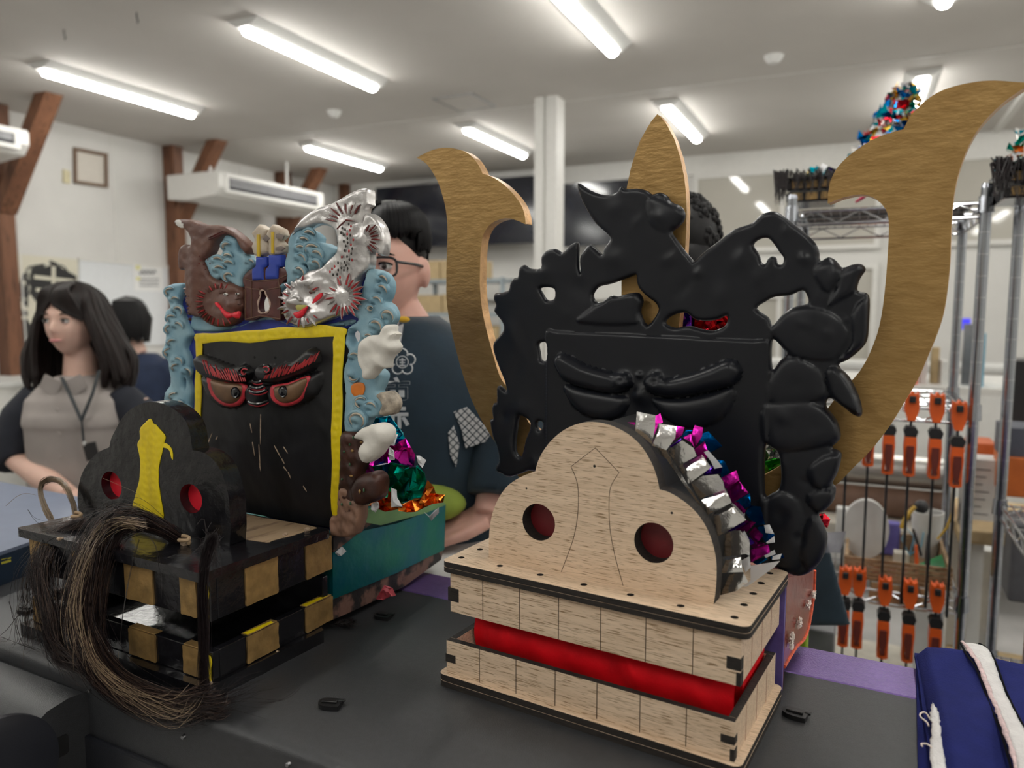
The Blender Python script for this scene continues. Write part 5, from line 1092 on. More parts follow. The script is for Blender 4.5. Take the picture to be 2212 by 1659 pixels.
for i, (pts) in enumerate(([(595, 225), (650, 208), (642, 292), (605, 290)], [(585, 308), (640, 345), (642, 400), (580, 415)], [(795, 375), (830, 372), (872, 410), (862, 462), (805, 432)], [(450, 745), (500, 730), (525, 770), (490, 812), (455, 790)], [(865, 812), (905, 845), (940, 800), (980, 775), (970, 820), (915, 882), (900, 860)], [(615, 620), (645, 640), (650, 700), (690, 770), (620, 770)], [(155, 1140), (220, 1080), (268, 1110), (235, 1145), (175, 1155)])):
    cr_('foil_back_scrap', pts, .80 if i not in (4, 6) else (.94 if i == 4 else .785), .008, foil_back, 10+i, .008, 'white back of torn foil')
crumple('red_scrap', FO, G2([(500, 1480), (540, 1420), (560, 1375), (620, 1400), (640, 1460), (590, 1470), (545, 1495)]), .83, .01, M('pinkish_red_plastic', (.42, .06, .08), .4), OH, sp_=.005, seed=30, label='crumpled red scrap at the base')
# horsehair
def strands(name, path, n, spread0, spread1, mats, seed, rad=.00022, jit=.25, tail=.0, fr=FO, clampz=True, lab=None, kinds='stuff', flatd=.5, fan=0):
    rr = random.Random(seed); P = [np.array(fr.px(u, v, d)) for u, v, d in path]; P = [np.array(p) for p in smooth_poly([tuple(p) for p in P], 3, False)]
    K = len(P); mbs = [MB() for _ in mats]
    for s in range(n):
        o0 = np.array([rr.gauss(0, 1) for _ in range(3)])*spread0; o1 = np.array([rr.gauss(0, 1) for _ in range(3)])*spread1
        o0[1] *= flatd; o1[1] *= flatd
        ph = rr.uniform(0, 6.28); fq = rr.uniform(.5, 1.4); st = int(rr.uniform(0, .10)*K); en = K-int(rr.random()**2*.45*K); pts = []
        if en-st < 4: continue
        mi = min(len(mats)-1, int(rr.random()**1.0*len(mats)))
        for i in range(st, en):
            t = i/(K-1); a = t**.8
            q = P[i]+o0*(1-a)+o1*a+o1/spread1*fan*math.sin(math.pi*min(1, t*1.15))**2*(1 if o1[0] > 0 or t < .5 else .5)+jit*spread1*np.array((math.sin(ph+fq*i*.5), .3*math.cos(ph+i*.3), math.cos(ph*1.7+fq*i*.45)))*a
            if clampz:
                x, y, z = fr.w(*q); lm = FM.l(x, y, z)
                if lm[1] > .535 and q[2] < TZ+.0012: q[2] = TZ+.0012+rr.random()*.001
            pts.append(q)
        m_len = len(pts); r = rad*rr.uniform(.7, 1.3)
        mbs[mi].tube(pts, [r]*(m_len-2)+[r*.7, r*.2], 3, cap=False)
    for mb, mt in zip(mbs, mats):
        if mb.v: build(name, mb, mt, OH, kind=kinds, label=lab)
H3 = [hair_dark, hair_dark, hair_mid]
main = [(392, 1172, .625), (365, 1150, .612), (325, 1130, .600), (285, 1122, .59), (245, 1135, .575), (212, 1175, .555), (190, 1240, .540), (178, 1310, .53), (182, 1370, .525), (200, 1420, .52), (235, 1465, .525), (280, 1500, .527), (330, 1522, .528), (390, 1535, .53), (440, 1530, .532), (470, 1520, .54)]
strands('horsehair_forelock', main, 1500, .0040, .0085, H3, 1, jit=.9, fan=.0085, lab='long dark horsehair forelock curving over the jaws')
strands('horsehair_forelock', [(u-16, v+4, d-.016) for u, v, d in main[2:9]]+[(180, 1420, .505)], 75, .004, .009, [hair_blond, hair_blond, hair_mid], 2, jit=.9, lab='blond horsehair along the outer edge of the forelock')
strands('horsehair_forelock', [(u-2, v+2, d-.014) for u, v, d in main[8:14]]+[(430, 1500, .53)], 60, .005, .010, [hair_blond, hair_mid], 12, jit=.9, lab='blond horsehair along the outer edge of the forelock')
side_ = [(185, 1126, .60), (165, 1136, .592), (135, 1158, .58), (108, 1190, .568), (92, 1235, .555), (96, 1285, .548), (108, 1340, .54), (116, 1390, .535), (140, 1430, .53), (190, 1460, .52)]
strands('horsehair_side_lock', side_, 420, .0030, .010, H3, 3, jit=.9, fan=.005, lab='dark horsehair lock hanging over the left end of the jaws')
strands('horsehair_side_lock', [(150, 1140, .59), (110, 1175, .572), (78, 1215, .56), (62, 1270, .552), (58, 1330, .546), (68, 1390, .54), (60, 1440, .53)], 60, .004, .016, H3, 4, jit=.8, lab='stray dark hairs at the left')
strands('blond_hair_loop', [(112, 1122, .625), (100, 1102, .628), (89, 1072, .63), (88, 1050, .632), (100, 1038, .634), (118, 1036, .634), (138, 1046, .632), (152, 1070, .63), (160, 1095, .628), (163, 1118, .625)], 230, .0028, .0028, [hair_blond, hair_blond, hair_mid], 5, jit=.3, lab='standing loop of blond horsehair')
strands('corner_hair', [(462, 1160, .556), (450, 1185, .553), (441, 1230, .55), (438, 1290, .548), (441, 1350, .548), (440, 1420, .546), (443, 1475, .545), (455, 1520, .545), (450, 1535, .54)], 260, .003, .0045, [hair_dark], 6, jit=.6, lab='thin black hair hanging down the near corner')
strands('corner_hair', [(460, 1170, .575), (452, 1185, .562), (445, 1210, .55)], 130, .006, .008, [hair_dark], 16, jit=1.2)
strands('tail_hair', [(455, 1525, .545), (490, 1512, .55), (530, 1500, .556), (570, 1490, .565)], 45, .004, .012, [hair_dark], 7, jit=.5)
for i, pts in enumerate(([(14, 1095), (35, 1078), (55, 1071), (76, 1073)], [(222, 1031), (262, 1050), (295, 1070), (330, 1120)], [(300, 1165), (280, 1230), (262, 1330), (258, 1400)], [(170, 1098), (225, 1095), (290, 1112), (340, 1120)], [(60, 1210), (105, 1170), (165, 1140), (230, 1122)], [(300, 1140), (340, 1180), (352, 1260), (345, 1350)], [(255, 1415), (250, 1500), (240, 1540), (186, 1583)], [(150, 1440), (160, 1500), (205, 1550), (214, 1545)], [(290, 1470), (330, 1540), (400, 1600), (420, 1640)], [(300, 1500), (400, 1560), (470, 1590), (485, 1603)], [(560, 1520), (600, 1515), (630, 1500), (650, 1480)], [(425, 1135), (440, 1120), (445, 1180), (450, 1200)], [(60, 1100), (75, 1120), (95, 1130), (110, 1135)], [(5, 1420), (40, 1440), (70, 1470), (90, 1500)], [(20, 1300), (40, 1380), (60, 1450), (110, 1500)], [(0, 1380), (60, 1300), (100, 1250), (140, 1200)])):
    strands('stray_hair', [(u, v, .555 if v < 1300 else .535) for u, v in pts], 2 if i > 1 else 1, .001, .004, [hair_blond if i in (0, 1, 6, 7) else hair_dark], 30+i, rad=.00028, jit=.3)
jute = M('jute_knot', (.42, .29, .17), .8, var=.3, bump=.8)
for u, v in ((166, 1120), (398, 1172)):
    p = FO.pz(u, v, bz5+.004); mb = MB(); mb.tube([(p[0]+.008*math.cos(a), p[1]+.005*math.sin(a), p[2]+.0008*a) for a in [i*.6 for i in range(16)]], .0022, 7)
    build('twine_knot', mb, jute, OH)
for (u, v, seed) in ((745, 1350, 8),):
    p = FO.pz(u, v, TZ+.003); mb = MB(); rr = random.Random(seed)
    for i in range(90):
        c = np.array(p)+np.array((rr.gauss(0, .010), rr.gauss(0, .006), abs(rr.gauss(0, .002)))); q = [c+np.array((rr.uniform(-.008, .008), rr.uniform(-.006, .006), abs(rr.uniform(0, .004)))) for _ in range(4)]
        mb.tube([tuple(x) for x in smooth_poly([tuple(x) for x in q], 3, False)], .0002, 3, cap=False)
    build('hair_ball', mb, hair_dark, OH, kind='stuff', label='tangle of black hair behind the jaw')
# ================================================================== navy cloth at the lower right
navy = M('navy_twill', (.012, .017, .115), .85, var=.12, vs=40, bump=.6, bs=700, spec=.15)
towel = M('white_frayed_towel', (.70, .68, .67), .9, var=.08, vs=60, bump=.9, bs=400)
piping = M('black_piping', (.006, .006, .008), .8, spec=.1)
pinkish = M('pinkish_fray', (.66, .50, .50), .95, var=.2, vs=200, bump=1)
CT = thing('folded_cloth', 'folded navy blue cloth with frayed white band at the lower right corner', 'cloth', FM, (.16, .80, TZ))
def sheet(name, corners, nu, nv, hf, th, mat, par, label=None):
    """corners (A,B,C,D) as picture points on the table plane, A-B far edge, D-C near edge; hf(s,t) gives height"""
    A, B, Cc, D = [np.array(FM.pz(u, v, TZ+.02)) for u, v in corners]
    vs = []; fs = []
    for j in range(nv+1):
        for i in range(nu+1):
            s = i/nu; t = j/nv; p = (A*(1-s)+B*s)*(1-t)+(D*(1-s)+Cc*s)*t; vs.append((p[0], p[1], TZ+hf(s, t)))
    n = len(vs); vs += [(p[0], p[1], p[2]-th) for p in vs[:n]]
    for j in range(nv):
        for i in range(nu):
            a = j*(nu+1)+i; fs.append((a+nu+1, a+nu+2, a+1, a)); fs.append((n+a, n+a+1, n+a+nu+2, n+a+nu+1))
    for i in range(nu):
        fs.append((i, i+1, n+i+1, n+i)); a = nv*(nu+1)+i; fs.append((a+1, a, n+a, n+a+1))
    for j in range(nv):
        a = j*(nu+1); fs.append((a+nu+1, a, n+a, n+a+nu+1)); a += nu; fs.append((a, a+nu+1, n+a+nu+1, n+a))
    return build(name, MB().add(vs, fs), mat, par, label=label, angle=60)
hb = lambda s, t: .026+.003*math.sin(7*s+3*t)+.002*math.sin(13*t+5*s)-.010*max(0, .06-s)/.06-.010*max(0, .05-t)/.05
sheet('upper_fold', [(1978, 1399), (2330, 1440), (2560, 1760), (2052, 1760)], 50, 40, hb, .006, navy, CT)
sheet('middle_fold', [(1976, 1402), (2330, 1445), (2540, 1770), (2030, 1760)], 30, 30, lambda s, t: .015+.002*math.sin(9*t), .006, navy, CT)
sheet('lower_fold', [(1980, 1412), (2330, 1450), (2530, 1775), (1988, 1770)], 30, 30, lambda s, t: .0065+.001*math.sin(8*t+s), .0055, navy, CT)
def ribbon(name, L, Rr, mat, h0, par=CT, th=.002, amp=.0):
    L = smooth_poly(L, 6, False); Rr = smooth_poly(Rr, 6, False); n = min(len(L), len(Rr)); vs = []; fs = []; rr_ = random.Random(3); m = 4
    for i in range(n):
        a = np.array(FM.pz(*L[i], TZ+.02)); b = np.array(FM.pz(*Rr[i], TZ+.02))
        for k in range(m+1):
            p = a+(b-a)*(k/m)+(np.array((rr_.uniform(-amp, amp), rr_.uniform(-amp, amp), 0)) if k in (0, m) else 0)
            vs.append((p[0], p[1], TZ+h0+.0012*math.sin(math.pi*k/m)+.003*math.sin(i*.25)+rr_.uniform(-amp, amp)*.4))
    for i in range(n-1):
        for k in range(m): a = i*(m+1)+k; fs.append((a, a+m+1, a+m+2, a+1))
    o = build(name, MB().add(vs, fs), mat, par); so = o.modifiers.new('t', 'SOLIDIFY'); so.thickness = th; return o
ribbon('white_band', [(2078, 1403), (2095, 1432), (2118, 1462), (2140, 1515), (2160, 1570), (2180, 1640), (2200, 1720)], [(2118, 1408), (2135, 1425), (2150, 1455), (2170, 1505), (2205, 1580), (2250, 1660), (2300, 1750)], towel, .029, amp=.0006)
ribbon('frayed_edge', [(2074, 1402), (2090, 1432), (2112, 1462), (2136, 1518), (2155, 1572), (2176, 1642), (2195, 1722)], [(2081, 1403), (2099, 1431), (2122, 1461), (2145, 1515), (2165, 1570), (2186, 1640), (2205, 1720)], pinkish, .0305, amp=.0012)
ribbon('piping', [(2070, 1402), (2086, 1436), (2109, 1466), (2131, 1520), (2151, 1575), (2171, 1645), (2189, 1722)], [(2076, 1403), (2090, 1434), (2112, 1464), (2134, 1518), (2154, 1573), (2174, 1643), (2193, 1720)], piping, .0285)
ribbon('piping', [(2112, 1404), (2135, 1425), (2152, 1455), (2172, 1505), (2207, 1580), (2252, 1660)], [(2115, 1404), (2138, 1425), (2155, 1455), (2175, 1505), (2210, 1580), (2255, 1660)], piping, .0285)
ribbon('white_fringe', [(2013, 1530), (2007, 1558), (2012, 1590), (2010, 1640), (2020, 1720)], [(2018, 1530), (2026, 1560), (2036, 1600), (2044, 1650), (2056, 1730)], towel, .0245, amp=.0015)
th = M('loose_thread', (.72, .62, .56), .8)
for pts in ([(2010, 1555), (2000, 1540), (1990, 1540), (1988, 1548), (2002, 1560), (2006, 1568)], [(1993, 1612), (1990, 1607), (2002, 1607), (2012, 1614)]):
    build('loose_thread', MB().tube([FM.pz(u, v, TZ+.024) for u, v in smooth_poly(pts, 4, False)], .0009, 6), th, CT)

# ================================================================== wire shelving with clamps
chrome = M('chrome_wire', (.62, .63, .66), .16, 1.0, var=.05, vs=10)
chrome_d = M('chrome_post', (.42, .44, .48), .18, 1.0, var=.05, vs=10)
def wire_shelf_unit(lab, s0, s1, d0, d1, top, shelves, skip=()):
    t = thing('wire_shelving', lab, 'shelving', R, ((s0+s1)/2, (d0+d1)/2, 0))
    for (s, d) in ((s0, d0), (s1, d0), (s0, d1), (s1, d1)):
        p = build('post', MB().tube([(s, d, 0), (s, d, top)], .0125, 16).tube([(s, d, top), (s, d, top+.01)], [.014, .011], 16), chrome_d, t)
        mb = MB()
        for k in range(int(top/.0508)): mb.tube([(s, d, k*.0508+.02), (s, d, k*.0508+.0225)], .0131, 14)
        build('post_grooves', mb, chrome, p, kind='stuff')
        for z in shelves: build('sleeve', MB().tube([(s, d, z-.022), (s, d, z+.016)], [.018, .016], 16), chrome_d, p)
    for z in shelves:
        sh = build('shelf_rim', MB().tube([(s0, d0, z), (s1, d0, z)], .0032, 8).tube([(s0, d1, z), (s1, d1, z)], .0032, 8).tube([(s0, d0, z), (s0, d1, z)], .0032, 8).tube([(s1, d0, z), (s1, d1, z)], .0032, 8)
                   .tube([(s0, d0, z-.032), (s1, d0, z-.032)], .0032, 8).tube([(s0, d1, z-.032), (s1, d1, z-.032)], .0032, 8).tube([(s0, d0, z-.032), (s0, d1, z-.032)], .0032, 8).tube([(s1, d0, z-.032), (s1, d1, z-.032)], .0032, 8), chrome, t, kind='stuff')
        mb = MB(); n = int((s1-s0)/.022)
        for k in range(1, n): x = s0+(s1-s0)*k/n; mb.tube([(x, d0, z+.003), (x, d1, z+.003)], .0017, 5)
        for k in range(1, 4): y = d0+(d1-d0)*k/4; mb.tube([(s0, y, z-.002), (s1, y, z-.002)], .0028, 6)
        build('wire_grid', mb, chrome, sh, kind='stuff')
        mb = MB()
        for (a, b, c, e) in ((s0, d0, s1, d0), (s0, d1, s1, d1), (s0, d0, s0, d1), (s1, d0, s1, d1)):
            L = math.hypot(c-a, e-b); m = max(4, int(L/.05)//2*2); pts = [(a+(c-a)*i/m, b+(e-b)*i/m, z-(.002 if i % 2 else .030)) for i in range(m+1)]
            mb.tube(pts, .0025, 6)
        build('zigzag_truss', mb, chrome, sh, kind='stuff')
    return t
U0, U1, V0, V1 = -.17, .257, 2.085, 2.525
wire_shelf_unit('chrome wire shelving carrying orange clamps right of the heads', U0, U1, V0, V1, 1.80, (1.765, 1.275, .80))
wire_shelf_unit('second chrome wire shelving cut by the right edge', .345, .98, 1.78, 2.22, 1.88, (1.79, 1.02, .62))
# clamps
cl_o = M('orange_clamp_plastic', (.75, .115, .015), .45, var=.08); cl_b = M('black_clamp_plastic', (.012, .012, .013), .5); cl_bar = M('black_steel_bar', (.05, .055, .06), .35, .7); cl_grip = M('dark_red_grip', (.13, .02, .012), .55)
def clamp_proto():
    t = thing('bar_clamp', '', 'clamp', R, (0, 0, 0), 'orange bar clamps hung on the wire shelving')
    build('bar', MB().box(-.0028, .0028, -.006, .006, -.46, .02), cl_bar, t, smooth=False, bevel=.0008)
    o = [(-.014, .075), (-.006, .068), (0, .078), (.006, .068), (.014, .075), (.016, .055), (.0155, .03), (.008, .005), (-.008, .005), (-.0155, .03), (-.016, .055)]
    build('fixed_jaw', MB().prism(o, T_D, -.020, .012), cl_o, t, smooth=False, bevel=.003)
    build('jaw_pad', MB().box(-.007, .007, -.030, -.020, .050, .066), cl_b, t, smooth=False, bevel=.002)
    q = [(-.016, -.02), (-.010, -.010), (.010, -.010), (.016, -.02), (.012, -.034), (-.012, -.034)]
    build('sliding_jaw', MB().prism(q, T_D, -.024, .012), cl_b, t, smooth=False, bevel=.002)
    g = [(-.0125, -.034), (.0125, -.034), (.014, -.060), (.0125, -.090), (.013, -.128), (.006, -.131), (-.006, -.131), (-.013, -.128), (-.0125, -.090), (-.014, -.060)]
    hole = [(-.005, -.080), (.005, -.080), (.0065, -.124), (-.0065, -.124)]
    build('grip', MB().prism(g, T_D, -.026, .010, holes=[hole]), cl_o, t, smooth=False, bevel=.002)
    build('trigger', MB().prism([(-.008, -.055), (.008, -.055), (.0085, -.082), (.004, -.118), (-.004, -.118), (-.0085, -.082)], T_D, -.034, -.024), cl_grip, t, smooth=False, bevel=.002)
    return t
cp = clamp_proto(); first = True
row1 = [(1832, 'upper row, leftmost behind the gold horn'), (1879, 'upper row, second from left, under the horn'), (1922, 'upper row, third from left'), (1968, 'upper row, third from the right'), (2022, 'upper row, second from the right'), (2070, 'upper row, rightmost beside the post')]
row2 = [(1822, 'lower row, leftmost beside the coat'), (1852, 'lower row, second from the left'), (1908, 'lower row, middle'), (1962, 'lower row, second from the right'), (2020, 'lower row, rightmost')]
for rowv, row in ((905, row1), (1345, row2)):
    for k, (u, lab) in enumerate(row):
        o = cp if first else copy_tree(cp); first = False
        p = R.px(u, rowv, V0-.028); z = (1.262 if rowv == 905 else .787)+(.006*math.sin(k*2.1)) - (.006*k if rowv == 905 else .004*k)
        o.location = R.w(p[0], p[1], z); o['label'] = 'orange and black bar clamp, '+lab
# things on the shelves
def simple(name, mb, mat, lab, cat, fr=R, group=None, **k): return build(name, mb, mat, None, fr=fr, label=lab, cat=cat, group=group, **k)
zS = .806
bw = wood('bamboo_strips', (.42, .29, .17), (.30, .19, .10), (.16, .09, .05), sc=(60, 200, 250), amount=.6)
wb0 = R.px(1818, 1330, 2.14)[0]; wb1 = R.px(2052, 1330, 2.14)[0]
t = thing('wooden_crate', 'slatted wooden tray with a plaque on the lower wire shelf', 'tray', R, ((wb0+wb1)/2, 2.25, zS))
for k in range(5): build('slat', MB().box(wb0, wb1, 2.135, 2.141, zS+.001+k*.012, zS+.011+k*.012), bw, t, smooth=False, bevel=.001)
build('tray_body', MB().box(wb0+.001, wb0+.01, 2.142, 2.42, zS, zS+.06).box(wb1-.01, wb1-.001, 2.142, 2.42, zS, zS+.06).box(wb0+.01, wb1-.01, 2.41, 2.42, zS, zS+.06).box(wb0+.01, wb1-.01, 2.142, 2.41, zS, zS+.005), bw, t, smooth=False, kind='stuff')
q = R.sz([(1878, 1258), (2002, 1318)], 2.134)
pq = build('plaque', MB().box(q[0][0], q[1][0], 2.130, 2.1345, q[1][1]-.004, q[0][1]+.002), M('plaque_wood', (.50, .34, .18), .6), t, smooth=False, bevel=.001)
def text_mesh(name, body, size, loc, fr, mat, par, ext=.0006, sx=1.0, extra_rot=0, off=0.):
    c = bpy.data.curves.new(name+'_text', 'FONT'); c.body = body; c.size = size; c.extrude = ext; c.align_x = 'CENTER'; c.align_y = 'CENTER'
    c.offset = off; tmp = bpy.data.objects.new(name+'_tmp', c); COL.objects.link(tmp); bpy.context.view_layer.update()
    me = bpy.data.meshes.new_from_object(tmp.evaluated_get(bpy.context.evaluated_depsgraph_get())); bpy.data.objects.remove(tmp)
    o = bpy.data.objects.new(name, me); COL.objects.link(o)
    o.data.materials.clear(); o.data.materials.append(mat); pf, base = INFO[par.name]; o.parent = par
    o.location = tuple(np.array(loc)-np.array(base)); o.rotation_euler = (math.pi/2, 0, extra_rot); o.scale = (sx, 1, 1)
    return o
pc = ((q[0][0]+q[1][0])/2, 2.1292, (q[0][1]+q[1][1])/2)
text_mesh('plaque_lettering', 'IHI IBs IH', .028, pc, R, M('burnt_brown_letters', (.13, .06, .03), .7), t, sx=.85)
gp = M('bright_green_plastic', (.01, .26, .07), .45); pu = M('violet_cloth', (.13, .11, .36), .8, bump=.4); whp = M('white_plastic', (.62, .62, .60), .45, var=.05); lb_ = M('light_blue_plastic', (.18, .38, .50), .45); yl = M('mustard_plastic', (.55, .33, .02), .45); cardb = M('cardboard', (.48, .36, .20), .8, var=.08, bump=.2); blk = M('black_plastic', (.015, .015, .017), .4); gryp = M('grey_plastic', (.20, .20, .21), .5)
def pxbox(name, u0, u1, v0, v1, d0, d1, mat, lab, cat, bevel=.004, group=None, fr=R, zb=None):
    p = fr.px(u0, v1, d0); q = fr.px(u1, v1, d0); zt = fr.px((u0+u1)/2, v0, d0)[2]; z0 = p[2] if zb is None else zb
    return build(name, MB().box(p[0], q[0], d0, d1, z0, zt), mat, None, fr=fr, smooth=False, bevel=bevel, label=lab, cat=cat, group=group)
a = R.px(1972, 1270, 2.2); b = R.px(2048, 1270, 2.2); c_ = R.px(2000, 1232, 2.2)
simple('green_bin', MB().prism([(a[0], zS+.006), (b[0], zS+.006), (b[0], R.px(2040, 1218, 2.2)[2]), (a[0], R.px(1975, 1250, 2.2)[2])], T_D, 2.2, 2.3), gp, 'bright green bin in the wooden tray', 'bin', smooth=False, bevel=.003)
pxbox('violet_pouch', 1895, 1942, 1130, 1200, 2.36, 2.40, pu, 'violet cloth pouch standing behind the wooden tray items', 'pouch', .006, zb=zS+.006)
pxbox('white_box', 1803, 1862, 1100, 1185, 2.46, 2.50, whp, 'white box behind the left end of the lower shelf', 'box', .003, zb=zS)
m_ = MB().prism(circ(R.px(1866, 1225, 2.3)[0], zS+.006+.0855, .060, .085, n=24), T_D, 2.30, 2.325)
simple('white_tape_roll', m_, whp, 'large white round disc leaning in the wooden tray', 'disc', bevel=.004)
pxbox('small_cream_box', 1928, 1962, 1196, 1252, 2.26, 2.30, M('cream_card', (.62, .58, .50), .7), 'small cream box in the tray beside orange handled tool', 'box', .002, zb=zS+.006)
# tools standing in the tray
def tool(name, pts, d, r, mat, lab, cat='tool'):
    P = [R.px(u, v, d) for u, v in pts]; return simple(name, MB().tube(P, r, 8, flat=.5), mat, lab, cat)
tool('orange_cutter', [(1980, 1245), (1980, 1210), (1979, 1178)], 2.19, [.008, .010, .006], cl_o, 'orange handled cutter in the wooden tray')
tool('black_marker', [(1990, 1200), (1978, 1160), (1972, 1142)], 2.21, [.008, .008, .006], blk, 'black pen leaning left in the tray')
tool('black_scissors', [(2003, 1250), (2004, 1200), (2006, 1155)], 2.24, [.012, .014, .008], blk, 'black handled scissors in the green bin')
tool('blue_scissors', [(1965, 1200), (1975, 1160), (1958, 1140), (1948, 1165), (1965, 1200), (1990, 1180), (1995, 1150)], 2.27, .0045, lb_, 'light blue scissor handles in the tray')
tool('yellow_cutter', [(1947, 1140), (1962, 1110), (1976, 1094)], 2.32, [.012, .014, .010], yl, 'mustard yellow tool standing behind the scissors')
tool('yellow_ruler', [(2025, 1165), (2045, 1140), (2060, 1100)], 2.33, [.006, .006, .006], yl, 'yellow ruler at the right end of the tray')
a = R.px(2003, 1160, 2.38)
simple('white_cup', MB().lathe([(.028, zS+.006), (.040, a[2]+.03), (.042, a[2]+.07), (.038, a[2]+.07), (.026, zS+.02)], (a[0], 2.40, 0), 20), whp, 'white tapered cup holding black tools on the lower shelf', 'cup')
b_ = R.px(1990, 1095, 2.40); simple('black_brush', MB().ball((b_[0], 2.40, b_[2]), (.020, .015, .02), 10, 8).tube([(b_[0], 2.40, b_[2]), (b_[0], 2.40, b_[2]-.07)], .006, 8), blk, 'black brush standing in the white cup', 'brush')
rr = random.Random(21)
cols = [('red', M('small_red', (.55, .05, .03), .4)), ('green', gp), ('white', whp), ('black', blk), ('pink', M('small_pink', (.65, .1, .25), .5))]
for i in range(22):
    u = 1835+i*6.2+rr.uniform(-4, 4); v = 1232+rr.uniform(-8, 8); d = 2.165+rr.uniform(0, .02); p = R.px(u, v, d); nm, mt = cols[i % 5]
    z = zS+.006
    simple('small_bottle', MB().tube([(p[0], d, z), (p[0], d, max(z+.02, p[2]-.01)), (p[0], d, max(z+.025, p[2]))], [.008, .008, .004], 8), mt, 'small %s bottle in the wooden tray, %s %s one from left' % (nm, ['first', 'second', 'third', 'fourth', 'fifth'][i//5], nm), 'bottle', group='small bottles heaped in the wooden tray')
# roll on the bench behind the shelving and bench
rollm = M('brushed_metal_tube', (.45, .43, .40), .35, .8, var=.1, vs=5, map_=(1, 40, 40)); brown_roll = M('brown_paper_roll', (.16, .09, .06), .6)
p = R.px(1850, 1010, 2.85); q = R.px(2045, 1035, 2.85)
simple('metal_roll', MB().tube([(p[0]-.25, 2.85, p[2]), (q[0], 2.85, p[2])], .055, 24), rollm, 'long shiny metal tube lying behind the shelving', 'tube')
simple('brown_roll', MB().tube([(p[0]-.25, 2.82, p[2]-.105), (q[0]+.02, 2.82, p[2]-.105)], .05, 24), brown_roll, 'long brown roll under the metal tube', 'roll')
bench_w = M('bench_white', (.62, .61, .58), .5); bench_t = M('bench_pale_top', (.60, .56, .48), .5)
def bench(lab, s0, s1, d0, d1, zt, mat=None):
    t = thing('workbench', lab, 'bench', R, ((s0+s1)/2, (d0+d1)/2, 0))
    build('benchtop', MB().box(s0, s1, d0, d1, zt-.035, zt), mat or bench_t, t, smooth=False, bevel=.003)
    for (x, y) in ((s0+.05, d0+.05), (s1-.05, d0+.05), (s0+.05, d1-.05), (s1-.05, d1-.05)): build('leg', MB().box(x-.025, x+.025, y-.025, y+.025, 0, zt-.035), frame_m, t, smooth=False)
    build('lower_shelf', MB().box(s0+.03, s1-.03, d0+.06, d1-.06, .25, .27), mat or bench_t, t, smooth=False)
    return t
zr = p[2]-.105-.05
bench('pale workbench behind the shelving under the brown roll', p[0]-.35, q[0]-.01, 2.66, 3.1, zr)
b_m = M('steel_bench', (.30, .31, .33), .4)
bench('white cluttered workbench far behind the shelving', -.9, 1.4, 4.2, 5.0, 1.14, bench_w)
rr = random.Random(33)
palette = [('white', whp), ('orange', cl_o), ('brown', cardb), ('grey', gryp), ('black', blk), ('cream', bench_t), ('pale blue', lb_), ('yellow', yl)]
spots = [(1745, 1775, 770, 850, 1), (1778, 1800, 740, 850, 5), (1885, 1905, 770, 870, 0), (1912, 1925, 735, 870, 0), (1930, 1945, 790, 870, 4), (1950, 1966, 745, 870, 0), (1968, 1980, 740, 860, 1), (1984, 2000, 735, 870, 0), (2006, 2024, 750, 870, 2), (2030, 2045, 780, 870, 0), (2050, 2064, 760, 870, 0), (2074, 2100, 700, 870, 3), (2104, 2122, 720, 870, 6)]
for k, (u0, u1, v0, v1, ci) in enumerate(spots):
    nm, mt = palette[ci]
    names = ['left of', 'under', 'beside', 'seen past', 'between']
    pxbox('storage_box', u0, u1, v0, v1, 4.25+.05*(k % 3), 4.4, mt, '%s upright box on the far bench, %s from the left' % (nm, ['first', 'second', 'third', 'fourth', 'fifth', 'sixth', 'seventh', 'eighth', 'ninth', 'tenth', 'eleventh', 'twelfth', 'thirteenth'][k]), 'box', .002, group='upright boxes on the far bench', zb=1.14)
# things seen through the second unit
pxbox('orange_box', 2092, 2150, 958, 1020, 2.9, 3.05, M('dull_orange_box', (.50, .10, .02), .5), 'dull orange box behind the right shelving post', 'box', zb=R.px(2075, 1140, 2.75)[2])
pxbox('orange_box', 2165, 2260, 990, 1072, 2.6, 2.8, M('dull_orange_box2', (.50, .12, .02), .5), 'large orange box at the right edge', 'box')
pxbox('dark_grey_box', 2165, 2260, 925, 989, 2.62, 2.78, M('dark_blue_grey', (.07, .075, .10), .5), 'dark blue-grey lid above the large orange box', 'box')
c_p = thing('printed_carton', 'white carton with printed grey lines behind the right post', 'carton', R, R.px(2110, 1135, 2.75))
a = R.px(2075, 1140, 2.75); b = R.px(2148, 1140, 2.75); zt = R.px(2110, 992, 2.75)[2]
build('carton_body', MB().box(a[0], b[0], 2.75, 2.85, a[2], zt), whp, c_p, smooth=False, bevel=.002)
for k in range(7):
    z_ = zt-.03-k*.024; build('printed_line', MB().box(a[0]+.012, b[0]-.02-.01*(k % 3), 2.7485, 2.7500, z_-.004, z_), gryp, c_p, smooth=False)
bench('pale wooden bench behind the right shelving', a[0]-.01, a[0]+1.1, 2.70, 3.2, a[2]-.001, cardb)
pxbox('wood_offcut', 2096, 2175, 1150, 1172, 2.55, 2.69, cardb, 'pale wood block below the printed carton', 'wood block')
pxbox('grey_machine_part', 2176, 2260, 1130, 1300, 2.45, 2.6, M('mid_grey', (.10, .10, .11), .5), 'dark grey machine part at the right edge', 'machine part', .01)
pxbox('black_case', 2185, 2260, 780, 915, 3.2, 3.4, blk, 'black case behind the right shelving', 'case')
pxbox('purple_bag', 2085, 2110, 1200, 1300, 2.9, 3.0, M('dark_purple', (.05, .02, .06), .7), 'dark purple bag hanging behind the right post', 'bag')
pxbox('white_bin', 2115, 2150, 1190, 1270, 3.25, 3.35, whp, 'white bin on the floor side behind the right post', 'bin', zb=0)
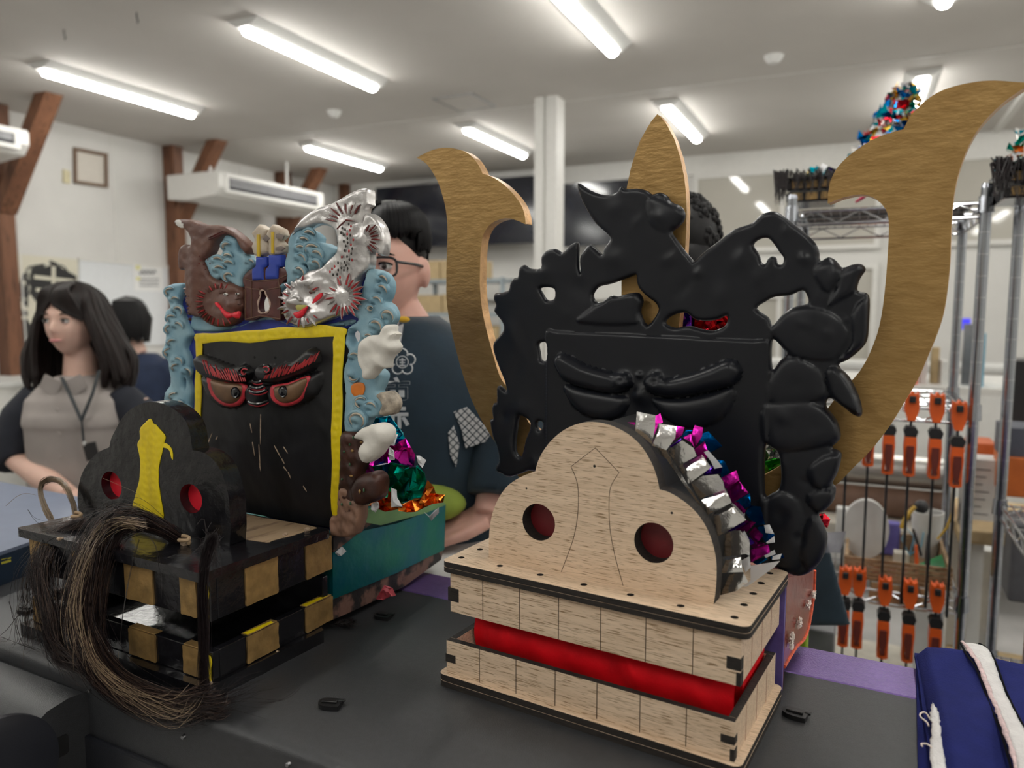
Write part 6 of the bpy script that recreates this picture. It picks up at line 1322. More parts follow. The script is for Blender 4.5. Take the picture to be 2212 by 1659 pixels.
pxbox('blue_lit_device', 2078, 2096, 688, 712, 5.2, 5.3, M('blue_screen', (.02, .02, .2), .4, emit=(.06, .05, .9, .9)), 'small device with a glowing blue screen far behind the posts', 'device')
pxbox('grey_plastic_crate', 1710, 1800, 1360, 1430, 1.75, 1.95, gryp, 'grey crate behind the machine, low between coat and shelving', 'crate', zb=0)
pxbox('lime_bin', 1706, 1742, 1352, 1400, 1.55, 1.62, M('lime_plastic', (.28, .42, .03), .5), 'lime green bin just behind the machine', 'bin', zb=0)
rfl = R.px(1740, 1400, 3.3)
# models standing on top of the shelving
def mini_head(lab, u0, u1, v0, v1, d, side=1, foil_top=None, seed=1):
    a = R.px(u0, v1, d); b = R.px(u1, v1, d); zt = R.px((u0+u1)/2, v0, d)[2]; z0 = a[2]; Hh = zt-z0; W = b[0]-a[0]
    t = thing('small_lion_head', lab, 'lion head', R, ((a[0]+b[0])/2, d+.05, z0))
    rr = random.Random(seed)
    build('box_jaw', MB().box(a[0], b[0], d, d+.16, z0, z0+Hh*.33).box(a[0], b[0], d, d+.16, z0+Hh*.40, z0+Hh*.75), lacquer, t, smooth=False, bevel=.004, kind='stuff')
    for zz in (z0+Hh*.06, z0+Hh*.47):
        for k in range(3):
            x = a[0]+W*(.12+.31*k); build('gold_square', MB().box(x, x+W*.24, d-.004, d, zz, zz+Hh*.25), old_gold, t, smooth=False, bevel=.001)
    build('lid', MB().box(a[0]-.01, b[0]+.01, d-.012, d+.17, z0+Hh*.76, z0+Hh*.84), lacquer, t, smooth=False, bevel=.004)
    mb = MB()
    for i in range(130):
        x = rr.uniform(a[0]-.012, b[0]+.012); x = a[0]-.012 if i % 2 else x; y = d-.012+rr.uniform(-.008, .008); z = z0+Hh*.85
        mb.tube([(x, y+.02, z), (x+rr.uniform(-.02, .02), y-.01, z+rr.uniform(0, .02)), (x+rr.uniform(-.015, .015), y-.015, z-Hh*rr.uniform(.3, 1.0))], [.0012, .0013, .0005], 4, cap=False)
    build('black_hair', mb, hair_dark, t, kind='stuff')
    build('black_horn', MB().tube([(b[0]-W*.35, d+.05, z0+Hh*.84), (b[0]-W*.34, d+.05, z0+Hh*1.15)], [.010, .004], 8), lacquer, t)
    return t, (a, b, zt)
ht, (a, b, zt) = mini_head('small black and gold lion head on top of the chrome shelving', 1697, 1800, 372, 438, 2.17, seed=3)
ht2, _ = mini_head('small black lion head with green foil at the upper right edge', 2168, 2290, 345, 428, 1.95, seed=4)
def foil_cone(t, path, rad, seed, n=60, fr=R, cols=None):
    rr = random.Random(seed); P = [np.array(fr.px(u, v, d)) for u, v, d in path]; P = [np.array(p) for p in smooth_poly([tuple(p) for p in P], 4, False)]
    K = len(P); build('mound_core', MB().tube([tuple(p) for p in P], [rad*(1-.72*i/(K-1))*.8 for i in range(K)], 12), foil_back, t)
    cols = cols or [f_red, f_blue, f_gold, f_silver, f_green, f_blue, f_cyan, foil_back]
    for i in range(n):
        s = rr.random()**.9; k = int(s*(K-1)); c = P[k]; r = rad*(1-.72*s)*rr.uniform(.7, 1.05); a = rr.uniform(0, 6.28)
        o = c+np.array((math.cos(a)*r, -abs(math.sin(a))*r, rr.uniform(-.01, .01))); h = rr.uniform(.011, .022)
        vs = [o+np.array([rr.uniform(-h, h), rr.uniform(-h, h)*.8, rr.uniform(-h, h)]) for _ in range(6)]
        m = MB().add(vs, [(0, 1, 2), (2, 1, 3), (2, 3, 4), (4, 3, 5)]); bo = build('foil_piece', m, cols[i % len(cols)], t, smooth=False)
foil_cone(ht, [(1905, 400, 2.28), (1908, 330, 2.30), (1925, 270, 2.30), (1945, 225, 2.30), (1955, 195, 2.30)], .085, 5, 230)
foil_cone(ht, [(1770, 372, 2.22), (1800, 380, 2.22), (1815, 395, 2.22)], .03, 6, 20, cols=[f_green, f_gold, f_cyan, f_purple])
build('pink_ribbon', MB().tube([R.px(1848, 437, 2.13), R.px(1862, 428, 2.13), R.px(1876, 418, 2.13)], [.006, .012, .004], 6, flat=.4), M('pink_red_ribbon', (.6, .05, .12), .5), ht)
foil_cone(ht2, [(2215, 370, 2.0), (2215, 330, 2.0), (2222, 290, 2.0)], .05, 8, 50, cols=[f_green, f_cyan, f_silver, f_orange])
build('shelf_liner', MB().box(U0+.02, U1-.02, V0+.02, V1-.02, 1.7695, 1.7725), M('dark_liner', (.10, .08, .075), .6), ht, smooth=False, label='dark board the models stand on')

# ================================================================== middle background: shelving with cartons, counters
steel = M('grey_blue_steel', (.30, .35, .38), .45)
mid = thing('storage_rack', 'grey steel rack full of cartons behind the man in glasses', 'rack', R, (-3.1, 7.0, 0))
rd = 6.9
ra = R.px(884, 700, rd)[0]; rb = R.px(1088, 700, rd)[0]
for (x, y) in ((ra, rd), (rb-.04, rd), (ra, rd+.5), (rb-.04, rd+.5)): build('upright', MB().box(x, x+.04, y, y+.04, 0, R.px(1000, 600, rd)[2]), steel, mid, smooth=False)
levels = [R.px(980, v, rd)[2] for v in (603, 676, 745, 830)]
for z in levels: build('rack_shelf', MB().box(ra, rb, rd-.005, rd+.55, z-.035, z), steel, mid, smooth=False)
rr = random.Random(9)
k = 0
for li, z in enumerate(levels):
    x = ra+.05
    while x < rb-.25:
        w_ = rr.uniform(.22, .45); h = min(rr.uniform(.14, .22), (levels[li-1]-z-.06) if li else .25)
        if x+w_ > rb-.05: break
        mt = cardb if rr.random() < .75 else whp
        if li == 0: h = .2
        build('carton', MB().box(x, x+w_-.015, rd+.03, rd+.45, z+.0005, z+h), mt, None, fr=R, smooth=False, bevel=.004, label='%s carton on the %s shelf of the steel rack, %s from its left end' % ('brown' if mt == cardb else 'white', ['top', 'second', 'third', 'lowest'][li], ['first', 'second', 'third', 'fourth', 'fifth'][int((x-ra)/.25) if x-ra < 1.2 else 4]), cat='carton', group='cartons on the steel rack'); x += w_; k += 1
# long white counters
def counter(lab, s0, s1, d0, d1, zt, body=True, mat=None):
    t = thing('counter', lab, 'counter', R, ((s0+s1)/2, (d0+d1)/2, 0))
    build('countertop', MB().box(s0, s1, d0, d1, zt-.04, zt), mat or whp, t, smooth=False, bevel=.003)
    build('counter_body', MB().box(s0+.02, s1-.02, d0+.03, d1-.02, 0, zt-.04), frame_m, t, smooth=False)
    return t
counter('long white counter under the back wall', -4.6, 3.6, 6.35, 6.85, 1.1)
counter('white counter along the left wall behind the woman', -6.3, -5.7, 2.6, 7.0, .98)
zc = 1.06
c0 = R.pz(275, 800, zc); c1 = R.pz(370, 770, zc)
counter('white table with papers behind the woman in grey', c0[0]-.6, c0[0]+.55, c0[1]-.35, c0[1]+.25, zc-.002)
rr = random.Random(12)
for k in range(5):
    x = c0[0]+rr.uniform(-.25, .35); y = c0[1]-.3+rr.uniform(0, .35)
    build('magazine', MB().box(x, x+.21, y, y+.28, zc, zc+.012+.004*k), [whp, cl_o, cardb, M('magenta_print', (.45, .08, .14), .5), whp][k], None, fr=R, smooth=False, bevel=.001, label=['white magazine', 'orange covered booklet', 'brown envelope', 'magazine with a magenta cover', 'thick white brochure'][k]+' on the white table behind the woman', cat='magazine', group='printed matter on the white table')
dev = counter('light grey instrument bench between man and heads', R.px(880, 900, 2.6)[0], R.px(1010, 900, 2.6)[0], 2.6, 3.0, .98)
zw = 1.065
w0 = F0.pz(930, 1235, zw); 
build('white_work_table', MB().prism([(-.20, 1.28), (.25, 1.06), (.55, 1.6), (.02, 1.75)], T_Z, zw-.03, zw), whp, None, fr=F0, smooth=False, bevel=.003, label='white table edge behind the machine under the hand of the man', cat='table')
olive = M('olive_green_cloth', (.20, .26, .03), .8, bump=.4)
p = F0.px(945, 1082, 1.40); build('olive_cushion', MB().ball((p[0]-.03, 1.40, p[2]-.005), (.085, .05, .038), 20, 12), olive, None, fr=F0, label='olive green rounded cushion beside the sleeve of the man', cat='cushion')
# ================================================================== people
skin = M('skin', (.62, .35, .28), .5, var=.06, vs=20, sss=.05)
skin_f = M('pale_skin', (.68, .44, .35), .5, var=.05, vs=20, sss=.05)
hair_m = M('black_hair', (.0045, .004, .0045), .5, spec=.2, var=.3, vs=60, map_=(1, 1, .2))
hair_w = M('dark_brown_hair', (.013, .008, .007), .5, spec=.25, var=.4, vs=60, map_=(1, 1, .15))
eye_w = M('eye_white', (.75, .74, .72), .3); iris = M('dark_iris', (.02, .012, .01), .15)
lipm = M('lips', (.50, .20, .18), .45)
def rotz(p, c, a):
    x, y = p[0]-c[0], p[1]-c[1]; return (c[0]+x*math.cos(a)-y*math.sin(a), c[1]+x*math.sin(a)+y*math.cos(a), p[2])
def head_mesh(mb, c, s, yaw, tilt=0):
    """c = centre of the head; face towards local -d turned by yaw; s = scale (1 = .23 m tall)"""
    n, k = 40, 32; vs = []
    for i in range(k+1):
        ph = -math.pi/2+math.pi*i/k
        for j in range(n):
            th = 2*math.pi*j/n; x = math.cos(ph)*math.sin(th); y = -math.cos(ph)*math.cos(th); z = math.sin(ph)
            X = x*.075; Y = y*.094; Zz = z*.115
            low = max(0, -z); X *= 1-.32*low**1.5; Y = Y*(1-.10*low)+(-.012*low if y < 0 else .028*low)
            if y < 0:
                f = -y
                g = lambda cx, cz, sx, sz: math.exp(-((x-cx)/sx)**2-((z-cz)/sz)**2)
                Y -= .020*g(0, -.16, .11, .17)*f+.010*g(0, -.28, .14, .08)*f          # nose
                Y += .009*(g(.42, .02, .20, .12)+g(-.42, .02, .20, .12))*f            # sockets
                Y -= .005*g(0, .22, .6, .12)*f                                         # brow
                Y -= .006*g(0, -.52, .28, .09)*f; Y += .003*g(0, -.66, .3, .05)*f      # mouth, under lip
                Y -= .009*g(0, -.88, .3, .15)*f                                        # chin
                Y -= .004*(g(.5, -.3, .25, .25)+g(-.5, -.3, .25, .25))*f               # cheeks
            vs.append((X*s, Y*s, Zz*s))
    fs = [(i*n+j, i*n+(j+1) % n, (i+1)*n+(j+1) % n, (i+1)*n+j) for i in range(k) for j in range(n)]
    W = lambda p: tuple(np.array(rotz((p[0], p[1], p[2]), (0, 0), yaw))+np.array(c))
    mb.add([W(v) for v in vs], fs)
    for sx in (-1, 1):   # ears
        e = W((sx*.081*s, .014*s, -.006*s)); mb.ball(e, (.012*s, .019*s, .031*s), 10, 8, R=[[math.cos(yaw), -math.sin(yaw), 0], [math.sin(yaw), math.cos(yaw), 0], [0, 0, 1]])
    return W
def face_parts(W, s, body, brows=True, lips=lipm):
    for sx in (-1, 1):
        a = W((sx*.031*s, -.080*s, .002*s)); build('eye', MB().ball(a, (.0125*s, .0105*s, .0075*s), 12, 8), eye_w, body)
        a = W((sx*.031*s, -.0895*s, .002*s)); build('iris', MB().ball(a, (.0052*s, .004*s, .0052*s), 10, 8), iris, body)
        build('upper_eyelid', MB().tube([W((sx*(.031+.015*q)*s, (-.0905+.007*q*q)*s, (.0095-.004*q*q)*s)) for q in (-1, -.5, 0, .5, 1)], .0022*s, 6), hair_m, body)
        if brows: build('eyebrow', MB().tube([W((sx*(.033+.018*q)*s, (-.0935+.008*q*q)*s, (.026-.003*q*q)*s)) for q in (-1, -.5, 0, .5, 1)], [.001*s, .0028*s, .003*s, .0026*s, .001*s], 6), hair_m, body)
    build('lips', MB().tube([W((q*.021*s, (-.0985+.010*q*q)*s, (-.060+.001*q*q)*s)) for q in (-1, -.6, -.2, 0, .2, .6, 1)], [.001*s, .0042*s, .0058*s, .0052*s, .0058*s, .0042*s, .001*s], 8, flat=.9), lips, body)
def hand(mb, wrist, dirv, up, thumb, s=1.0, curl=.5):
    """palm, four unequal bent fingers and a thumb that leaves the palm's side"""
    D = np.array(dirv, float); D /= np.linalg.norm(D); U = np.array(up, float); U -= D*(U@D); U /= np.linalg.norm(U); T = np.array(thumb, float); T -= D*(T@D)+U*(T@U); T /= np.linalg.norm(T)
    w_ = np.array(wrist, float)
    palm = [w_, w_+D*.03*s, w_+D*.06*s, w_+D*.088*s]
    for k in range(4):
        o = T*(.030-.020*k)*s
        mb.tube([tuple(w_+o*.55), tuple(w_+D*.045*s+o*.95), tuple(w_+D*.088*s+o)], [.0125*s, .0125*s, .0105*s], 10)
        L = [.072, .080, .075, .058][k]*s; p = w_+D*.088*s+o; sp = T*(.004-.0035*k); pts = [tuple(p)]; d_ = D+sp*6
        for j in range(3):
            d_ = d_-U*curl*(.35+.25*j); d_ /= np.linalg.norm(d_); p = p+d_*L*[.42, .32, .26][j]; pts.append(tuple(p))
        mb.tube(pts, [.0098*s, .0090*s, .0082*s, .0062*s], 10)
    p0 = w_+D*.020*s+T*.026*s; p1 = p0+(D*.6+T*.8)*.036*s-U*.008*s; p2 = p1+(D*.9+T*.35)*.030*s-U*.006*s; p3 = p2+D*.022*s-U*.006*s
    mb.tube([tuple(p0), tuple(p1), tuple(p2), tuple(p3)], [.014*s, .0125*s, .0105*s, .0075*s], 10)
def legs(mb, x, y, hw, zh, f=1):
    for sx in (-1, 1):
        mb.tube([(x+sx*hw*.45, y, zh), (x+sx*hw*.5, y, zh*.55), (x+sx*hw*.5, y+.01, zh*.3), (x+sx*hw*.5, y+.02, .08)], [.085, .062, .055, .038], 14)
        mb.tube([(x+sx*hw*.5, y+.05, .045), (x+sx*hw*.52, y-.06, .04), (x+sx*hw*.55, y-.17, .03)], [.04, .042, .028], 12, flat=.8)
def loft(mb, rings, n=28, m=0, closed_top=True):
    """rings of (cx, cy, z, rx, ry)"""
    b = len(mb.v)
    for (cx, cy, z, rx, ry) in rings:
        for j in range(n):
            a = 2*math.pi*j/n; c = math.cos(a); s = math.sin(a); q = 2/2.5
            mb.v.append((cx+rx*math.copysign(abs(c)**q, c), cy+ry*math.copysign(abs(s)**q, s), z))
    for i in range(len(rings)-1):
        for j in range(n):
            a = b+i*n+j; e = b+i*n+(j+1) % n; mb.f.append((a, e, e+n, a+n)); mb.m.append(m)
    mb.f.append(tuple(b+j for j in range(n))[::-1]); mb.m.append(m)
    mb.f.append(tuple(b+(len(rings)-1)*n+j for j in range(n))); mb.m.append(m); return mb

# ---- woman in a grey blouse with black sleeves, far left
yw = 2.45
hc = F0.px(155, 694, yw); hx, hz = hc[0], hc[2]
wm = thing('person', 'woman with shoulder length dark hair, grey blouse, black sleeves and lanyard', 'person', F0, (F0.px(185, 900, yw)[0], yw, 0))
bx = F0.px(172, 900, yw)[0]
mb = MB()
yawW = -math.radians(6); sW = .98
W = head_mesh(mb, (hx+.005, yw, hz+.0), sW, yawW)
shz = F0.px(172, 822, yw)[2]
mb.tube([(hx+.012, yw+.02, hz-.07), (bx, yw+.02, shz-.01)], [.046, .055], 16)
loft(mb, [(bx, yw+.01, .82, .15, .10), (bx, yw+.01, .95, .145, .10), (bx, yw, 1.1, .13, .095), (bx, yw, shz-.12, .155, .10), (bx, yw+.01, shz-.04, .15, .08), (bx, yw+.015, shz, .08, .06)])
legs(mb, bx, yw+.02, .17, .86)
rs = F0.px(55, 868, yw); re = F0.px(35, 985, yw-.02); rh = F0.px(150, 1068, yw-.18)
ls = F0.px(300, 868, yw)
mb.tube([(rs[0]+.03, yw, rs[2]-.01), (re[0]-.01, yw-.02, re[2]), (F0.px(90, 1030, yw-.1)[0], yw-.10, F0.px(90, 1030, yw-.1)[2]), rh], [.05, .046, .040, .028], 14)
hand(mb, rh, (.95, -.25, -.35), (0, -.3, 1), (.1, -1, .2), .9, .35)
le = (ls[0]+.05, yw+.0, ls[2]-.24); lw_ = F0.px(250, 1060, yw-.16)
mb.tube([(ls[0]-.02, yw, ls[2]), le, lw_], [.05, .044, .028], 14)
hand(mb, lw_, (.6, -.4, -.3), (0, -.3, 1), (-.6, -1, 0), .9, .35)
bo = build('body', mb, skin_f, wm); fuse(bo, .0055, 2)
face_parts(W, sW, bo, True, M('pink_lips', (.52, .20, .20), .45))
grey_b = M('warm_grey_blouse', (.33, .295, .275), .8, var=.06, vs=14, bump=.3, bs=40)
navyb = M('near_black_knit', (.014, .016, .024), .9, var=.15, bump=.3, bs=300)
mb = MB(); loft(mb, [(bx, yw+.01, .90, .172, .122), (bx, yw+.005, 1.05, .165, .118), (bx, yw, 1.18, .165, .118), (bx, yw, shz-.14, .172, .122), (bx, yw+.005, shz-.06, .165, .102), (bx, yw+.012, shz-.01, .115, .08), (bx, yw+.015, shz+.018, .062, .062)])
bl = build('blouse', mb, grey_b, wm); fuse(bl, .008, 3)
mb = MB()
mb.tube([(bx-.125, yw+.005, shz-.045), (rs[0]-.005, yw, rs[2]-.05), (re[0]-.012, yw-.02, re[2]+.01), (re[0]+.012, yw-.035, re[2]-.02)], [.055, .070, .072, .062], 18)
mb.tube([(bx-.11, yw+.02, shz-.04), (bx-.15, yw+.02, shz-.2), (bx-.15, yw+.02, 1.0)], [.05, .06, .06], 16)
s1_ = build('black_sleeve', mb, navyb, wm); fuse(s1_, .008, 3)
mb = MB()
mb.tube([(bx+.125, yw+.005, shz-.045), (ls[0]+.0, yw, ls[2]-.05), (le[0]+.005, yw, le[2]), (lw_[0]+.02, lw_[1]+.04, lw_[2]+.03)], [.055, .070, .068, .05], 18)
mb.tube([(bx+.115, yw+.02, shz-.04), (bx+.16, yw+.02, shz-.2), (bx+.155, yw+.02, 1.0)], [.05, .06, .06], 16)
s2_ = build('black_sleeve', mb, navyb, wm); fuse(s2_, .008, 3)
trm = M('dark_trousers', (.02, .02, .025), .8)
mb = MB(); loft(mb, [(bx, yw+.02, .74, .15, .11), (bx, yw+.015, .96, .165, .118)])
for sx in (-1, 1): mb.tube([(bx+sx*.08, yw+.02, .84), (bx+sx*.087, yw+.02, .45), (bx+sx*.087, yw+.035, .10)], [.095, .075, .055], 16)
build('trousers', mb, trm, wm)
mb = MB()   # collar
for sx in (-1, 1): mb.prism([(bx, shz+.000), (bx+sx*.055, shz+.028), (bx+sx*.075, shz-.012), (bx+sx*.028, shz-.050)], T_D, yw-.083, yw-.077)
co = build('blouse_collar', mb, grey_b, bl, smooth=False, bevel=.002)
mb = MB(); xr = bx+.012
yf = yw-.128
for k in range(5): mb.lathe([(0, 0), (.005, 0), (.006, .002)], (bx+.004, yf, shz-.08-k*.075), 10, axis=1)
build('blouse_buttons', mb, grey_b, bl, kind='stuff')
lan = M('black_lanyard', (.02, .025, .028), .6)
vz = F0.px(176, 908, yw-.13)
pl_ = [F0.px(133, 815, yw-.085), F0.px(150, 850, yw-.125), vz]; pr_ = [F0.px(214, 800, yw-.085), F0.px(200, 850, yw-.125), vz]
vz2 = F0.px(181, 955, yw-.135); 
la = build('lanyard', MB().tube(pl_, .006, 6, flat=.3).tube(pr_, .006, 6, flat=.3).tube([vz, vz2], .007, 6, flat=.3), lan, wm)
bd = F0.px(197, 975, yw-.137)
build('name_badge', MB().obox((bd[0], bd[1], bd[2]), (math.cos(.2), 0, -math.sin(.2)*-1), (0, 1, 0), (math.sin(-.2), 0, math.cos(.2)), .021, .002, .028), M('dark_badge_card', (.02, .02, .018), .4), la, smooth=False, bevel=.001)
build('badge_clip', MB().ball(F0.px(182, 958, yw-.137), (.006, .004, .008), 8, 6), whp, la)
# hair: cap plus falling locks
mb = MB(); rr = random.Random(41)
HW = lambda p: tuple(np.array(rotz(p, (0, 0), yawW))+np.array((hx+.005, yw, hz)))
mb.ball(HW((0, .018, .032)), (.088, .100, .098), 24, 16, R=[[math.cos(yawW), -math.sin(yawW), 0], [math.sin(yawW), math.cos(yawW), 0], [0, 0, 1]])
mb.ball(HW((.0, .055, -.03)), (.085, .070, .115), 20, 14)
for i in range(120):
    a = rr.uniform(-2.15, 2.15)   # 0 = back of the head
    r0 = .084; top = (math.sin(a)*.06, .02+math.cos(a)*.055, .095)
    wv = rr.uniform(-.012, .012); wid = 1.0+.45*abs(math.sin(a))
    p1 = (math.sin(a)*.096, .012+math.cos(a)*.10, .02+rr.uniform(-.02, .02)); p2 = (math.sin(a)*.108*wid*.9+wv, .02+math.cos(a)*.11, -.07)
    p3 = (math.sin(a)*.12*wid*.92+wv*2, .02+math.cos(a)*.12, -.145+rr.uniform(-.03, .03)); p4 = (math.sin(a)*.105*wid+wv*2, .02+math.cos(a)*.11-.01, -.20+rr.uniform(-.03, .03))
    if abs(a) > 1.75: p1 = (p1[0]*.98, p1[1]-.005, p1[2]); p2 = (p2[0]*.98, p2[1]-.01, p2[2])
    mb.tube([HW(q) for q in smooth_poly([(0, .0, .125), top, p1, p2, p3, p4], 3, False)], [.008]+[.013]*13+[.009, .003], 6)
build('hair', mb, hair_w, wm, kind='stuff', label='shoulder length dark brown hair')
mb = MB()
for i in range(26):
    t_ = i/25; x = -.062+.124*t_
    mb.tube([HW(q) for q in smooth_poly([(x*.3+.004, -.02, .125), (x*.7, -.078, .098), (x*1.08, -.090+abs(x)*.35, .055-.02*abs(t_-.4)), (math.copysign(.078, x), -.062, .005)], 3, False)] if abs(t_-.45) > .06 else [HW((x*.3, -.02, .125)), HW((x, -.080, .088)), HW((x*1.3, -.088, .060))], .0055, 6)
build('fringe', mb, hair_w, wm, kind='stuff')

# ---- man with glasses in a dark blue happi coat
ym = 1.52
hc = F0.px(833, 578, ym); hx, hz = hc[0], hc[2]
mn = thing('person', 'man with black hair and black glasses in a dark blue coat with white crest', 'person', F0, (hx, ym, 0))
mb = MB(); yawM = -math.radians(9); sM = 1.0
W = head_mesh(mb, (hx-.004, ym, hz-.005), sM, yawM)
bx = hx+.045; shz = F0.px(930, 735, ym)[2]
mb.tube([(hx+.008, ym+.02, hz-.08), (bx-.01, ym+.025, shz+.005)], [.055, .065], 16)
loft(mb, [(bx, ym+.02, .86, .155, .105), (bx, ym+.02, 1.02, .16, .11), (bx, ym+.01, shz-.14, .175, .11), (bx, ym+.015, shz-.05, .165, .085), (bx, ym+.02, shz, .09, .065)])
legs(mb, bx, ym+.03, .19, .9)
la = (bx+.185, ym+.01, shz-.055)
le = F0.px(1085, 1010, ym-.04); lw_ = F0.px(1052, 1118, 1.40)
mb.tube([la, (la[0]+.015, ym, la[2]-.13), le, lw_], [.058, .05, .042, .029], 14)
hand(mb, lw_, (-.95, -.12, -.30), (-.1, -.35, 1), (-.2, 1.0, .1), 1.0, .25)
ra_ = (bx-.185, ym+.01, shz-.055); re = (bx-.22, ym-.02, 1.17); rw = (bx-.12, ym-.2, 1.12)
mb.tube([ra_, (ra_[0]-.015, ym, ra_[2]-.13), re, rw], [.058, .05, .042, .029], 14)
hand(mb, rw, (.2, -1, -.1), (0, 0, 1), (1, .2, 0), 1.0, .4)
bo = build('body', mb, skin, mn); fuse(bo, .0055, 2)
face_parts(W, sM, bo)
gm = M('black_glasses_frame', (.01, .01, .012), .3); lens = M('clear_lens', (.85, .87, 1.0), .05, trans=.9)
mb = MB()
for sx in (-1, 1):
    pts = [W((sx*(.034+.025*math.copysign(abs(math.cos(t))**.6, math.cos(t))), -.104+.006*abs(math.cos(t)), .0+.0185*math.copysign(abs(math.sin(t))**.6, math.sin(t)))) for t in [2*math.pi*k/20 for k in range(21)]]
    mb.tube(pts, .0026, 6)
    mb.tube([W((sx*.058, -.100, .010)), W((sx*.079, -.05, .008)), W((sx*.081, .015, .006))], .003, 6)
mb.tube([W((-.010, -.104, .005)), W((0, -.108, .007)), W((.010, -.104, .005))], .0026, 6)
gl_ = build('glasses', mb, gm, mn)
# hair
mb = MB(); rr = random.Random(42)
RY = [[math.cos(yawM), -math.sin(yawM), 0], [math.sin(yawM), math.cos(yawM), 0], [0, 0, 1]]
HM = lambda p: tuple(np.array(rotz(p, (0, 0), yawM))+np.array((hx-.004, ym, hz-.005)))
mb.ball(HM((0, .022, .055)), (.083, .095, .080), 24, 16, R=RY)
mb.ball(HM((0, .058, .01)), (.070, .052, .075), 20, 12, R=RY)
for i in range(170):
    a = rr.uniform(-2.75, 2.75); f = max(0, -math.cos(a))
    zb = -.02 if abs(a) < 1.0 else (.045 if abs(a) < 1.9 else .066)
    mb.tube([HM(q) for q in smooth_poly([(rr.uniform(-.02, .02), .03, .135), (math.sin(a)*.065, .01+math.cos(a)*.075, .118), (math.sin(a)*.084, .012+math.cos(a)*.100, .08), (math.sin(a)*.083+rr.uniform(-.004, .004), .012+math.cos(a)*.098, zb+rr.uniform(-.012, .012))], 3, False)], [.004]+[.0075]*7+[.006, .002], 5)
build('hair', mb, hair_m, mn, kind='stuff', label='short black hair')
# white shirt, coat, lapels, crest and characters
shirt = M('white_shirt', (.72, .71, .70), .8, var=.05, bump=.3)
coat = M('dark_teal_navy_coat', (.008, .024, .040), .85, var=.15, vs=20, bump=.35, bs=60, sheen=.15)
mb = MB(); loft(mb, [(bx, ym+.015, .95, .178, .118), (bx, ym+.01, shz-.14, .182, .118), (bx, ym+.012, shz-.05, .168, .094), (bx-.003, ym+.018, shz+.002, .10, .078), (bx-.008, ym+.022, shz+.045, .064, .066)])
sh = build('shirt', mb, shirt, mn); fuse(sh, .008, 2)
mb = MB()
for sx in (-1, 1): mb.prism([(bx-.05, shz+.0), (bx-.05+sx*.020, shz-.035), (bx-.05+sx*.045, shz+.0), (bx-.05+sx*.05, shz+.035), (bx-.05+sx*.015, shz+.018)], T_D, ym-.082, ym-.074)
build('shirt_collar', mb, shirt, sh, smooth=False, bevel=.003)
yb = M('yellow_print', (.72, .42, .02), .6)
for q in ((872, 690), (832, 708)):
    p = F0.px(q[0], q[1], ym-.088); build('neckerchief_yellow', MB().ball(p, (.012, .004, .006), 10, 6), yb, sh)
mb = MB()   # coat body open at the front: a thick shell
n = 36; rings = [(bx, ym+.02, .80, .215, .145), (bx, ym+.02, 1.0, .212, .142), (bx, ym+.015, shz-.16, .205, .135), (bx, ym+.015, shz-.08, .202, .122), (bx, ym+.018, shz-.035, .178, .108), (bx, ym+.02, shz+.0, .130, .098), (bx-.006, ym+.026, shz+.028, .090, .086), (bx-.010, ym+.028, shz+.046, .066, .072)]
for (cx, cy, z, rx, ry) in rings:
    op = .04+max(0, z-(shz-.09))*1.55
    for j in range(n+1):
        a = -math.pi/2-.28+op+(2*math.pi-2*op)*j/n+.0; mb.v.append((cx+rx*math.cos(a), cy+ry*math.sin(a), z))
for i in range(len(rings)-1):
    for j in range(n):
        a = i*(n+1)+j; mb.f.append((a, a+1, a+n+2, a+n+1)); mb.m.append(0)
ct = build('coat_body', mb, coat, mn); so = ct.modifiers.new('thick', 'SOLIDIFY'); so.thickness = .006; so.offset = 0
mb = MB(); mb.tube([(bx+.13, ym+.015, shz-.045), (la[0]+.012, ym+.01, la[2]-.02), (la[0]+.035, ym, la[2]-.15), (le[0]+.005, ym-.035, le[2]+.06), (F0.px(1070, 1090, 1.43)[0]+.005, 1.43, F0.px(1070, 1075, 1.43)[2])], [.062, .078, .082, .085, .062], 20)
sl = build('coat_sleeve', mb, coat, mn); fuse(sl, .008, 2)
mb = MB(); mb.tube([(bx-.13, ym+.015, shz-.045), (ra_[0]-.012, ym+.01, ra_[2]-.02), (ra_[0]-.035, ym, ra_[2]-.15), (re[0], ym-.02, re[2]+.02)], [.062, .078, .082, .085], 20)
s2 = build('coat_sleeve', mb, coat, mn); fuse(s2, .008, 2)
chk = bpy.data.materials.new('white_lattice_cloth'); chk.use_nodes = True; nt = chk.node_tree; b = nt.nodes['Principled BSDF']; b.inputs['Roughness'].default_value = .8
tc = nt.nodes.new('ShaderNodeTexCoord'); mp = nt.nodes.new('ShaderNodeMapping'); mp.inputs['Rotation'].default_value = (0, math.radians(45), 0); mp.inputs['Scale'].default_value = (95, 1, 95)
ck = nt.nodes.new('ShaderNodeTexBrick'); ck.inputs['Color1'].default_value = (.62, .62, .62, 1); ck.inputs['Color2'].default_value = (.62, .62, .62, 1); ck.inputs['Mortar'].default_value = (.01, .025, .04, 1); ck.inputs['Scale'].default_value = 1; ck.inputs['Mortar Size'].default_value = .10; ck.offset = 0; ck.inputs['Brick Width'].default_value = 1; ck.inputs['Row Height'].default_value = 1
sx_ = nt.nodes.new('ShaderNodeSeparateXYZ'); cx_ = nt.nodes.new('ShaderNodeCombineXYZ')
nt.links.new(tc.outputs['Object'], mp.inputs[0]); nt.links.new(mp.outputs[0], sx_.inputs[0]); nt.links.new(sx_.outputs[0], cx_.inputs[0]); nt.links.new(sx_.outputs[2], cx_.inputs[1]); nt.links.new(cx_.outputs[0], ck.inputs['Vector']); nt.links.new(ck.outputs[0], b.inputs['Base Color'])
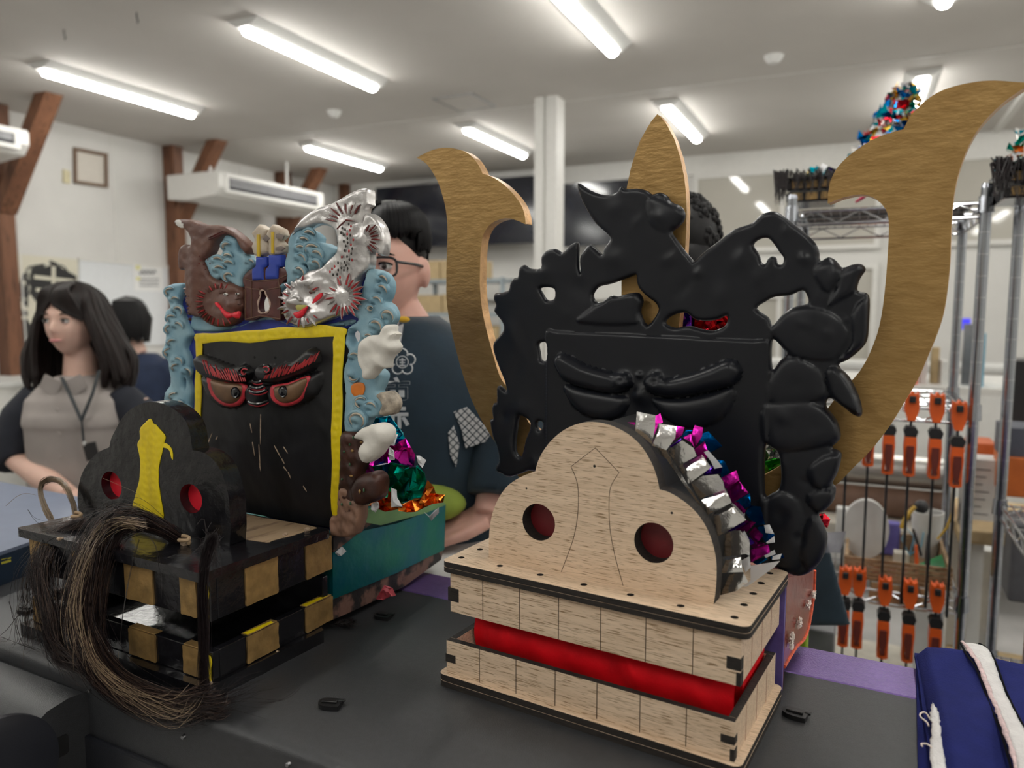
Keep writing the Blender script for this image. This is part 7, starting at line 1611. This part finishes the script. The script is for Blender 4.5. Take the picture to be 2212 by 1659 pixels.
pt = [(980, 890), (1008, 880), (1065, 940), (1062, 950), (1006, 968), (996, 925)]
P = [F0.px(u, v, ym-.105) for u, v in pt]
build('lattice_cuff', MB().prism([(p[0], p[2]) for p in P], T_D, ym-.105, ym-.100), chk, sl, smooth=False, bevel=.001, label='white lattice patterned lining of the sleeve')
pt = [(968, 935), (980, 920), (992, 960), (985, 1010), (972, 980)]
P = [F0.px(u, v, ym-.112) for u, v in pt]
build('lattice_cuff', MB().prism([(p[0], p[2]) for p in P], T_D, ym-.112, ym-.108), chk, sl, smooth=False, bevel=.001)
# crest: plum blossom ring on the coat's front
wp = M('white_crest_print', (.62, .64, .64), .7)
cc = F0.px(869, 782, ym-.150); r = .0235
mb = MB()
for k in range(5):
    a = math.pi/2+k*2*math.pi/5; ring = [(cc[0]+r*.62*math.cos(a)+r*.42*math.cos(t), ym-.150, cc[2]+r*.62*math.sin(a)+r*.42*math.sin(t)) for t in [a-1.9+3.8*i/14 for i in range(15)]]
    mb.tube(ring, .0026, 6, flat=.5)
mb.tube([(cc[0]+r*.46*math.cos(t), ym-.150, cc[2]+r*.46*math.sin(t)) for t in [2*math.pi*i/20 for i in range(21)]], .0018, 6, flat=.5)
for (x0, z0, x1, z1) in ((-.25, .15, .25, .15), (0, .3, 0, -.3), (-.2, -.05, .2, -.05), (-.25, -.28, .25, -.28)): mb.tube([(cc[0]+r*x0, ym-.150, cc[2]+r*z0), (cc[0]+r*x1, ym-.150, cc[2]+r*z1)], .0013, 5)
build('plum_crest', mb, wp, ct, label='white plum blossom crest')
for ch_, (u, v), sz in (('市', (858, 848), .050), ('赤', (855, 905), .050)):
    p = F0.px(u, v, ym-.150); o = text_mesh('coat_character', ch_, sz, (p[0], ym-.150, p[2]), F0, wp, ct, ext=.0015, off=.0012)

bx_m = bx
# ---- person behind the black board (curly hair, dark coat)
yc = 1.62
hc = F0.px(1460, 556, yc); hx, hz = hc[0], hc[2]
pc_ = thing('person', 'person with short curly black hair mostly hidden behind the black board', 'person', F0, (hx, yc, 0))
mb = MB(); W = head_mesh(mb, (hx, yc, hz), 1.0, math.radians(165)); shz = hz-.215
mb.tube([(hx, yc+.02, hz-.08), (hx, yc+.02, shz+.005)], [.055, .062], 14)
loft(mb, [(hx, yc+.02, .86, .15, .10), (hx, yc+.02, 1.05, .15, .10), (hx, yc+.01, shz-.14, .165, .10), (hx, yc+.01, shz-.05, .15, .08), (hx, yc+.02, shz, .08, .06)])
legs(mb, hx, yc+.03, .18, .9)
la = (hx+.175, yc+.01, shz-.06); le = (hx+.20, yc-.0, shz-.28); lw_ = (hx+.13, yc-.12, 1.12)
mb.tube([la, le, lw_], [.055, .042, .029], 14); hand(mb, lw_, (.1, -.5, -.8), (0, -1, .4), (-1, 0, 0), 1.0, .4)
ra_ = (hx-.175, yc+.01, shz-.06); re = (hx-.20, yc, shz-.30); rw = (hx-.19, yc-.06, .95)
mb.tube([ra_, re, rw], [.055, .042, .029], 14); hand(mb, rw, (0, -.1, -1), (0, -1, 0), (1, 0, 0), 1.0, .3)
bo = build('body', mb, skin, pc_); fuse(bo, .006, 2); face_parts(W, 1.0, bo)
mb = MB(); rr = random.Random(43)
mb.ball((hx, yc+.01, hz+.035), (.090, .104, .098), 20, 14)
mb.ball((hx, yc-.03, hz-.02), (.080, .075, .075), 16, 10)
for i in range(460):
    a = rr.uniform(0, 6.28); e = rr.uniform(-1.0, 1.5)
    c = (hx+.092*math.cos(a)*math.cos(e), yc+.02+.102*math.sin(a)*math.cos(e), hz+.045+.09*math.sin(e))
    mb.ball(c, rr.uniform(.007, .013), 7, 5)
build('curly_hair', mb, hair_m, pc_, kind='stuff', label='short curly black hair')
mb = MB(); loft(mb, [(hx, yc+.02, .82, .20, .13), (hx, yc+.02, 1.0, .195, .13), (hx, yc+.01, shz-.15, .185, .125), (hx, yc+.01, shz-.06, .165, .10), (hx, yc+.02, shz+.0, .10, .078), (hx, yc+.02, shz+.02, .065, .062)])
cb_ = build('coat_body', mb, coat, pc_); fuse(cb_, .009, 2)
mb = MB(); mb.tube([(hx+.13, yc+.01, shz-.05), (la[0]+.01, yc+.01, la[2]-.03), (le[0]+.005, yc, le[2])], [.058, .070, .078], 18)
x0 = F0.px(1700, 1200, yc-.05)[0]
mb.hexa([(x0-.04, yc-.075, F0.px(1700, 1345, yc-.05)[2]), (F0.px(1830, 1345, yc-.05)[0], yc-.075, F0.px(1830, 1345, yc-.05)[2]), (F0.px(1830, 1345, yc-.05)[0], yc-.02, F0.px(1830, 1345, yc-.05)[2]), (x0-.04, yc-.02, F0.px(1700, 1345, yc-.05)[2]),
         (le[0]-.08, yc-.07, le[2]+.02), (le[0]+.082, yc-.07, le[2]+.02), (le[0]+.082, yc+.03, le[2]+.02), (le[0]-.08, yc+.03, le[2]+.02)])
sl = build('coat_sleeve', mb, coat, pc_); fuse(sl, .008, 3)
mb = MB(); mb.tube([(hx-.13, yc+.01, shz-.05), (ra_[0]-.01, yc+.01, ra_[2]-.03), re, (rw[0], rw[1], rw[2]+.08)], [.058, .070, .070, .06], 18)
build('coat_sleeve', mb, coat, pc_)
hx_c = hx
# ---- second woman by the whiteboard, seen from behind
ys = 4.1
hc = F0.px(276, 688, ys); hx, hz = hc[0], hc[2]
p2 = thing('person', 'person with bobbed black hair and navy top in front of the whiteboard', 'person', F0, (hx, ys, 0))
mb = MB(); W = head_mesh(mb, (hx-.01, ys, hz-.02), .95, -math.radians(75)); shz = hz-.20
mb.tube([(hx, ys+.02, hz-.08), (hx+.03, ys+.02, shz+.005)], [.048, .055], 14)
cx2 = hx+.06
loft(mb, [(cx2, ys+.02, .84, .14, .10), (cx2, ys+.02, 1.02, .14, .10), (cx2, ys+.01, shz-.14, .15, .10), (cx2, ys+.01, shz-.05, .14, .08), (cx2, ys+.02, shz, .08, .06)])
legs(mb, cx2, ys+.03, .16, .86)
for sx in (-1, 1):
    w0_ = (cx2+sx*.19, ys-.08, .98); mb.tube([(cx2+sx*.155, ys, shz-.05), (cx2+sx*.19, ys+.0, shz-.27), w0_], [.05, .04, .027], 12); hand(mb, w0_, (0, -.3, -1), (0, -1, 0), (-sx, 0, 0), .92, .3)
bo = build('body', mb, skin_f, p2); fuse(bo, .007, 2); face_parts(W, .95, bo)
navyt = M('navy_top', (.012, .022, .055), .85)
mb = MB(); loft(mb, [(cx2, ys+.02, .86, .165, .12), (cx2, ys+.01, shz-.14, .165, .118), (cx2, ys+.01, shz-.05, .155, .095), (cx2-.01, ys+.02, shz+.01, .085, .07)])
for sx in (-1, 1): mb.tube([(cx2+sx*.12, ys, shz-.045), (cx2+sx*.165, ys, shz-.08), (cx2+sx*.20, ys, shz-.27), (cx2+sx*.195, ys-.07, 1.05)], [.05, .064, .056, .045], 14)
tp = build('navy_top', mb, navyt, p2); fuse(tp, .009, 2)
mb = MB(); rr = random.Random(44); mb.ball((hx+.012, ys, hz+.02), (.098, .092, .102), 20, 14)
for i in range(80):
    a = rr.uniform(-2.2, 1.2); mb.tube([(hx, ys, hz+.12), (hx+.07*math.cos(a), ys+.07*math.sin(a), hz+.09), (hx+.012+.102*math.cos(a), ys+.10*math.sin(a), hz+.0), (hx+.01+.09*math.cos(a), ys+.09*math.sin(a), hz-.115+rr.uniform(-.015, .015))], [.006, .012, .012, .006], 6)
build('bobbed_hair', mb, hair_m, p2, kind='stuff', label='bobbed black hair')
# clear plastic sheet sticking out behind the board
clear = M('clear_plastic_sheet', (.75, .76, .85), .12, trans=.75)
P = [F0.px(u, v, 1.50) for u, v in [(1785, 1150), (1828, 1148), (1815, 1195), (1780, 1194)]]
build('clear_sheet', MB().prism([(p[0], p[2]) for p in P], T_D, 1.50, 1.501), clear, None, fr=F0, smooth=False, label='small clear plastic sheet beside the dark coat sleeve', cat='sheet')

def trousers(par, x, y, zh, hw, fr=F0):
    mb = MB(); loft(mb, [(x, y, zh-.10, hw*.86, .112), (x, y-.005, zh+.10, hw*.92, .118)])
    for sx in (-1, 1): mb.tube([(x+sx*hw*.45, y, zh), (x+sx*hw*.5, y, zh*.55), (x+sx*hw*.5, y+.015, .10)], [.098, .078, .058], 16)
    build('trousers', mb, trm, par)
trousers(mn, bx_m, ym+.03, .9, .19); trousers(pc_, hx_c, yc+.03, .9, .18); trousers(p2, cx2, ys+.03, .86, .16)
